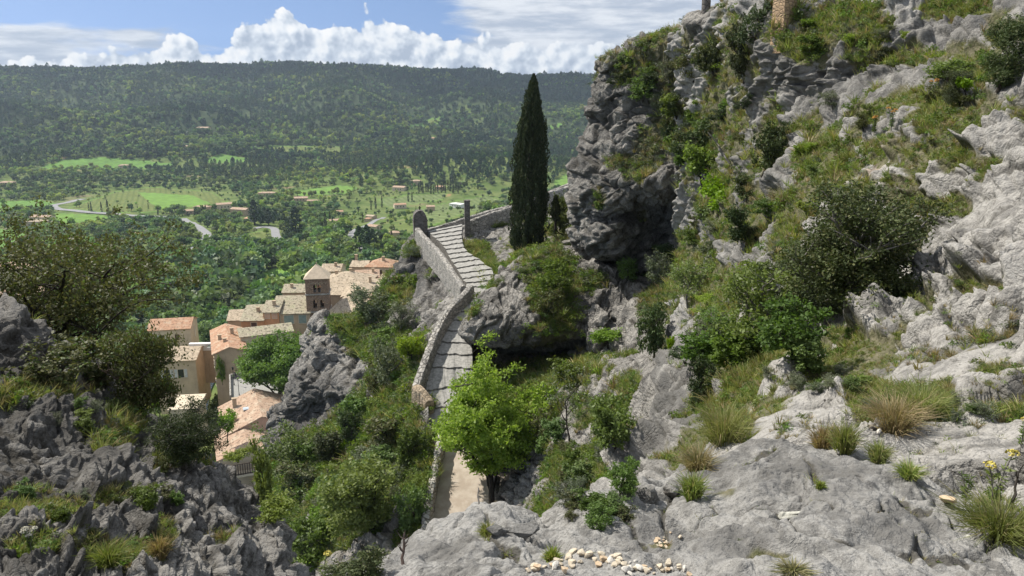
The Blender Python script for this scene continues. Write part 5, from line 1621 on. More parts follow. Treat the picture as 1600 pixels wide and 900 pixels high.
def grow(g, h, spread, trunk_r, levels=3, nb=(5, 4, 4), lean=(0, 0), start=0.3, up=0.5, curl=0.15):
    """branch skeleton: list of (points, radii) and the twig tips"""
    br, tips = [], []

    def seg(p, d, L, r, lv):
        n = 5
        pts = [p]
        q = d / np.linalg.norm(d)
        for i in range(n):
            q = q + g.normal(size=3) * curl
            q[2] += 0.03
            q = q / np.linalg.norm(q)
            pts.append(pts[-1] + q * L / n)
        pts = np.array(pts)
        br.append((pts, np.linspace(r, r * 0.45, n + 1)))
        if lv == levels:
            tips.append(pts[-1]); tips.append(pts[3])
            return
        m = nb[lv]
        for i in range(m):
            t = g.uniform(start if lv == 0 else 0.35, 1.0)
            j = min(int(t * n), n - 1)
            b0 = pts[j] + (pts[j + 1] - pts[j]) * (t * n - j)
            az = 2 * math.pi * (i + g.random()) / m
            dv = np.array([math.cos(az) * spread, math.sin(az) * spread, up * g.uniform(0.3, 1.5)]) + q * 0.35
            seg(b0, dv, L * g.uniform(0.5, 0.75), r * 0.45, lv + 1)
        tips.append(pts[-1])
    seg(np.zeros(3), np.array([lean[0], lean[1], 1.0]), h * 0.62, trunk_r, 0)
    return br, np.array(tips)


def wood(br, name, mat, parent=None, n=5, minr=0.0):
    m = MB()
    for pts, rad in br:
        if rad[0] >= minr:
            m.tube(pts, np.maximum(rad, minr * 0.5), n if rad[0] > 0.02 else 4, cap=False)
    me = bpy.data.meshes.new(name)
    me.from_pydata(m.v, [], m.f)
    me.update()
    me.materials.append(mat)
    me.polygons.foreach_set('use_smooth', np.ones(len(me.polygons), bool))
    return me


PROTO = {}


def proto_shrub(kind, seed, leaf, nleaf, size, wood_mat=BARK, dense=1.0, up=0.3, asp=0.55, spread=0.9, crown=0.34, start=0.1, levels=2, nb=(7, 5, 4), tr=0.03, lowskirt=True, droop=0.0):
    """a bush of unit height and about unit width: stems + foliage meshes"""
    g = np.random.default_rng(seed)
    br, tips = grow(g, 0.95, spread, tr, levels, nb, start=start, up=0.45, curl=0.2)
    tips = tips[tips[:, 2] > -0.02]
    if lowskirt:
        t2 = tips[g.integers(0, len(tips), len(tips) // 2)] * np.array([0.9, 0.9, 0.5])
        tips = np.concatenate([tips, t2])
    C_, d = clumps(tips, crown * 0.42, nleaf, g, 0.2)
    hmax = np.quantile(C_[:, 2], 0.99); wmax = np.quantile(np.hypot(C_[:, 0], C_[:, 1]), 0.97)
    sc = np.array([0.5 / wmax, 0.5 / wmax, 1 / hmax])
    C_ = C_ * sc
    br = [(p * sc, r_) for p, r_ in br]
    C_ = C_[C_[:, 2] > -0.1]
    V, F = quads(C_, size, g, up, asp, droop)
    fo = mesh_np('foliage', V, F, [leaf])
    st = wood(br, 'stems', wood_mat, minr=0.004)
    PROTO.setdefault(kind, []).append((st, fo))


for sd in (1, 2, 3):
    proto_shrub('juniper', sd, L_DARK, 3600, 0.060, up=0.2, asp=0.5, spread=0.9)
    proto_shrub('green', sd + 10, L_MID, 2600, 0.075, up=0.7)
    proto_shrub('bright', sd + 20, L_YELL, 2000, 0.080, up=0.9, crown=0.42, start=0.3, lowskirt=False)
    proto_shrub('olive', sd + 30, L_OLIVE, 2600, 0.055, up=0.2, asp=0.4, wood_mat=BARK_G)
    proto_shrub('bronze', sd + 40, L_BROWN, 2400, 0.065, up=0.4)
proto_shrub('airy', 51, L_MID, 2600, 0.040, up=0.8, crown=0.30, start=0.25, nb=(7, 6, 4), tr=0.022, lowskirt=False, wood_mat=BARK_G)
proto_shrub('airy', 52, L_BRIGHT, 2600, 0.042, up=0.8, crown=0.32, start=0.25, nb=(7, 6, 4), tr=0.022, lowskirt=False, wood_mat=BARK)
proto_shrub('bare', 55, L_BROWN, 120, 0.03, wood_mat=TWIG, levels=3, nb=(8, 5, 4), tr=0.02, start=0.05, lowskirt=False)
proto_shrub('thin', 57, L_OLIVE, 420, 0.035, wood_mat=BARK, levels=2, nb=(6, 4, 3), tr=0.018, start=0.35, lowskirt=False)
for sd in (71, 72):
    proto_shrub('juniper_big', sd, L_DARK, 26000, 0.026, up=0.3, asp=0.5, spread=0.95, levels=2, nb=(16, 9, 4), crown=0.26, wood_mat=BARK_G)
proto_shrub('broad', 75, L_YELL, 9000, 0.042, up=0.8, levels=3, nb=(9, 5, 3), crown=0.34)
proto_shrub('broad_bronze', 77, L_BROWN, 9000, 0.040, up=0.6, levels=3, nb=(9, 5, 3), crown=0.34)
proto_shrub('broad', 76, L_MID, 9000, 0.042, up=0.8, levels=3, nb=(9, 5, 3), crown=0.34)
proto_shrub('needle', 58, L_DARK, 12000, 0.045, up=0.1, asp=0.22, levels=3, nb=(8, 5, 3), spread=0.8, wood_mat=BARK)

# casting rays on to the near ground
_gv = []
_gf = []
_b = 0
for V, F in GROUND:
    _gv.append(V); _gf.append(F + _b); _b += len(V)
_gf = np.concatenate(_gf)
BV = BVHTree.FromPolygons(np.concatenate(_gv).tolist(), _gf.tolist())


def cast(px, py, tries=((0, 0), (0, 6), (0, 14), (0, 26), (8, 20), (-8, 20), (0, 45))):
    for dx, dy in tries:
        r = Vector(ray(px + dx, py + dy)).normalized()
        hit = BV.ray_cast(Vector((0, 0, 0)), r)
        if hit[0] is not None:
            return np.array(hit[0]), np.array(hit[1])
    return None, None


def plant(kind, name, label, px, py, wpx, hpx, seed, cat, group=None, sink=0.04, d=None):
    """a bush or small tree whose foot is seen at (px, py)"""
    if d is None:
        p, _ = cast(px, py)
        if p is None:
            return None
    else:
        p = at(px, py, d)
    dep = p @ FW
    w, h = wpx * dep / FPX, hpx * dep / FPX
    pr = PROTO[kind][seed % len(PROTO[kind])]
    g = np.random.default_rng(seed * 31 + int(px))
    rz = g.uniform(0, 6.28)
    t = empty(name, p - np.array([0, 0, sink * h]), rz)
    t.scale = (w, w * g.uniform(0.85, 1.1), h)
    tag(t, label, cat, group)
    obj('stems', pr[0], t)
    obj('foliage', pr[1], t)
    return t


PLANTS = [
    # slope above the ledge
    ('juniper_big', 'juniper_bush', 'largest dark juniper, spreading over the middle of the rocky slope', 1325, 480, 250, 195, 1, 'juniper'),
    ('juniper_big', 'juniper_bush', 'dark juniper tucked under the largest one, on its downhill side', 1265, 500, 130, 120, 2, 'juniper'),
    ('juniper_big', 'juniper_bush', 'dark rounded juniper on the uphill edge of the largest one', 1400, 415, 110, 100, 0, 'juniper'),
    ('bare', 'dead_juniper', 'bleached bare twigs showing through the largest juniper', 1300, 450, 110, 90, 0, 'shrub'),
    ('airy', 'green_sapling', 'airy green sapling with dark stems in front of the largest juniper', 1175, 560, 190, 165, 0, 'sapling'),
    ('green', 'green_bush', 'leafy rounded bush beside the junipers at the gully head', 1240, 560, 110, 90, 0, 'bush'),
    ('green', 'green_bush', 'mid green bush below the two airy saplings', 1150, 580, 110, 80, 2, 'bush'),
    ('juniper', 'juniper_bush', 'compact dark juniper hanging on the near edge of the gully', 1088, 640, 62, 82, 1, 'juniper'),
    ('juniper', 'juniper_bush', 'tall dark juniper between the cave rocks and the gully', 1022, 560, 70, 95, 2, 'juniper'),
    ('bright', 'yellow_green_bush', 'small upright yellow-green bush beside the tall dark juniper', 1045, 556, 16, 34, 1, 'bush'),
    ('bright', 'yellow_green_bush', 'bright yellow-green bush in the cleft right of the overhang', 1100, 300, 80, 75, 0, 'bush'),
    ('bright', 'yellow_green_bush', 'lower bright yellow-green bush with thin dark stems by the overhang', 1120, 345, 85, 70, 2, 'bush'),
    ('juniper', 'juniper_bush', 'dark juniper above the bright yellow-green bushes', 1095, 240, 95, 75, 0, 'juniper'),
    ('juniper', 'juniper_bush', 'dark juniper cushion right of the bright bushes', 1190, 275, 75, 85, 2, 'juniper'),
    ('juniper', 'juniper_bush', 'dark juniper low on the slope between two pale rock ribs', 1165, 385, 70, 65, 1, 'juniper'),
    ('juniper', 'creeper_bush', 'dark evergreen curtain just left of the ochre pillar', 1180, 62, 60, 90, 0, 'bush'),
    ('juniper', 'creeper_bush', 'dark evergreen curtain hanging below the ochre pillar', 1162, 128, 60, 92, 1, 'bush'),
    ('juniper', 'creeper_bush', 'dark evergreen bush on the shoulder below the round column', 1120, 118, 50, 60, 2, 'bush'),
    ('needle', 'pine_bush', 'wide pine bush at the upper edge of the slope', 1560, 140, 130, 115, 0, 'pine'),
    ('needle', 'pine_bush', 'smaller pine bush below the wide one', 1500, 172, 70, 60, 0, 'pine'),
    ('green', 'green_bush', 'green bush clinging to the light rock under the ochre pillar', 1275, 88, 60, 36, 1, 'bush'),
    ('bronze', 'bronze_bush', 'reddish brown bush among the slope grass', 1452, 168, 40, 34, 0, 'bush'),
    ('green', 'green_bush', 'leafy green bush between the pine and the orange spurge', 1480, 128, 70, 34, 0, 'bush'),
    ('olive', 'grey_bush', 'pale grey bush at the foot of the broken crag', 1300, 172, 40, 30, 0, 'bush'),
    ('bright', 'yellow_green_bush', 'yellow-green cushion low beside the pale rock ribs', 1245, 250, 34, 26, 0, 'bush'),
    ('bright', 'yellow_green_bush', 'yellow-green spurge clump uphill of the largest juniper', 1262, 340, 34, 26, 1, 'bush'),
    ('airy', 'green_sapling', 'tangled grey-green sapling below the cave mouth', 1075, 480, 90, 80, 0, 'sapling'),
    ('olive', 'grey_bush', 'grey-green bush on the ledge right of the cave mouth', 1035, 450, 60, 60, 1, 'bush'),
    ('green', 'green_bush', 'small dark green bush inside the cave mouth', 978, 440, 34, 40, 0, 'bush'),
    ('bright', 'yellow_green_bush', 'fig-like bush sprouting at the foot of the rock shelf', 950, 545, 60, 36, 2, 'bush'),
    ('green', 'green_bush', 'green bush high on the rounded nose of the cliff', 940, 330, 26, 34, 1, 'bush'),
    ('thin', 'dead_shrub', 'wispy shrub breaking the skyline at the cliff top', 997, 76, 34, 26, 0, 'shrub'),
    # shelf, cypress foot, gully
    ('green', 'green_bush', 'leafy green bush at the foot of the tall cypress, cliff side', 880, 372, 62, 70, 2, 'bush'),
    ('green', 'green_bush', 'green bush draped over the rock shelf', 870, 470, 62, 62, 0, 'bush'),
    ('bronze', 'bronze_bush', 'bronze-leaved bush under the green one on the rock shelf', 850, 500, 52, 50, 1, 'bush'),
    ('green', 'green_bush', 'green bush beside the foot of the rock shelf', 895, 600, 72, 42, 1, 'bush'),
    ('thin', 'thin_tree', 'thin dark-stemmed tree with sparse leaves on the gully slope', 890, 690, 110, 130, 0, 'tree'),
    ('green', 'green_bush', 'dense green bush against the pale rock fin', 962, 700, 84, 84, 0, 'bush'),
    ('green', 'green_bush', 'low green bush in the middle of the gully slope', 915, 760, 64, 40, 2, 'bush'),
    ('green', 'green_bush', 'green bush low in the gully by the ledge', 930, 800, 70, 40, 1, 'bush'),
    ('bronze', 'bronze_bush', 'brownish bush on the gully slope behind the bright tree', 850, 690, 66, 60, 0, 'bush'),
    ('green', 'green_bush', 'green bush under the pale rock fin', 968, 775, 52, 64, 0, 'bush'),
    # ravine side
    ('olive', 'olive_bush', 'grey olive bush on the ravine slope, left of the curved parapet', 610, 610, 90, 92, 0, 'bush'),
    ('olive', 'olive_bush', 'grey olive bush crowning the dark outcrop', 585, 500, 96, 58, 1, 'bush'),
    ('olive', 'olive_bush', 'smaller grey olive bush under the path cliff', 625, 520, 62, 56, 2, 'bush'),
    ('bright', 'yellow_green_bush', 'yellow-green bush against the outside of the curved parapet', 645, 575, 56, 56, 0, 'bush'),
    ('juniper', 'juniper_bush', 'dark rounded bush below the dark outcrop', 553, 700, 54, 60, 1, 'juniper'),
    ('bright', 'yellow_green_bush', 'small yellow-green bush left of the warm wall end', 607, 690, 40, 34, 1, 'bush'),
    ('green', 'ivy_mound', 'dark ivy mound under the terrace wall', 635, 735, 62, 72, 2, 'bush'),
    ('broad', 'broad_bush', 'broad yellow-green bush in the ravine, largest there', 585, 830, 150, 135, 1, 'bush'),
    ('green', 'green_bush', 'green bush left of the broad ravine bush', 520, 840, 95, 100, 1, 'bush'),
    ('green', 'green_bush', 'dark green bush between terrace wall and ravine bush', 645, 830, 60, 84, 0, 'bush'),
    ('airy', 'small_tree', 'small leaning green tree below the dark outcrop', 455, 755, 120, 95, 0, 'tree'),
    ('green', 'ivy_column', 'dark ivy column by the wall of the lowest house', 420, 790, 46, 110, 1, 'ivy'),
    ('green', 'green_bush', 'green bush at the bottom of the ravine', 480, 880, 100, 80, 0, 'bush'),
    ('juniper', 'juniper_bush', 'dark bush deep in the ravine shade', 560, 905, 110, 70, 0, 'juniper'),
    ('green', 'green_bush', 'mid green bush on the outcrop flank', 500, 725, 64, 40, 2, 'bush'),
    ('olive', 'olive_bush', 'grey bush under the upper path wall', 640, 405, 34, 24, 0, 'bush'),
    # shaded slope
    ('juniper_big', 'juniper_bush', 'dense dark juniper on the edge of the shaded slope', 292, 728, 118, 100, 2, 'juniper'),
    ('bare', 'bare_shrub', 'leafless reddish shrub behind the shaded slope', 215, 640, 150, 110, 0, 'shrub'),
    ('bronze', 'bronze_bush', 'bronze bush at the foot of the bronze-leaved tree', 165, 600, 130, 90, 1, 'bush'),
    ('bronze', 'dark_shrub', 'spreading dark shrub low on the shaded rocks', 70, 605, 120, 66, 0, 'bush'),
    ('broad_bronze', 'bronze_bush', 'tall bronze bush in front of the cream house, joined to the bronze-leaved tree', 225, 650, 110, 150, 0, 'bush'),
    ('bronze', 'bronze_bush', 'dry bronze shrub on the shaded slope', 255, 872, 36, 40, 1, 'bush'),
]
for k, (kind, nm, lab, px, py, w, h, sd, cat) in enumerate(PLANTS):
    plant(kind, nm, lab, px, py, w, h, sd, cat)


def wild_shrubs(E, n, label, group, kinds, size, seed):
    g = np.random.default_rng(seed)
    for i in range(n):
        ex, ey, rx, ry = E[g.integers(0, len(E))]
        a, r = g.random() * 6.28, math.sqrt(g.random())
        k = kinds[g.integers(0, len(kinds))]
        s = g.uniform(*size)
        plant(k, 'wild_shrub', label, ex + rx * r * math.cos(a), ey + ry * r * math.sin(a), s * g.uniform(1, 1.5), s * g.uniform(.6, 1), int(g.integers(0, 99)), 'shrub', group, sink=.12)


wild_shrubs([(1120, 130, 60, 60), (1100, 220, 60, 60), (1150, 330, 70, 60), (1090, 430, 60, 50), (1000, 130, 60, 30), (1050, 150, 40, 50)], 46, 'small wild shrub in the overgrown cleft between headland and slope', 'wild shrubs of the overgrown cleft', ['juniper', 'juniper', 'green', 'olive', 'bronze'], (20, 48), 3)
wild_shrubs([(1180, 500, 90, 60), (1120, 560, 60, 50), (1230, 540, 50, 40)], 22, 'small wild shrub in the green thicket at the gully head', 'wild shrubs at the gully head', ['green', 'green', 'olive', 'juniper', 'airy'], (34, 80), 4)
wild_shrubs([(1290, 270, 60, 60), (1420, 190, 90, 50), (1330, 70, 90, 40), (1540, 150, 60, 50), (1350, 330, 60, 40), (1250, 400, 50, 40)], 40, 'low shrub cushion on the open grassy slope', 'shrub cushions on the open slope', ['green', 'olive', 'bronze', 'bright', 'juniper'], (14, 34), 5)
wild_shrubs([(590, 560, 60, 60), (600, 660, 60, 50), (500, 740, 60, 40), (560, 780, 90, 60), (470, 830, 50, 60)], 44, 'wild shrub on the ravine slope below the parapet', 'wild shrubs of the ravine slope', ['green', 'olive', 'green', 'bronze', 'juniper', 'bright'], (26, 64), 6)
wild_shrubs([(880, 600, 60, 40), (920, 720, 60, 60), (850, 670, 40, 40), (940, 790, 60, 40)], 26, 'wild shrub on the slope above the terrace', 'wild shrubs above the terrace', ['green', 'olive', 'green', 'bronze'], (20, 46), 7)
wild_shrubs([(1400, 640, 60, 30), (1180, 620, 80, 50), (1310, 600, 50, 25), (1500, 650, 60, 30), (1340, 535, 40, 14)], 18, 'low grey-green herb bush between the pale slabs', 'herb bushes between the slabs', ['olive', 'olive', 'green'], (18, 40), 8)
wild_shrubs([(60, 640, 70, 30), (160, 680, 60, 40), (120, 790, 110, 30), (240, 760, 50, 40), (200, 860, 90, 30)], 24, 'dusty low shrub among the shaded rubble', 'low shrubs among the shaded rubble', ['bronze', 'olive', 'bronze', 'green'], (16, 38), 9)

# ------------------------------------------------------------------ the trees that stand alone
def big_tree(name, label, base, h, spread, trunk_r, leaf, nleaf, size, seed, crown_r, nb=(8, 5, 4), levels=3, lean=(0, 0), start=0.3, up=0.5, bark=BARK, lop=None, scale=(1, 1, 1), rz=0, lup=0.6, droop=0.0, curl=0.15, asp=0.55):
    g = np.random.default_rng(seed)
    br, tips = grow(g, h, spread, trunk_r, levels, nb, lean, start, up, curl)
    sc = np.array(scale, float)
    tips = tips * sc
    if lop:
        tips = tips[lop(tips)]
        br = br[:1] + [b_ for b_ in br[1:] if lop(b_[0][-1:] * sc)[0]]
    C_, d = clumps(tips, crown_r, nleaf, g, 0.15, 0.7)
    V, F = quads(C_, size, g, lup, asp, droop)
    t = empty(name, base, rz)
    tag(t, label, 'tree')
    obj('trunk', wood([(p * sc, r_) for p, r_ in br], 'trunk', bark, n=7, minr=0.008), t)
    obj('crown', mesh_np('crown', V, F, [leaf]), t)
    return t


# bright tree on the terrace
big_tree('bright_tree', 'bright spring-green tree with a dark trunk standing on the sandy terrace', at(772, 813, 37.0), 7.6, 1.0, 0.19, L_BRIGHT, 42000, 0.18, 12, 0.60, nb=(13, 6, 4), lean=(-0.16, 0.15), start=0.2, up=0.42, scale=(0.98, 0.95, 1.03), lup=1.0,
         lop=lambda t: (t[:, 2] > 1.2) & (t[:, 0] > -3.6 + 0.9 * np.clip(t[:, 2] - 4.6, 0, 3)))
# plane tree by the village
big_tree('plane_tree', 'full green plane tree in front of the long grey mottled roof', at(432, 640, 117), 12.5, 1.0, 0.35, L_PLANE, 34000, 0.45, 21, 1.6, nb=(12, 5, 4), start=0.25, up=0.55, scale=(0.85, 0.85, 0.95), lup=0.8)
# bronze-leaved tree behind the shaded slope
big_tree('bronze_tree', 'wide dark tree with bronze-green leaves and bare arching branches, behind the shaded slope', at(130, 640, 13.5), 4.9, 1.35, 0.08, L_BROWN, 36000, 0.06, 33, 0.27, nb=(14, 6, 4), start=0.1, up=0.35, scale=(1.0, 0.9, 0.85), curl=0.22, bark=BARK)
big_tree('young_tree', 'yellow-green young tree between the cream house and the orange gable roof', vcast(325, 560), 11, 0.9, 0.2, L_LIME, 3000, 0.6, 25, 1.0, nb=(9, 5, 3), start=0.15, up=0.6)


def cypress(name, label, base, h, w, leaf, n, size, seed, trunk=True, group=None, lean=0.0):
    g = np.random.default_rng(seed)
    prof = lambda q: np.interp(q, [0, .04, .12, .30, .5, .7, .85, .95, 1], [.50, .78, .95, 1, .92, .72, .47, .24, .03])
    npl = max(30, n // 130)
    pa, pt, pb = g.random(npl) * 6.2832, g.random(npl) ** 0.9 * 0.97, g.random(npl)
    k = g.integers(0, npl, n)
    s = g.random(n)                                   # along the plume, foot to tip
    pl = 0.085 * h * (0.7 + 0.6 * pb[k])
    t_ = np.clip(pt[k] + s * pl / h - 0.02, 0, 1)
    a = pa[k] + g.normal(size=n) * 0.085 * (1 - 0.6 * s) / np.maximum(prof(t_), .25)
    r = w / 2 * prof(t_) * (0.74 + 0.42 * pb[k] * np.sin(np.clip(s * 1.15, 0, 1) * 2.6) - 0.28 * g.random(n) ** 2.2)
    fill = g.random(n) < 0.30
    t_ = np.where(fill, g.random(n) * .96, t_)
    a = np.where(fill, g.random(n) * 6.2832, a)
    r = np.where(fill, w / 2 * prof(t_) * (0.45 + 0.42 * g.random(n)), r)
    C_ = np.c_[r * np.cos(a) + lean * t_ * h, r * np.sin(a), t_ * h]
    dirs = np.c_[np.cos(a) * 0.3, np.sin(a) * 0.3, np.ones(n)]
    V, F = quads(C_, size, g, 0.0, 0.42, dirs=dirs)
    e = empty(name, base)
    tag(e, label, 'cypress', group)
    m = MB()
    m.tube([(0, 0, -0.8), (lean * h * .3, 0, h * .3), (lean * h * .9, 0, h * .9)], [w * .12, w * .09, w * .02], 8)
    m.build('trunk', BARK, e)
    obj('crown', mesh_np('crown', V, F, [leaf]), e)
    return e


cypress('tall_cypress', 'very tall dark cypress spire on the rock beside the stepped path', at(824, 402, 63.5), 14.75, 3.3, L_CYP, 42000, 0.22, 3, lean=0.03)
cypress('young_cypress', 'small young cypress beside the tall spire, cliff side', at(868, 345, 66), 2.2, 0.95, L_CYP, 4000, 0.16, 4)


# ------------------------------------------------------------------ valley trees
def round_proto(leaf, seed, n=230, size=0.17, flat=0.9):
    g = np.random.default_rng(seed)
    cs = g.normal(size=(9, 3)); cs /= np.linalg.norm(cs, axis=1, keepdims=True)
    cs = cs * np.array([.30, .30, .24]) * g.uniform(.5, 1, (9, 1)) + (0, 0, .58)
    C_, d = clumps(cs, 0.21, n, g, 0.5, flat)
    C_[:, 2] = np.maximum(C_[:, 2], 0.10)
    V, F = quads(C_, size, g, 0.9, 0.8)
    m = MB(); m.tube([(0, 0, -.15), (0, 0, .3), (0.01, 0, .55)], [.035, .028, .012], 5, cap=False)
    b = len(V)
    V = np.concatenate([V, np.array(m.v)])
    F = np.concatenate([F, np.array(m.f) + b])
    return mesh_np('tree', V, F, [leaf, BARK], np.r_[np.zeros(n, int), np.ones(len(m.f), int)])


def pine_proto(leaf, seed, n=170, size=0.15, slim=0.26):
    g = np.random.default_rng(seed)
    t = g.random(n)
    r = slim * np.interp(t, [0, .15, .45, .8, 1], [.5, .95, 1, .6, .08]) * (0.55 + .45 * g.random(n)) * (1 + .25 * np.sin(t * 30))
    a = g.random(n) * 6.28
    C_ = np.c_[r * np.cos(a), r * np.sin(a), .16 + .84 * t]
    V, F = quads(C_, size, g, 0.6, 0.7)
    m = MB(); m.tube([(0, 0, -.15), (0, 0, .5)], [.025, .015], 4, cap=False)
    b = len(V)
    return mesh_np('tree', np.concatenate([V, np.array(m.v)]), np.concatenate([F, np.array(m.f) + b]), [leaf, BARK], np.r_[np.zeros(n, int), np.ones(len(m.f), int)])


def spire_proto(leaf, seed, n=150):
    g = np.random.default_rng(seed)
    t = g.random(n)
    r = .085 * np.interp(t, [0, .1, .4, .8, 1], [.6, 1, 1, .6, .05]) * (.6 + .4 * g.random(n))
    a = g.random(n) * 6.28
    C_ = np.c_[r * np.cos(a), r * np.sin(a), t * .98]
    V, F = quads(C_, 0.10, g, 0, .5, dirs=np.c_[np.cos(a) * .3, np.sin(a) * .3, np.ones(n)])
    return mesh_np('cypress', V, F, [leaf])


VT = {
    'oak': [round_proto(L_OAK, s) for s in (1, 2, 3)], 'lime': [round_proto(L_LIME, s) for s in (4, 5)], 'holm': [round_proto(L_HOLM, s) for s in (6, 7)],
    'grey': [round_proto(L_GREY, s, 200, 0.14) for s in (8, 9)], 'pine': [pine_proto(L_PINE, s) for s in (1, 2)], 'fir': [pine_proto(L_PINE, 5, 200, 0.12, 0.17)], 'spire': [spire_proto(L_CYP, s) for s in (1, 2)],
}
VINFO = {
    'oak': ('broadleaf_tree', 'round mid-green tree among the valley orchards and gardens', 'tree', 'mid-green trees of the valley'),
    'lime': ('young_leaf_tree', 'fresh yellow-green tree among the valley orchards and gardens', 'tree', 'yellow-green trees of the valley'),
    'holm': ('evergreen_oak', 'dense dark green round tree among the valley orchards and gardens', 'tree', 'dark round trees of the valley'),
    'grey': ('olive_tree', 'silver-grey leaved tree among the valley orchards and gardens', 'tree', 'silver-grey trees of the valley'),
    'pine': ('pine_tree', 'dark pine standing in the valley near the houses', 'pine', 'pines of the valley'),
}


def vtree(kind, p, h, k, label=None, group=None, name=None, wide=1.0):
    me = VT[kind][k % len(VT[kind])]
    inf = VINFO.get(kind)
    o = bpy.data.objects.new(name or inf[0], me)
    COL.objects.link(o)
    o.location = p
    o.rotation_euler = (0, 0, k * 2.4)
    o.scale = (h * wide, h * wide, h)
    tag(o, label or inf[1], 'tree' if not inf else inf[2], group or inf[3])
    return o


def vspot(px, py, hpx, kind, label, group, name, k, wide=1.0):
    p = vcast(px, py)
    p[2] = valley_z(p[0], p[1]).item() - 0.3
    return vtree(kind, p, hpx * np.linalg.norm(p) / 1209 * 1.05, k, label, group, name, wide)


k = 0
for px in np.linspace(654, 716, 17):
    vspot(px + rng.uniform(-1.2, 1.2), 301 + rng.uniform(-4, 2), rng.uniform(11, 17), 'spire', 'slim dark cypress in the long row below the pine wood', 'cypress row below the pine wood', 'cypress_tree', k, 1.15); k += 1
for px, py, h in [(139, 329, 11), (143, 331, 14), (159, 331, 14), (169, 333, 19), (177, 334, 9), (247, 336, 13), (206, 328, 7), (215, 328, 7), (232, 326, 8)]:
    vspot(px, py, h, 'spire', 'slim cypress in the loose row along the road bend', 'cypress row along the road bend', 'cypress_tree', k); k += 1
for px, py, h in [(638, 315, 16), (644, 315, 15), (587, 327, 19), (580, 328, 14), (597, 324, 17), (509, 363, 31), (516, 348, 18), (520, 359, 19), (567, 348, 15), (544, 356, 11), (612, 381, 23), (622, 377, 11), (591, 365, 13), (322, 338, 17), (333, 349, 15), (305, 343, 15),
                  (454, 363, 25), (236, 427, 13), (240, 427, 13), (10, 297, 9), (21, 297, 9), (5, 344, 13), (478, 345, 14), (560, 335, 10), (533, 352, 13), (650, 330, 8)]:
    vspot(px, py, h, 'spire', 'slim dark cypress standing between the scattered villas', 'cypresses among the villas', 'cypress_tree', k); k += 1
for px, py, h in [(398, 352, 36), (463, 373, 46), (562, 391, 36), (574, 393, 40), (583, 390, 32), (447, 365, 25), (408, 352, 22), (420, 352, 24)]:
    vspot(px, py, h, 'fir', 'tall dark conifer towering over the valley villas', 'tall conifers of the valley', 'conifer_tree', k, 1.3); k += 1
for px, py, h in [(286, 490, 66)]:
    p = vcast(px, py); e = empty('bare_poplar', p); tag(e, 'tall bare grey poplar rising from the trees behind the village', 'tree')
    hh = h * np.linalg.norm(p) / 1209
    g = np.random.default_rng(2)
    m = MB(); m.tube([(0, 0, -1), (0, 0, hh * .5), (0, 0, hh)], [.3, .2, .04], 6)
    for i in range(60):
        z = hh * g.uniform(.15, .95); a = g.random() * 6.28; l = hh * .09 * (1.1 - z / hh)
        m.tube([(0, 0, z), (l * .4 * math.cos(a), l * .4 * math.sin(a), z + l), (l * .5 * math.cos(a), l * .5 * math.sin(a), z + 2 * l)], [.06, .04, .015], 4, cap=False)
    m.build('trunk', BARK_G, e)


def fade_free(px, py):
    """True where open ground, roads or houses leave no room for trees"""
    m = np.zeros(len(px), bool)
    for poly, c in FIELDS:
        m |= inpoly(px, py, poly) & ((rng.random(len(px)) > (0.45 if c == 4 else 0.12 if c == 3 else 0.02)))
    for lab, pix, w in ROADS:
        q = spline(np.array([(*a, 0.0) for a in pix]), 80)[:, :2]
        for a in q:
            m |= (np.abs(px - a[0]) < 8) & (np.abs(py - a[1] - 1.5) < 4.5)
    for (lab, hx, hy, w, dpf, rot, rm, hp) in FAR:
        m |= (np.abs(px - hx) < w * 0.55) & (py > hy - 8) & (py < hy + 2.5)
    return m


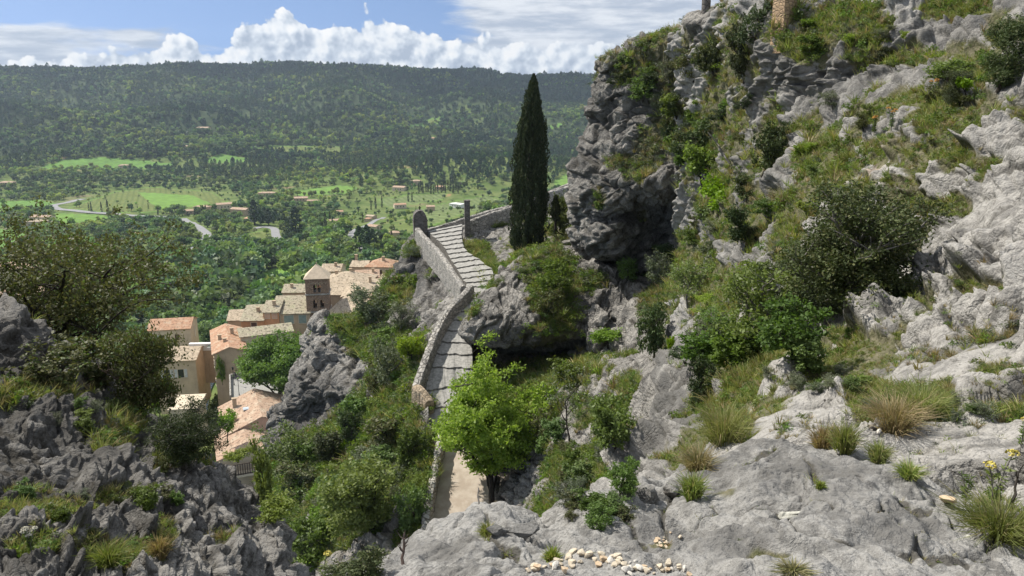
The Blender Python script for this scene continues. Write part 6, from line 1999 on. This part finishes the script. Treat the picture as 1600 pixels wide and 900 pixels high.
def scatter_valley():
    n = 20000
    r = np.sqrt(rng.uniform(215 ** 2, 1420 ** 2, n))
    near = rng.random(n) < 0.16
    r[near] = np.sqrt(rng.uniform(200 ** 2, 520 ** 2, near.sum()))
    a = R(1) * rng.uniform(-36, 10, n)
    x, y = r * np.sin(a), r * np.cos(a)
    z = valley_z(x, y)
    P = np.c_[x, y, z]
    px, py, dep = proj(P)
    dens = 0.82 + 1.6 * fbm(P / 60.0 + 4, 3) + 0.5 * fbm(P / 14.0 + 9, 2)
    dens += 0.9 * ell(px, py, [(330, 450, 140, 60), (200, 380, 130, 35), (560, 400, 90, 40), (60, 300, 150, 14), (240, 278, 160, 9), (700, 245, 260, 38), (450, 215, 200, 12), (300, 225, 250, 20), (850, 205, 120, 22), (480, 255, 60, 18), (550, 245, 90, 30), (350, 272, 120, 14)])
    dens -= 0.5 * ell(px, py, [(640, 330, 90, 35), (250, 312, 140, 16), (700, 325, 80, 25)])
    keep = (rng.random(n) < np.clip(dens, 0.05, 1)) & ~fade_free(px, py)
    # keep clear of the village and the stream
    keep &= ~((y < 205) & (x > -95) & (x < -12) & (y > 60) & (py > 395) & (y < 200))
    P, px, py, r = P[keep], px[keep], py[keep], r[keep]
    n = len(P)
    pz = np.clip(ell(px, py, [(740, 245, 230, 36), (560, 255, 60, 16), (380, 262, 110, 16), (420, 345, 40, 10)]), 0, 1) * 0.85
    gz = ell(px, py, [(700, 325, 120, 40), (40, 225, 70, 22), (290, 435, 40, 30), (330, 465, 60, 20)]) * 0.45 + 0.07
    hz = ell(px, py, [(130, 285, 170, 10), (60, 300, 90, 10), (300, 272, 120, 8)]) * 0.6 + 0.22
    u = rng.random(n)
    kind = np.where(u < pz, 'pine', np.where(u < pz + (1 - pz) * gz, 'grey', np.where(u < pz + (1 - pz) * (gz + hz), 'holm', np.where(rng.random(n) < 0.45, 'lime', 'oak'))))
    h = rng.uniform(4.5, 9.5, n) * np.where(kind == 'grey', 0.72, 1.0) * np.where(kind == 'pine', 1.15, 1) * np.where(rng.random(n) < .15, 0.5, 1.0)
    h *= 1 + 0.9 * ell(px, py, [(350, 455, 170, 50)])
    thin = (ell(px, py, [(350, 455, 170, 50)]) < .5) | (rng.random(n) < .5)
    P, kind, h, r, px, py = P[thin], kind[thin], h[thin], r[thin], px[thin], py[thin]
    n = len(P)
    small = ell(px, py, [(640, 335, 110, 40), (250, 312, 140, 16)]) > 0.5
    h[small] *= 0.55
    return P, kind, h, r, px, py


def gn_stuff(name, P, rot, scl, idx, protos, label, cat):
    """one object that repeats a few small meshes over a cloud of points"""
    col = bpy.data.collections.new(name + '_kinds')
    for i, me in enumerate(protos):
        o = bpy.data.objects.new(f'{i:02d}_{name}', me)
        col.objects.link(o)
    me = mesh_np(name, P, np.zeros((0, 3), int))
    a = me.attributes.new('rot', 'FLOAT_VECTOR', 'POINT'); a.data.foreach_set('vector', np.asarray(rot, np.float32).ravel())
    a = me.attributes.new('scl', 'FLOAT_VECTOR', 'POINT'); a.data.foreach_set('vector', np.asarray(scl, np.float32).ravel())
    a = me.attributes.new('idx', 'INT', 'POINT'); a.data.foreach_set('value', np.asarray(idx, np.int32))
    o = obj(name, me)
    tag(o, label, cat, kind='stuff')
    tree = bpy.data.node_groups.new(name, 'GeometryNodeTree')
    tree.interface.new_socket('Geometry', in_out='INPUT', socket_type='NodeSocketGeometry')
    tree.interface.new_socket('Geometry', in_out='OUTPUT', socket_type='NodeSocketGeometry')
    T = NT(tree)
    gi = T.node('NodeGroupInput'); go = T.node('NodeGroupOutput')
    ci = T.node('GeometryNodeCollectionInfo')
    ci.inputs['Collection'].default_value = col
    ci.inputs['Separate Children'].default_value = True
    ci.inputs['Reset Children'].default_value = True
    ip = T.node('GeometryNodeInstanceOnPoints')
    ip.inputs['Pick Instance'].default_value = True
    at_ = {}
    for nm, ty in (('rot', 'FLOAT_VECTOR'), ('scl', 'FLOAT_VECTOR'), ('idx', 'INT')):
        nd = T.node('GeometryNodeInputNamedAttribute', data_type=ty)
        nd.inputs['Name'].default_value = nm
        at_[nm] = nd.outputs[0]
    T.l.new(gi.outputs[0], ip.inputs['Points'])
    T.l.new(ci.outputs[0], ip.inputs['Instance'])
    T.l.new(at_['idx'], ip.inputs['Instance Index'])
    T.l.new(at_['rot'], ip.inputs['Rotation'])
    T.l.new(at_['scl'], ip.inputs['Scale'])
    T.l.new(ip.outputs[0], go.inputs[0])
    md = o.modifiers.new('scatter', 'NODES')
    md.node_group = tree
    return o


def plant_valley():
    P, kind, h, r, px, py = scatter_valley()
    kinds = list(VT)
    order = np.argsort(r / h)
    single = np.zeros(len(P), bool)
    cnt = 0
    for i in order:
        if cnt >= 300:
            break
        if not (-10 < px[i] < 960 and py[i] < 720):
            continue
        top = Vector(P[i] + (0, 0, h[i] * .8))
        hit = BV.ray_cast(Vector((0, 0, 0)), top.normalized(), top.length)
        if hit[0] is not None:
            continue
        vtree(kind[i], P[i] + (0, 0, -.3), h[i], int(i))
        single[i] = True
        cnt += 1
    protos, base = [], {}
    for kd in ('oak', 'lime', 'holm', 'grey', 'pine'):
        base[kd] = (len(protos), len(VT[kd])); protos += VT[kd]
    rest = ~single
    idx = np.array([base[q][0] + int(rng.integers(0, base[q][1])) for q in kind[rest]])
    n = rest.sum()
    s = h[rest]
    gn_stuff('woodland', P[rest] - (0, 0, .3), np.c_[np.zeros((n, 2)), rng.uniform(0, 6.28, n)], np.c_[s * rng.uniform(.85, 1.25, n), s * rng.uniform(.85, 1.25, n), s], idx, protos, 'copses, hedges and small trees spread over the far valley floor', 'woodland')
    # the wooded hills
    n = 46000
    rr = np.sqrt(rng.uniform(1330 ** 2, 2680 ** 2, n))
    a = R(1) * rng.uniform(-37, 11, n)
    x, y = rr * np.sin(a), rr * np.cos(a)
    Q = np.c_[x, y, valley_z(x, y)]
    qx, qy, dep = proj(Q)
    dens = 1.0 + 1.4 * fbm(Q / 110.0 + 2, 4) - 0.6 * sst(ridged(Q / 260.0 + 5, 2), 0.76, 0.92)
    keep = (rng.random(n) < dens) & ~fade_free(qx, qy)
    lowz = ell(qx, qy, [(300, 215, 330, 16), (650, 190, 120, 14), (880, 190, 70, 14)])
    Q, lowz, qx, qy = Q[keep], lowz[keep], qx[keep], qy[keep]
    n = len(Q)
    mixn = fbm(Q / 130.0 + 50, 3)
    pd = np.clip(0.72 + 1.3 * mixn - 0.75 * lowz, 0.05, 1)
    u = rng.random(n)
    idx = np.where(u < pd, base['pine'][0] + rng.integers(0, 2, n), np.where(rng.random(n) < 0.45, base['holm'][0], np.where(rng.random(n) < 0.35 + .3 * lowz, base['lime'][0], base['oak'][0] + rng.integers(0, 3, n))))
    s = rng.uniform(5, 12.5, n) * np.where(rng.random(n) < 0.05, 1.45, 1) * (1 + 0.5 * fbm(Q / 70.0 + 9, 2))
    gn_stuff('forest', Q - (0, 0, .4), np.c_[np.zeros((n, 2)), rng.uniform(0, 6.28, n)], np.c_[s * rng.uniform(.9, 1.3, n), s * rng.uniform(.9, 1.3, n), s], idx, protos, 'dense dark pine and oak forest covering the long hills', 'forest')


plant_valley()


# ------------------------------------------------------------------ grass and herbs on the near slopes
def tuft(leaf, seed, n=16, spread=.35, droop=.55, wd=.022, mixm=None):
    g = np.random.default_rng(seed)
    V, F = [], []
    for i in range(n):
        a = g.random() * 6.28
        b0 = np.array([math.cos(a), math.sin(a), 0]) * g.uniform(0, .16)
        d = np.array([math.cos(a) * spread, math.sin(a) * spread, 1.0]) + g.normal(size=3) * .25
        d /= np.linalg.norm(d)
        L = g.uniform(.55, 1.1)
        m = b0 + d * L * .55
        e = m + (d + np.array([math.cos(a), math.sin(a), -1.0]) * droop * g.random()) * L * .45
        s = np.cross(d, g.normal(size=3)); s /= np.linalg.norm(s)
        w = wd * g.uniform(.7, 1.4)
        k = len(V)
        V += [b0 - s * w, b0 + s * w, m + s * w * .8, m - s * w * .8, e + s * w * .15, e - s * w * .15]
        F += [(k, k + 1, k + 2, k + 3), (k + 3, k + 2, k + 4, k + 5)]
    return mesh_np('tuft', np.array(V), np.array(F), [leaf])


def herb(leaf, seed, n=70, size=.22, h=.7):
    g = np.random.default_rng(seed)
    C_ = g.normal(size=(n, 3)); C_ /= np.linalg.norm(C_, axis=1, keepdims=True)
    C_ = C_ * (g.random((n, 1)) ** .4) * np.array([.5, .5, h * .5]) + (0, 0, h * .45)
    V, F = quads(C_, size, g, .8, .5)
    return mesh_np('herb', V, F, [leaf])


TUFTS = [tuft(L_GRASS, 1, 26), tuft(L_GRASS, 2, 20, .6), tuft(L_STRAW, 3, 22), herb(L_MID, 4), herb(L_YELL, 5, 60, .16), herb(L_OLIVE, 6, 80, .15, .55), herb(L_DARK, 7, 90, .16, .6), herb(L_BROWN, 8, 60, .15, .6)]


def grow_on(name, pname, n, label, hpx=(9, 22), hm=(0.16, 0.42), w=(5, 3, 2, 2, 1, 2, 1, 1), thr=.25, box=None, power=1.0, crack=False):
    D = dict(PATCH[pname])
    if crack:
        D['veg'] = np.clip(D['crack'], 0, 1)
    ok = (D['px'] > -60) & (D['px'] < 1660) & (D['py'] > -40) & (D['py'] < 960) & (D['veg'] > thr)
    if box is not None:
        ok &= box(D['px'], D['py'])
    i = np.flatnonzero(ok)
    if not len(i):
        return
    p = D['veg'][i] ** power
    # vertices lie evenly over the picture; prefer gentle, upward faces
    p = p * np.clip(D['N'][i, 2] + .35, .05, 1)
    i = rng.choice(i, n, p=p / p.sum())
    P = D['P'][i] + rng.normal(size=(n, 3)) * (0.004 * D['dep'][i])[:, None] * [1, 1, 0]
    big = fbm(P / 1.3 + 5, 2)
    dep = D['dep'][i]
    s = np.clip(rng.uniform(*hpx, n) * dep / FPX, hm[0], hm[1]) * (0.8 + .5 * rng.random(n)) * np.clip(1 + big, .5, 1.6)
    w = np.array(w, float)
    zone = fbm(P / 2.6 + 33, 2)
    cw = np.cumsum(w) / w.sum()
    u = np.clip(rng.random(n) * .62 + (zone + .5) * .38, 0, .999)
    idx = np.searchsorted(cw, u)
    gn_stuff(name, P - (0, 0, .02), np.c_[rng.normal(0, .12, (n, 2)), rng.uniform(0, 6.28, n)], np.c_[s * rng.uniform(.8, 1.5, n), s * rng.uniform(.8, 1.5, n), s], idx, TUFTS, label, 'grass')


grow_on('grass', 'hillside', 17000, 'grass and low herbs filling the clefts of the rocky slope', (6, 16), (.09, .40), (7, 4, 2, 3, 1, 3, 1, 1))
grow_on('grass', 'cliff', 4800, 'grass and scrub on the ledges of the headland', (5, 13), (.2, .5), (4, 2, 2, 2, 1, 4, 3, 3))
grow_on('grass', 'gully_slope', 6500, 'grass and scrub over the gully slope', (7, 16), (.15, .6), (5, 3, 1, 4, 1, 2, 1, 1))
grow_on('grass', 'ravine_slope', 9500, 'grass and scrub over the ravine slope', (7, 17), (.25, .75), (4, 2, 1, 5, 2, 3, 2, 1))
grow_on('grass', 'rock_shelf', 1700, 'grass and ivy on the rock shelf', (6, 14), (.2, .6), (3, 2, 1, 4, 2, 2, 1, 2))
grow_on('grass', 'path_shelf', 1700, 'grass verge beside the steps and below the cypress', (5, 10), (.2, .5), (6, 3, 1, 3, 1, 1, 0, 1))
grow_on('grass', 'shaded_slope', 2600, 'thin grass among the shaded rubble', (9, 20), (.05, .16), (5, 3, 3, 2, 1, 2, 2, 2))

grow_on('grass', 'rock_ledge', 420, 'tiny grass and weeds rooted in the cracks of the ledge', (6, 15), (.01, .06), (5, 3, 3, 2, 0, 2, 1, 1), thr=.5, crack=True)
grow_on('grass', 'hillside', 2600, 'weeds and dry tufts in the joints between the slabs', (6, 15), (.03, .22), (4, 3, 4, 1, 1, 3, 1, 2), thr=.6, crack=True, box=lambda x, y: (y > 430) & (x > 1090))


def ravine_floor():
    n = 1500
    x = rng.uniform(-58, 4, n); y = rng.uniform(52, 128, n)
    P = np.c_[x, y, valley_z(x, y)]
    s = rng.uniform(.8, 2.6, n)
    gn_stuff('undergrowth', P, np.c_[np.zeros((n, 2)), rng.uniform(0, 6.28, n)], np.c_[s, s, s * rng.uniform(.6, 1.1, n)], rng.choice([3, 4, 5, 6, 7], n, p=[.4, .15, .2, .15, .1]), TUFTS, 'dense undergrowth on the floor of the ravine below the village', 'undergrowth')


ravine_floor()

# bushes down in the village, by the stream
for k, (px, py, w, h, kd, lab) in enumerate([(332, 575, 34, 30, 'green', 'green bush under the brown wall by the stream'), (338, 655, 36, 44, 'green', 'green bush on the stream bank below the white edge wall'), (322, 560, 22, 18, 'green', 'dark bush between parapet and stream'),
        (300, 690, 40, 40, 'green', 'green bush on the lower stream bank'), (356, 690, 34, 50, 'bright', 'yellow-flowering creeper beside the pinkish roof'), (372, 722, 46, 24, 'bright', 'yellow creeper over the slatted balcony rail'), (348, 600, 14, 46, 'green', 'ivy at the corner of the tall tan house'), (235, 590, 44, 50, 'green', 'green bush beside the shuttered beige house, tree side'), (228, 640, 50, 50, 'green', 'green bush behind the bright white flat roof'), (250, 655, 36, 40, 'bright', 'yellow-green bush against the white roofed annex')]):
    d = {'yellow-flowering creeper beside the pinkish roof': 97, 'yellow creeper over the slatted balcony rail': 92, 'ivy at the corner of the tall tan house': 131}.get(lab)
    p = vcast(px, py)
    plant(kd, 'village_bush', lab, px, py, w, h, k, 'bush', d=d or p[1])

# ------------------------------------------------------------------ loose stones, lichen, flowers and single tussocks
STONE_CREAM = mat_plain('cream_stone', (0.62, 0.55, 0.44), (0.50, 0.42, 0.31), 9, 0.85, 0.5, 0.01)
STONE_WHITE = mat_plain('white_stone', (0.66, 0.63, 0.58), (0.52, 0.48, 0.42), 12, 0.85, 0.5, 0.01)
STONE_OCH = mat_plain('ochre_stone', (0.52, 0.36, 0.22), (0.55, 0.46, 0.34), 8, 0.85, 0.5, 0.01)
LICHEN = mat_plain('pale_lichen', (0.46, 0.45, 0.40), (0.28, 0.28, 0.25), 60, 0.95, 0.5, 0.004)


def stone_mesh(seed, mat, sub=2, rough=.45, flat=.7):
    g = np.random.default_rng(seed)
    import bmesh
    bm = bmesh.new()
    bmesh.ops.create_icosphere(bm, subdivisions=sub, radius=0.5)
    V = np.array([v.co[:] for v in bm.verts])
    N_ = g.normal(size=(9, 3)); N_ /= np.linalg.norm(N_, axis=1, keepdims=True)
    off = g.uniform(.17, .36, 9)
    for n_, o_ in zip(N_, off):                     # cut flat faces
        d = V @ n_ - o_
        V = V - np.maximum(d, 0)[:, None] * n_
    V = V + fbm(V * 3.5 + seed * 3.3, 3)[:, None] * V * rough * .5
    V[:, 2] *= flat
    for v, c in zip(bm.verts, V): v.co = c
    me = bpy.data.meshes.new('stone'); bm.to_mesh(me); bm.free()
    me.materials.append(mat)
    me.polygons.foreach_set('use_smooth', np.full(len(me.polygons), sub > 3))
    return me


SM = [stone_mesh(i, m) for i, m in enumerate([STONE_CREAM, STONE_CREAM, STONE_WHITE, STONE_OCH, STONE_CREAM])]


def stone(name, label, px, py, wpx, me, group=None, cat='stone', hgt=1.0, sink=.15, seed=0):
    p, n_ = cast(px, py, ((0, 0),))
    if p is None: return
    s = wpx * (p @ FW) / FPX
    o = obj(name, me, None, p + np.array([0, 0, s * hgt * (.35 - sink)]))
    g = np.random.default_rng(seed + int(px * 7 + py))
    o.rotation_euler = (g.uniform(-.25, .25), g.uniform(-.25, .25), g.uniform(0, 6.28))
    o.scale = (s, s * g.uniform(.7, 1), s * hgt)
    tag(o, label, cat, group)
    return o


g0 = np.random.default_rng(77)
for k in range(46):
    t = g0.random()
    stone('pebble', 'cream limestone pebble in the largest heap on the ledge', 822 + 190 * t + g0.normal() * 8, 892 - 26 * math.sin(t * 3.1) * g0.random() + g0.normal() * 4, g0.uniform(7, 22), SM[k % 5], 'pebbles in the largest heap on the ledge', 'pebble', seed=k)
for k in range(14):
    stone('pebble', 'cream pebble in the small heap right beside the largest heap', 1042 + g0.normal() * 16, 890 + g0.normal() * 5, g0.uniform(7, 18), SM[k % 5], 'pebbles in the small heap', 'pebble', seed=k)
for k in range(16):
    stone('pebble', 'ochre pebble in the hollow high on the ledge', 1036 + g0.normal() * 11, 848 + g0.normal() * 6, g0.uniform(5, 12), SM[3 if k % 2 else 0], 'ochre pebbles in the hollow', 'pebble', seed=k)
stone('stone', 'single white stone on the crest of the ledge', 1312, 708, 17, SM[2])
stone('stone', 'pale stone among the tussocks behind the ledge', 1372, 676, 14, SM[2])
stone('stone', 'flat ochre stone at the grassy edge of the ledge', 1482, 786, 36, SM[3], hgt=.6)
BST = [stone_mesh(40 + i, ROCK_NEAR, 5, .5, .8) for i in range(3)]
BSM = [stone_mesh(50 + i, ROCK_MID, 5, .5, .85) for i in range(3)]
for px, py, w, me, h, lab in [(815, 838, 62, BST[0], .75, 'rounded grey boulder at the brink of the ledge, beside the terrace tree'), (775, 832, 44, BST[1], .6, 'smaller grey boulder next to the rounded one at the brink'),
        (1008, 778, 60, BSM[0], .7, 'dark based boulder at the foot of the pale rock fin'), (1048, 772, 44, BSM[1], .8, 'pale boulder between rock fin and ledge'), (1375, 668, 46, BSM[2], 1.1, 'pointed boulder standing among the dry tussocks'), (1385, 415, 28, BSM[1], .9, 'round grey stone under the junipers')]:
    stone('boulder', lab, px, py, w, me, None, 'boulder', h, .2)


def lichen(px, py, wpx, label, seed):
    g = np.random.default_rng(seed)
    p0, n_ = cast(px, py, ((0, 0),))
    s = wpx * (p0 @ FW) / FPX / 2
    nv = Vector(n_).normalized()
    if nv.dot(Vector(p0)) > 0: nv = -nv
    u = nv.orthogonal().normalized(); w = nv.cross(u)
    V, F = [], []
    nr, na = 5, 26
    rad = 1 + .30 * fbm(np.c_[np.cos(np.linspace(0, 6.28, na, False)) * 1.7, np.sin(np.linspace(0, 6.28, na, False)) * 1.7, np.full(na, seed)], 3)
    for i in range(nr):
        for j in range(na):
            a = 6.2832 * j / na
            q = Vector(p0) + (u * math.cos(a) + w * math.sin(a)) * s * rad[j] * (i + .02) / (nr - 1)
            hit = BV.ray_cast(q + nv * .18, -nv, .4)
            b_ = hit[0] if hit[0] is not None else q
            V.append(tuple(b_ + nv * (.008 if i < nr - 1 else -.004)))
    for i in range(nr - 1):
        for j in range(na):
            F.append((i * na + j, i * na + (j + 1) % na, (i + 1) * na + (j + 1) % na, (i + 1) * na + j))
    o = obj('lichen_patch', mesh_np('lichen_patch', np.array(V), F, [LICHEN], smooth=True))
    tag(o, label, 'lichen')


lichen(1224, 806, 15, 'round whitish lichen rosette in the middle of the ledge', 3)
lichen(1514, 838, 11, 'oval pale lichen spot near the grassy edge of the ledge', 5)


def tussock(label, px, py, wpx, hpx, leaf, seed, n=240, name='grass_tussock', cat='tussock'):
    p, _ = cast(px, py)
    if p is None: return
    dep = p @ FW
    w, h = wpx * dep / FPX, hpx * dep / FPX
    g = np.random.default_rng(seed)
    V, F = [], []
    for i in range(n):
        a = g.random() * 6.28
        b0 = np.array([math.cos(a) * w * .16, math.sin(a) * w * .16, -.02]) * g.random()
        out = np.array([math.cos(a), math.sin(a), 0]) * w * .5 * g.uniform(.05, 1) ** 1.3 + g.normal(size=3) * w * .05
        L = h * g.uniform(.3, 1.0) ** .8
        m = b0 + out * .45 + np.array([0, 0, L * .65])
        e = b0 + out + np.array([0, 0, L * g.uniform(.6, 1.0)])
        s = np.cross(e - b0, g.normal(size=3)); s /= np.linalg.norm(s) + 1e-9
        q = 0.0014 + 0.0009 * dep / 5
        k = len(V)
        V += [b0 - s * q, b0 + s * q, m + s * q * .8, m - s * q * .8, e + s * q * .15, e - s * q * .15]
        F += [(k, k + 1, k + 2, k + 3), (k + 3, k + 2, k + 4, k + 5)]
    o = obj(name, mesh_np(name, np.array(V), np.array(F), [leaf]), None, p)
    tag(o, label, cat)
    return o


for k, (lab, px, py, w, h, lf, n) in enumerate([
        ('arching straw-coloured tussock between the grey slabs', 1395, 672, 120, 66, L_STRAW, 420), ('dense green tussock beside the arching straw one', 1440, 655, 110, 70, L_GRASS, 420), ('grey-green tussock on the crest of the ledge', 1318, 706, 62, 60, L_GRASS, 260),
        ('olive tussock behind the white stone', 1285, 700, 54, 46, L_STRAW, 200), ('fresh green tussock below the pointed boulder', 1372, 722, 50, 42, L_GRASS, 240), ('broad grass clump at the right end of the ledge', 1560, 838, 170, 64, L_GRASS, 520),
        ('grass clump beside the rock fin boulders', 1082, 778, 60, 52, L_GRASS, 240), ('small green tuft growing from the pebble heap', 862, 876, 34, 30, L_GRASS, 160), ('tall loose grass in the gully behind the ledge', 1130, 690, 120, 70, L_GRASS, 320),
        ('straw grass on the gully edge', 1090, 735, 80, 46, L_STRAW, 220), ('low tuft with moss in the ledge crack', 1282, 762, 22, 16, L_GRASS, 120), ('green tuft at the brink of the ledge', 762, 836, 36, 26, L_GRASS, 160),
        ('low tuft on the bottom edge of the ledge', 1240, 892, 70, 16, L_STRAW, 200), ('grass tuft on the rounded slab', 1420, 745, 60, 30, L_GRASS, 200), ('dry tussock on the shaded slope', 250, 870, 46, 44, L_STRAW, 220), ('fresh grass patch low on the shaded slope', 170, 880, 80, 40, L_GRASS, 260)]):
    tussock(lab, px, py, w, h, lf, 60 + k, int(n * 2.2))


def spurge(label, px, py, hpx, head, nhead=3, seed=0, name='spurge_plant'):
    """leafy stems with whorls of narrow leaves and a rounded flower head"""
    p, _ = cast(px, py)
    if p is None: return
    h = hpx * (p @ FW) / FPX
    g = np.random.default_rng(seed)
    t = empty(name, p)
    tag(t, label, 'flowering plant')
    stem, LV, LF, HV, HF = MB(), [], [], [], []
    for i in range(nhead):
        a = 6.28 * i / nhead + g.random()
        top = np.array([math.cos(a) * h * .22 * g.random(), math.sin(a) * h * .22 * g.random(), h * g.uniform(.72, 1.0)])
        pts = np.array([top * s * np.array([s, s, 1]) for s in np.linspace(0, 1, 6)])
        stem.tube(pts, h * .012, 5)
        n = 46
        s = g.uniform(.18, .92, n)
        c = np.stack([np.interp(s, np.linspace(0, 1, 6), pts[:, k]) for k in range(3)], 1)
        b = g.random(n) * 6.28
        dr = np.c_[np.cos(b), np.sin(b), np.full(n, .35)]
        V, F = quads(c + dr * h * .06, h * .15, g, .5, .2, dirs=dr)
        LF.append(F + 4 * sum(len(x) for x in LF)); LV.append(V)
        n = 60
        c = g.normal(size=(n, 3)); c /= np.linalg.norm(c, axis=1, keepdims=True); c[:, 2] = np.abs(c[:, 2])
        V, F = quads(top + c * h * np.array([.085, .085, .05]), h * .045, g, 1.5, .9)
        HF.append(F + 4 * sum(len(x) for x in HF)); HV.append(V)
    stem.build('stems', BARK_G, t)
    obj('leaves', mesh_np('leaves', np.concatenate(LV), np.concatenate(LF), [L_MID]), t)
    if head: obj('flower_heads', mesh_np('flower_heads', np.concatenate(HV), np.concatenate(HF), [head]), t)
    return t


spurge('yellow flowered spurge rising from the grass at the end of the ledge', 1548, 806, 106, FL_YEL, 2, 1)
spurge('leafy green spurge shoot without flowers next to the yellow one', 1508, 790, 74, None, 2, 2)
spurge('yellow spurge at the border of the picture above the ledge', 1594, 705, 60, FL_YEL, 2, 3)
spurge('orange headed spurge on the grassy slope, lowest of the orange ones', 1365, 212, 34, FL_ORA, 4, 4)
spurge('orange headed spurge beside the pale rock rib', 1392, 205, 40, FL_ORA, 3, 5)
spurge('orange headed spurge with a reddish bush at its foot', 1458, 158, 36, FL_ORA, 3, 6)
spurge('single yellow spurge head at the bottom of the ravine edge', 503, 915, 66, FL_YEL, 1, 7)
spurge('cream flowered cushion plant on the shaded slope', 50, 868, 50, mat_plain('cream_flowers', (0.6, 0.57, 0.45), None, 20), 6, 8, 'cushion_plant')


def twig(name, label, a, b, d0, d1, r, mat, cat='twig', side=5, seed=0):
    P0, P1 = at(*a, d0), at(*b, d1)
    g = np.random.default_rng(seed)
    t = np.linspace(0, 1, 7)[:, None]
    pts = P0 * (1 - t) + P1 * t + np.r_[np.zeros((1, 3)), g.normal(size=(6, 3)) * np.linalg.norm(P1 - P0) * .02]
    m = MB()
    m.tube(pts, np.linspace(r, r * .35, 7), 6)
    for i in range(side):
        k = g.integers(2, 6)
        L = np.linalg.norm(P1 - P0) * .22
        q = g.normal(size=3); q[2] = abs(q[2]) + .5; q /= np.linalg.norm(q)
        m.tube([pts[k], pts[k] + q * L * .5, pts[k] + (q + (0, 0, .3)) * L], [r * .5, r * .35, r * .15], 4)
    tag(m.build(name, mat), label, cat)


twig('dead_stalk', 'thin upright grey stem at the brink of the ledge', (750, 836), (747, 762), 3.35, 3.5, .008, BARK_G, 'stem', 0, 1)
twig('dead_plant', 'dry brown stalk standing on the ledge near the ravine', (630, 896), (632, 832), 2.75, 2.85, .008, TWIG, 'dead plant', 12, 2)
twig('dead_branch', 'weathered grey branch lying across the pale rocks', (1547, 395), (1582, 312), 10.2, 11.3, .05, BARK_G, 'branch', 3, 3)
twig('dead_stalk', 'leaning black stem at the right border above the ledge', (1580, 795), (1594, 726), 3.9, 4.0, .010, BARK, 'stem', 1, 4)
twig('dead_branch', 'bleached forked branch above the bright yellow-green bushes', (1140, 255), (1108, 205), 36.5, 37.5, .05, BARK_G, 'branch', 4, 5)

# ------------------------------------------------------------------ the air between here and the far hills
def haze(density):
    m = bpy.data.materials.new('air')
    m.use_nodes = True
    m.node_tree.nodes.clear()
    T = NT(m.node_tree)
    out = T.node('ShaderNodeOutputMaterial')
    v = T.node('ShaderNodeVolumePrincipled', {'Color': (0.66, 0.81, 1.0, 1.0), 'Density': density, 'Anisotropy': 0.3})
    T.l.new(v.outputs[0], out.inputs['Volume'])
    m.cycles.homogeneous_volume = True
    b = MB()
    b.box((-2600, -40, -260), (2600, 2900, 160))
    o = b.build('haze', m)
    tag(o, 'thin blue haze over the valley', 'haze', kind='stuff')


haze(0.000085)


# clouds passing over the long ridge: they stand above the picture and darken the woods below
def passing_cloud(cx, cy, z, rx, ry, seed, label):
    g = np.random.default_rng(seed)
    import bmesh
    bm = bmesh.new()
    bmesh.ops.create_icosphere(bm, subdivisions=6, radius=1.0)
    V = np.array([v.co[:] for v in bm.verts])
    n_ = 0.55 * fbm(V * 1.6 + seed * 5.1, 5, 0.55) + 0.22 * (1 - np.abs(perlin(V * 5.0 + seed)))
    V = V * (0.85 + n_)[:, None]
    V[:, 2] = np.where(V[:, 2] < 0, V[:, 2] * .25, V[:, 2])
    for v, c in zip(bm.verts, V * np.array([rx, ry, 150])): v.co = c
    me = bpy.data.meshes.new('cloud'); bm.to_mesh(me); bm.free()
    me.materials.append(CLOUD)
    me.polygons.foreach_set('use_smooth', np.ones(len(me.polygons), bool))
    tag(obj('cloud', me, None, (cx, cy, z)), label, 'cloud', kind='structure')


CLOUD = mat_plain('cloud_white', (0.9, 0.9, 0.9), (0.85, 0.86, 0.88), 0.01, 1.0)
passing_cloud(-1750, 2600, 820, 520, 260, 1, 'broad cloud drifting above the ridge, over the picture')
passing_cloud(-900, 2560, 850, 330, 200, 2, 'smaller cloud drifting above the middle of the ridge')
passing_cloud(-340, 2620, 800, 300, 240, 3, 'cloud above the far end of the ridge')
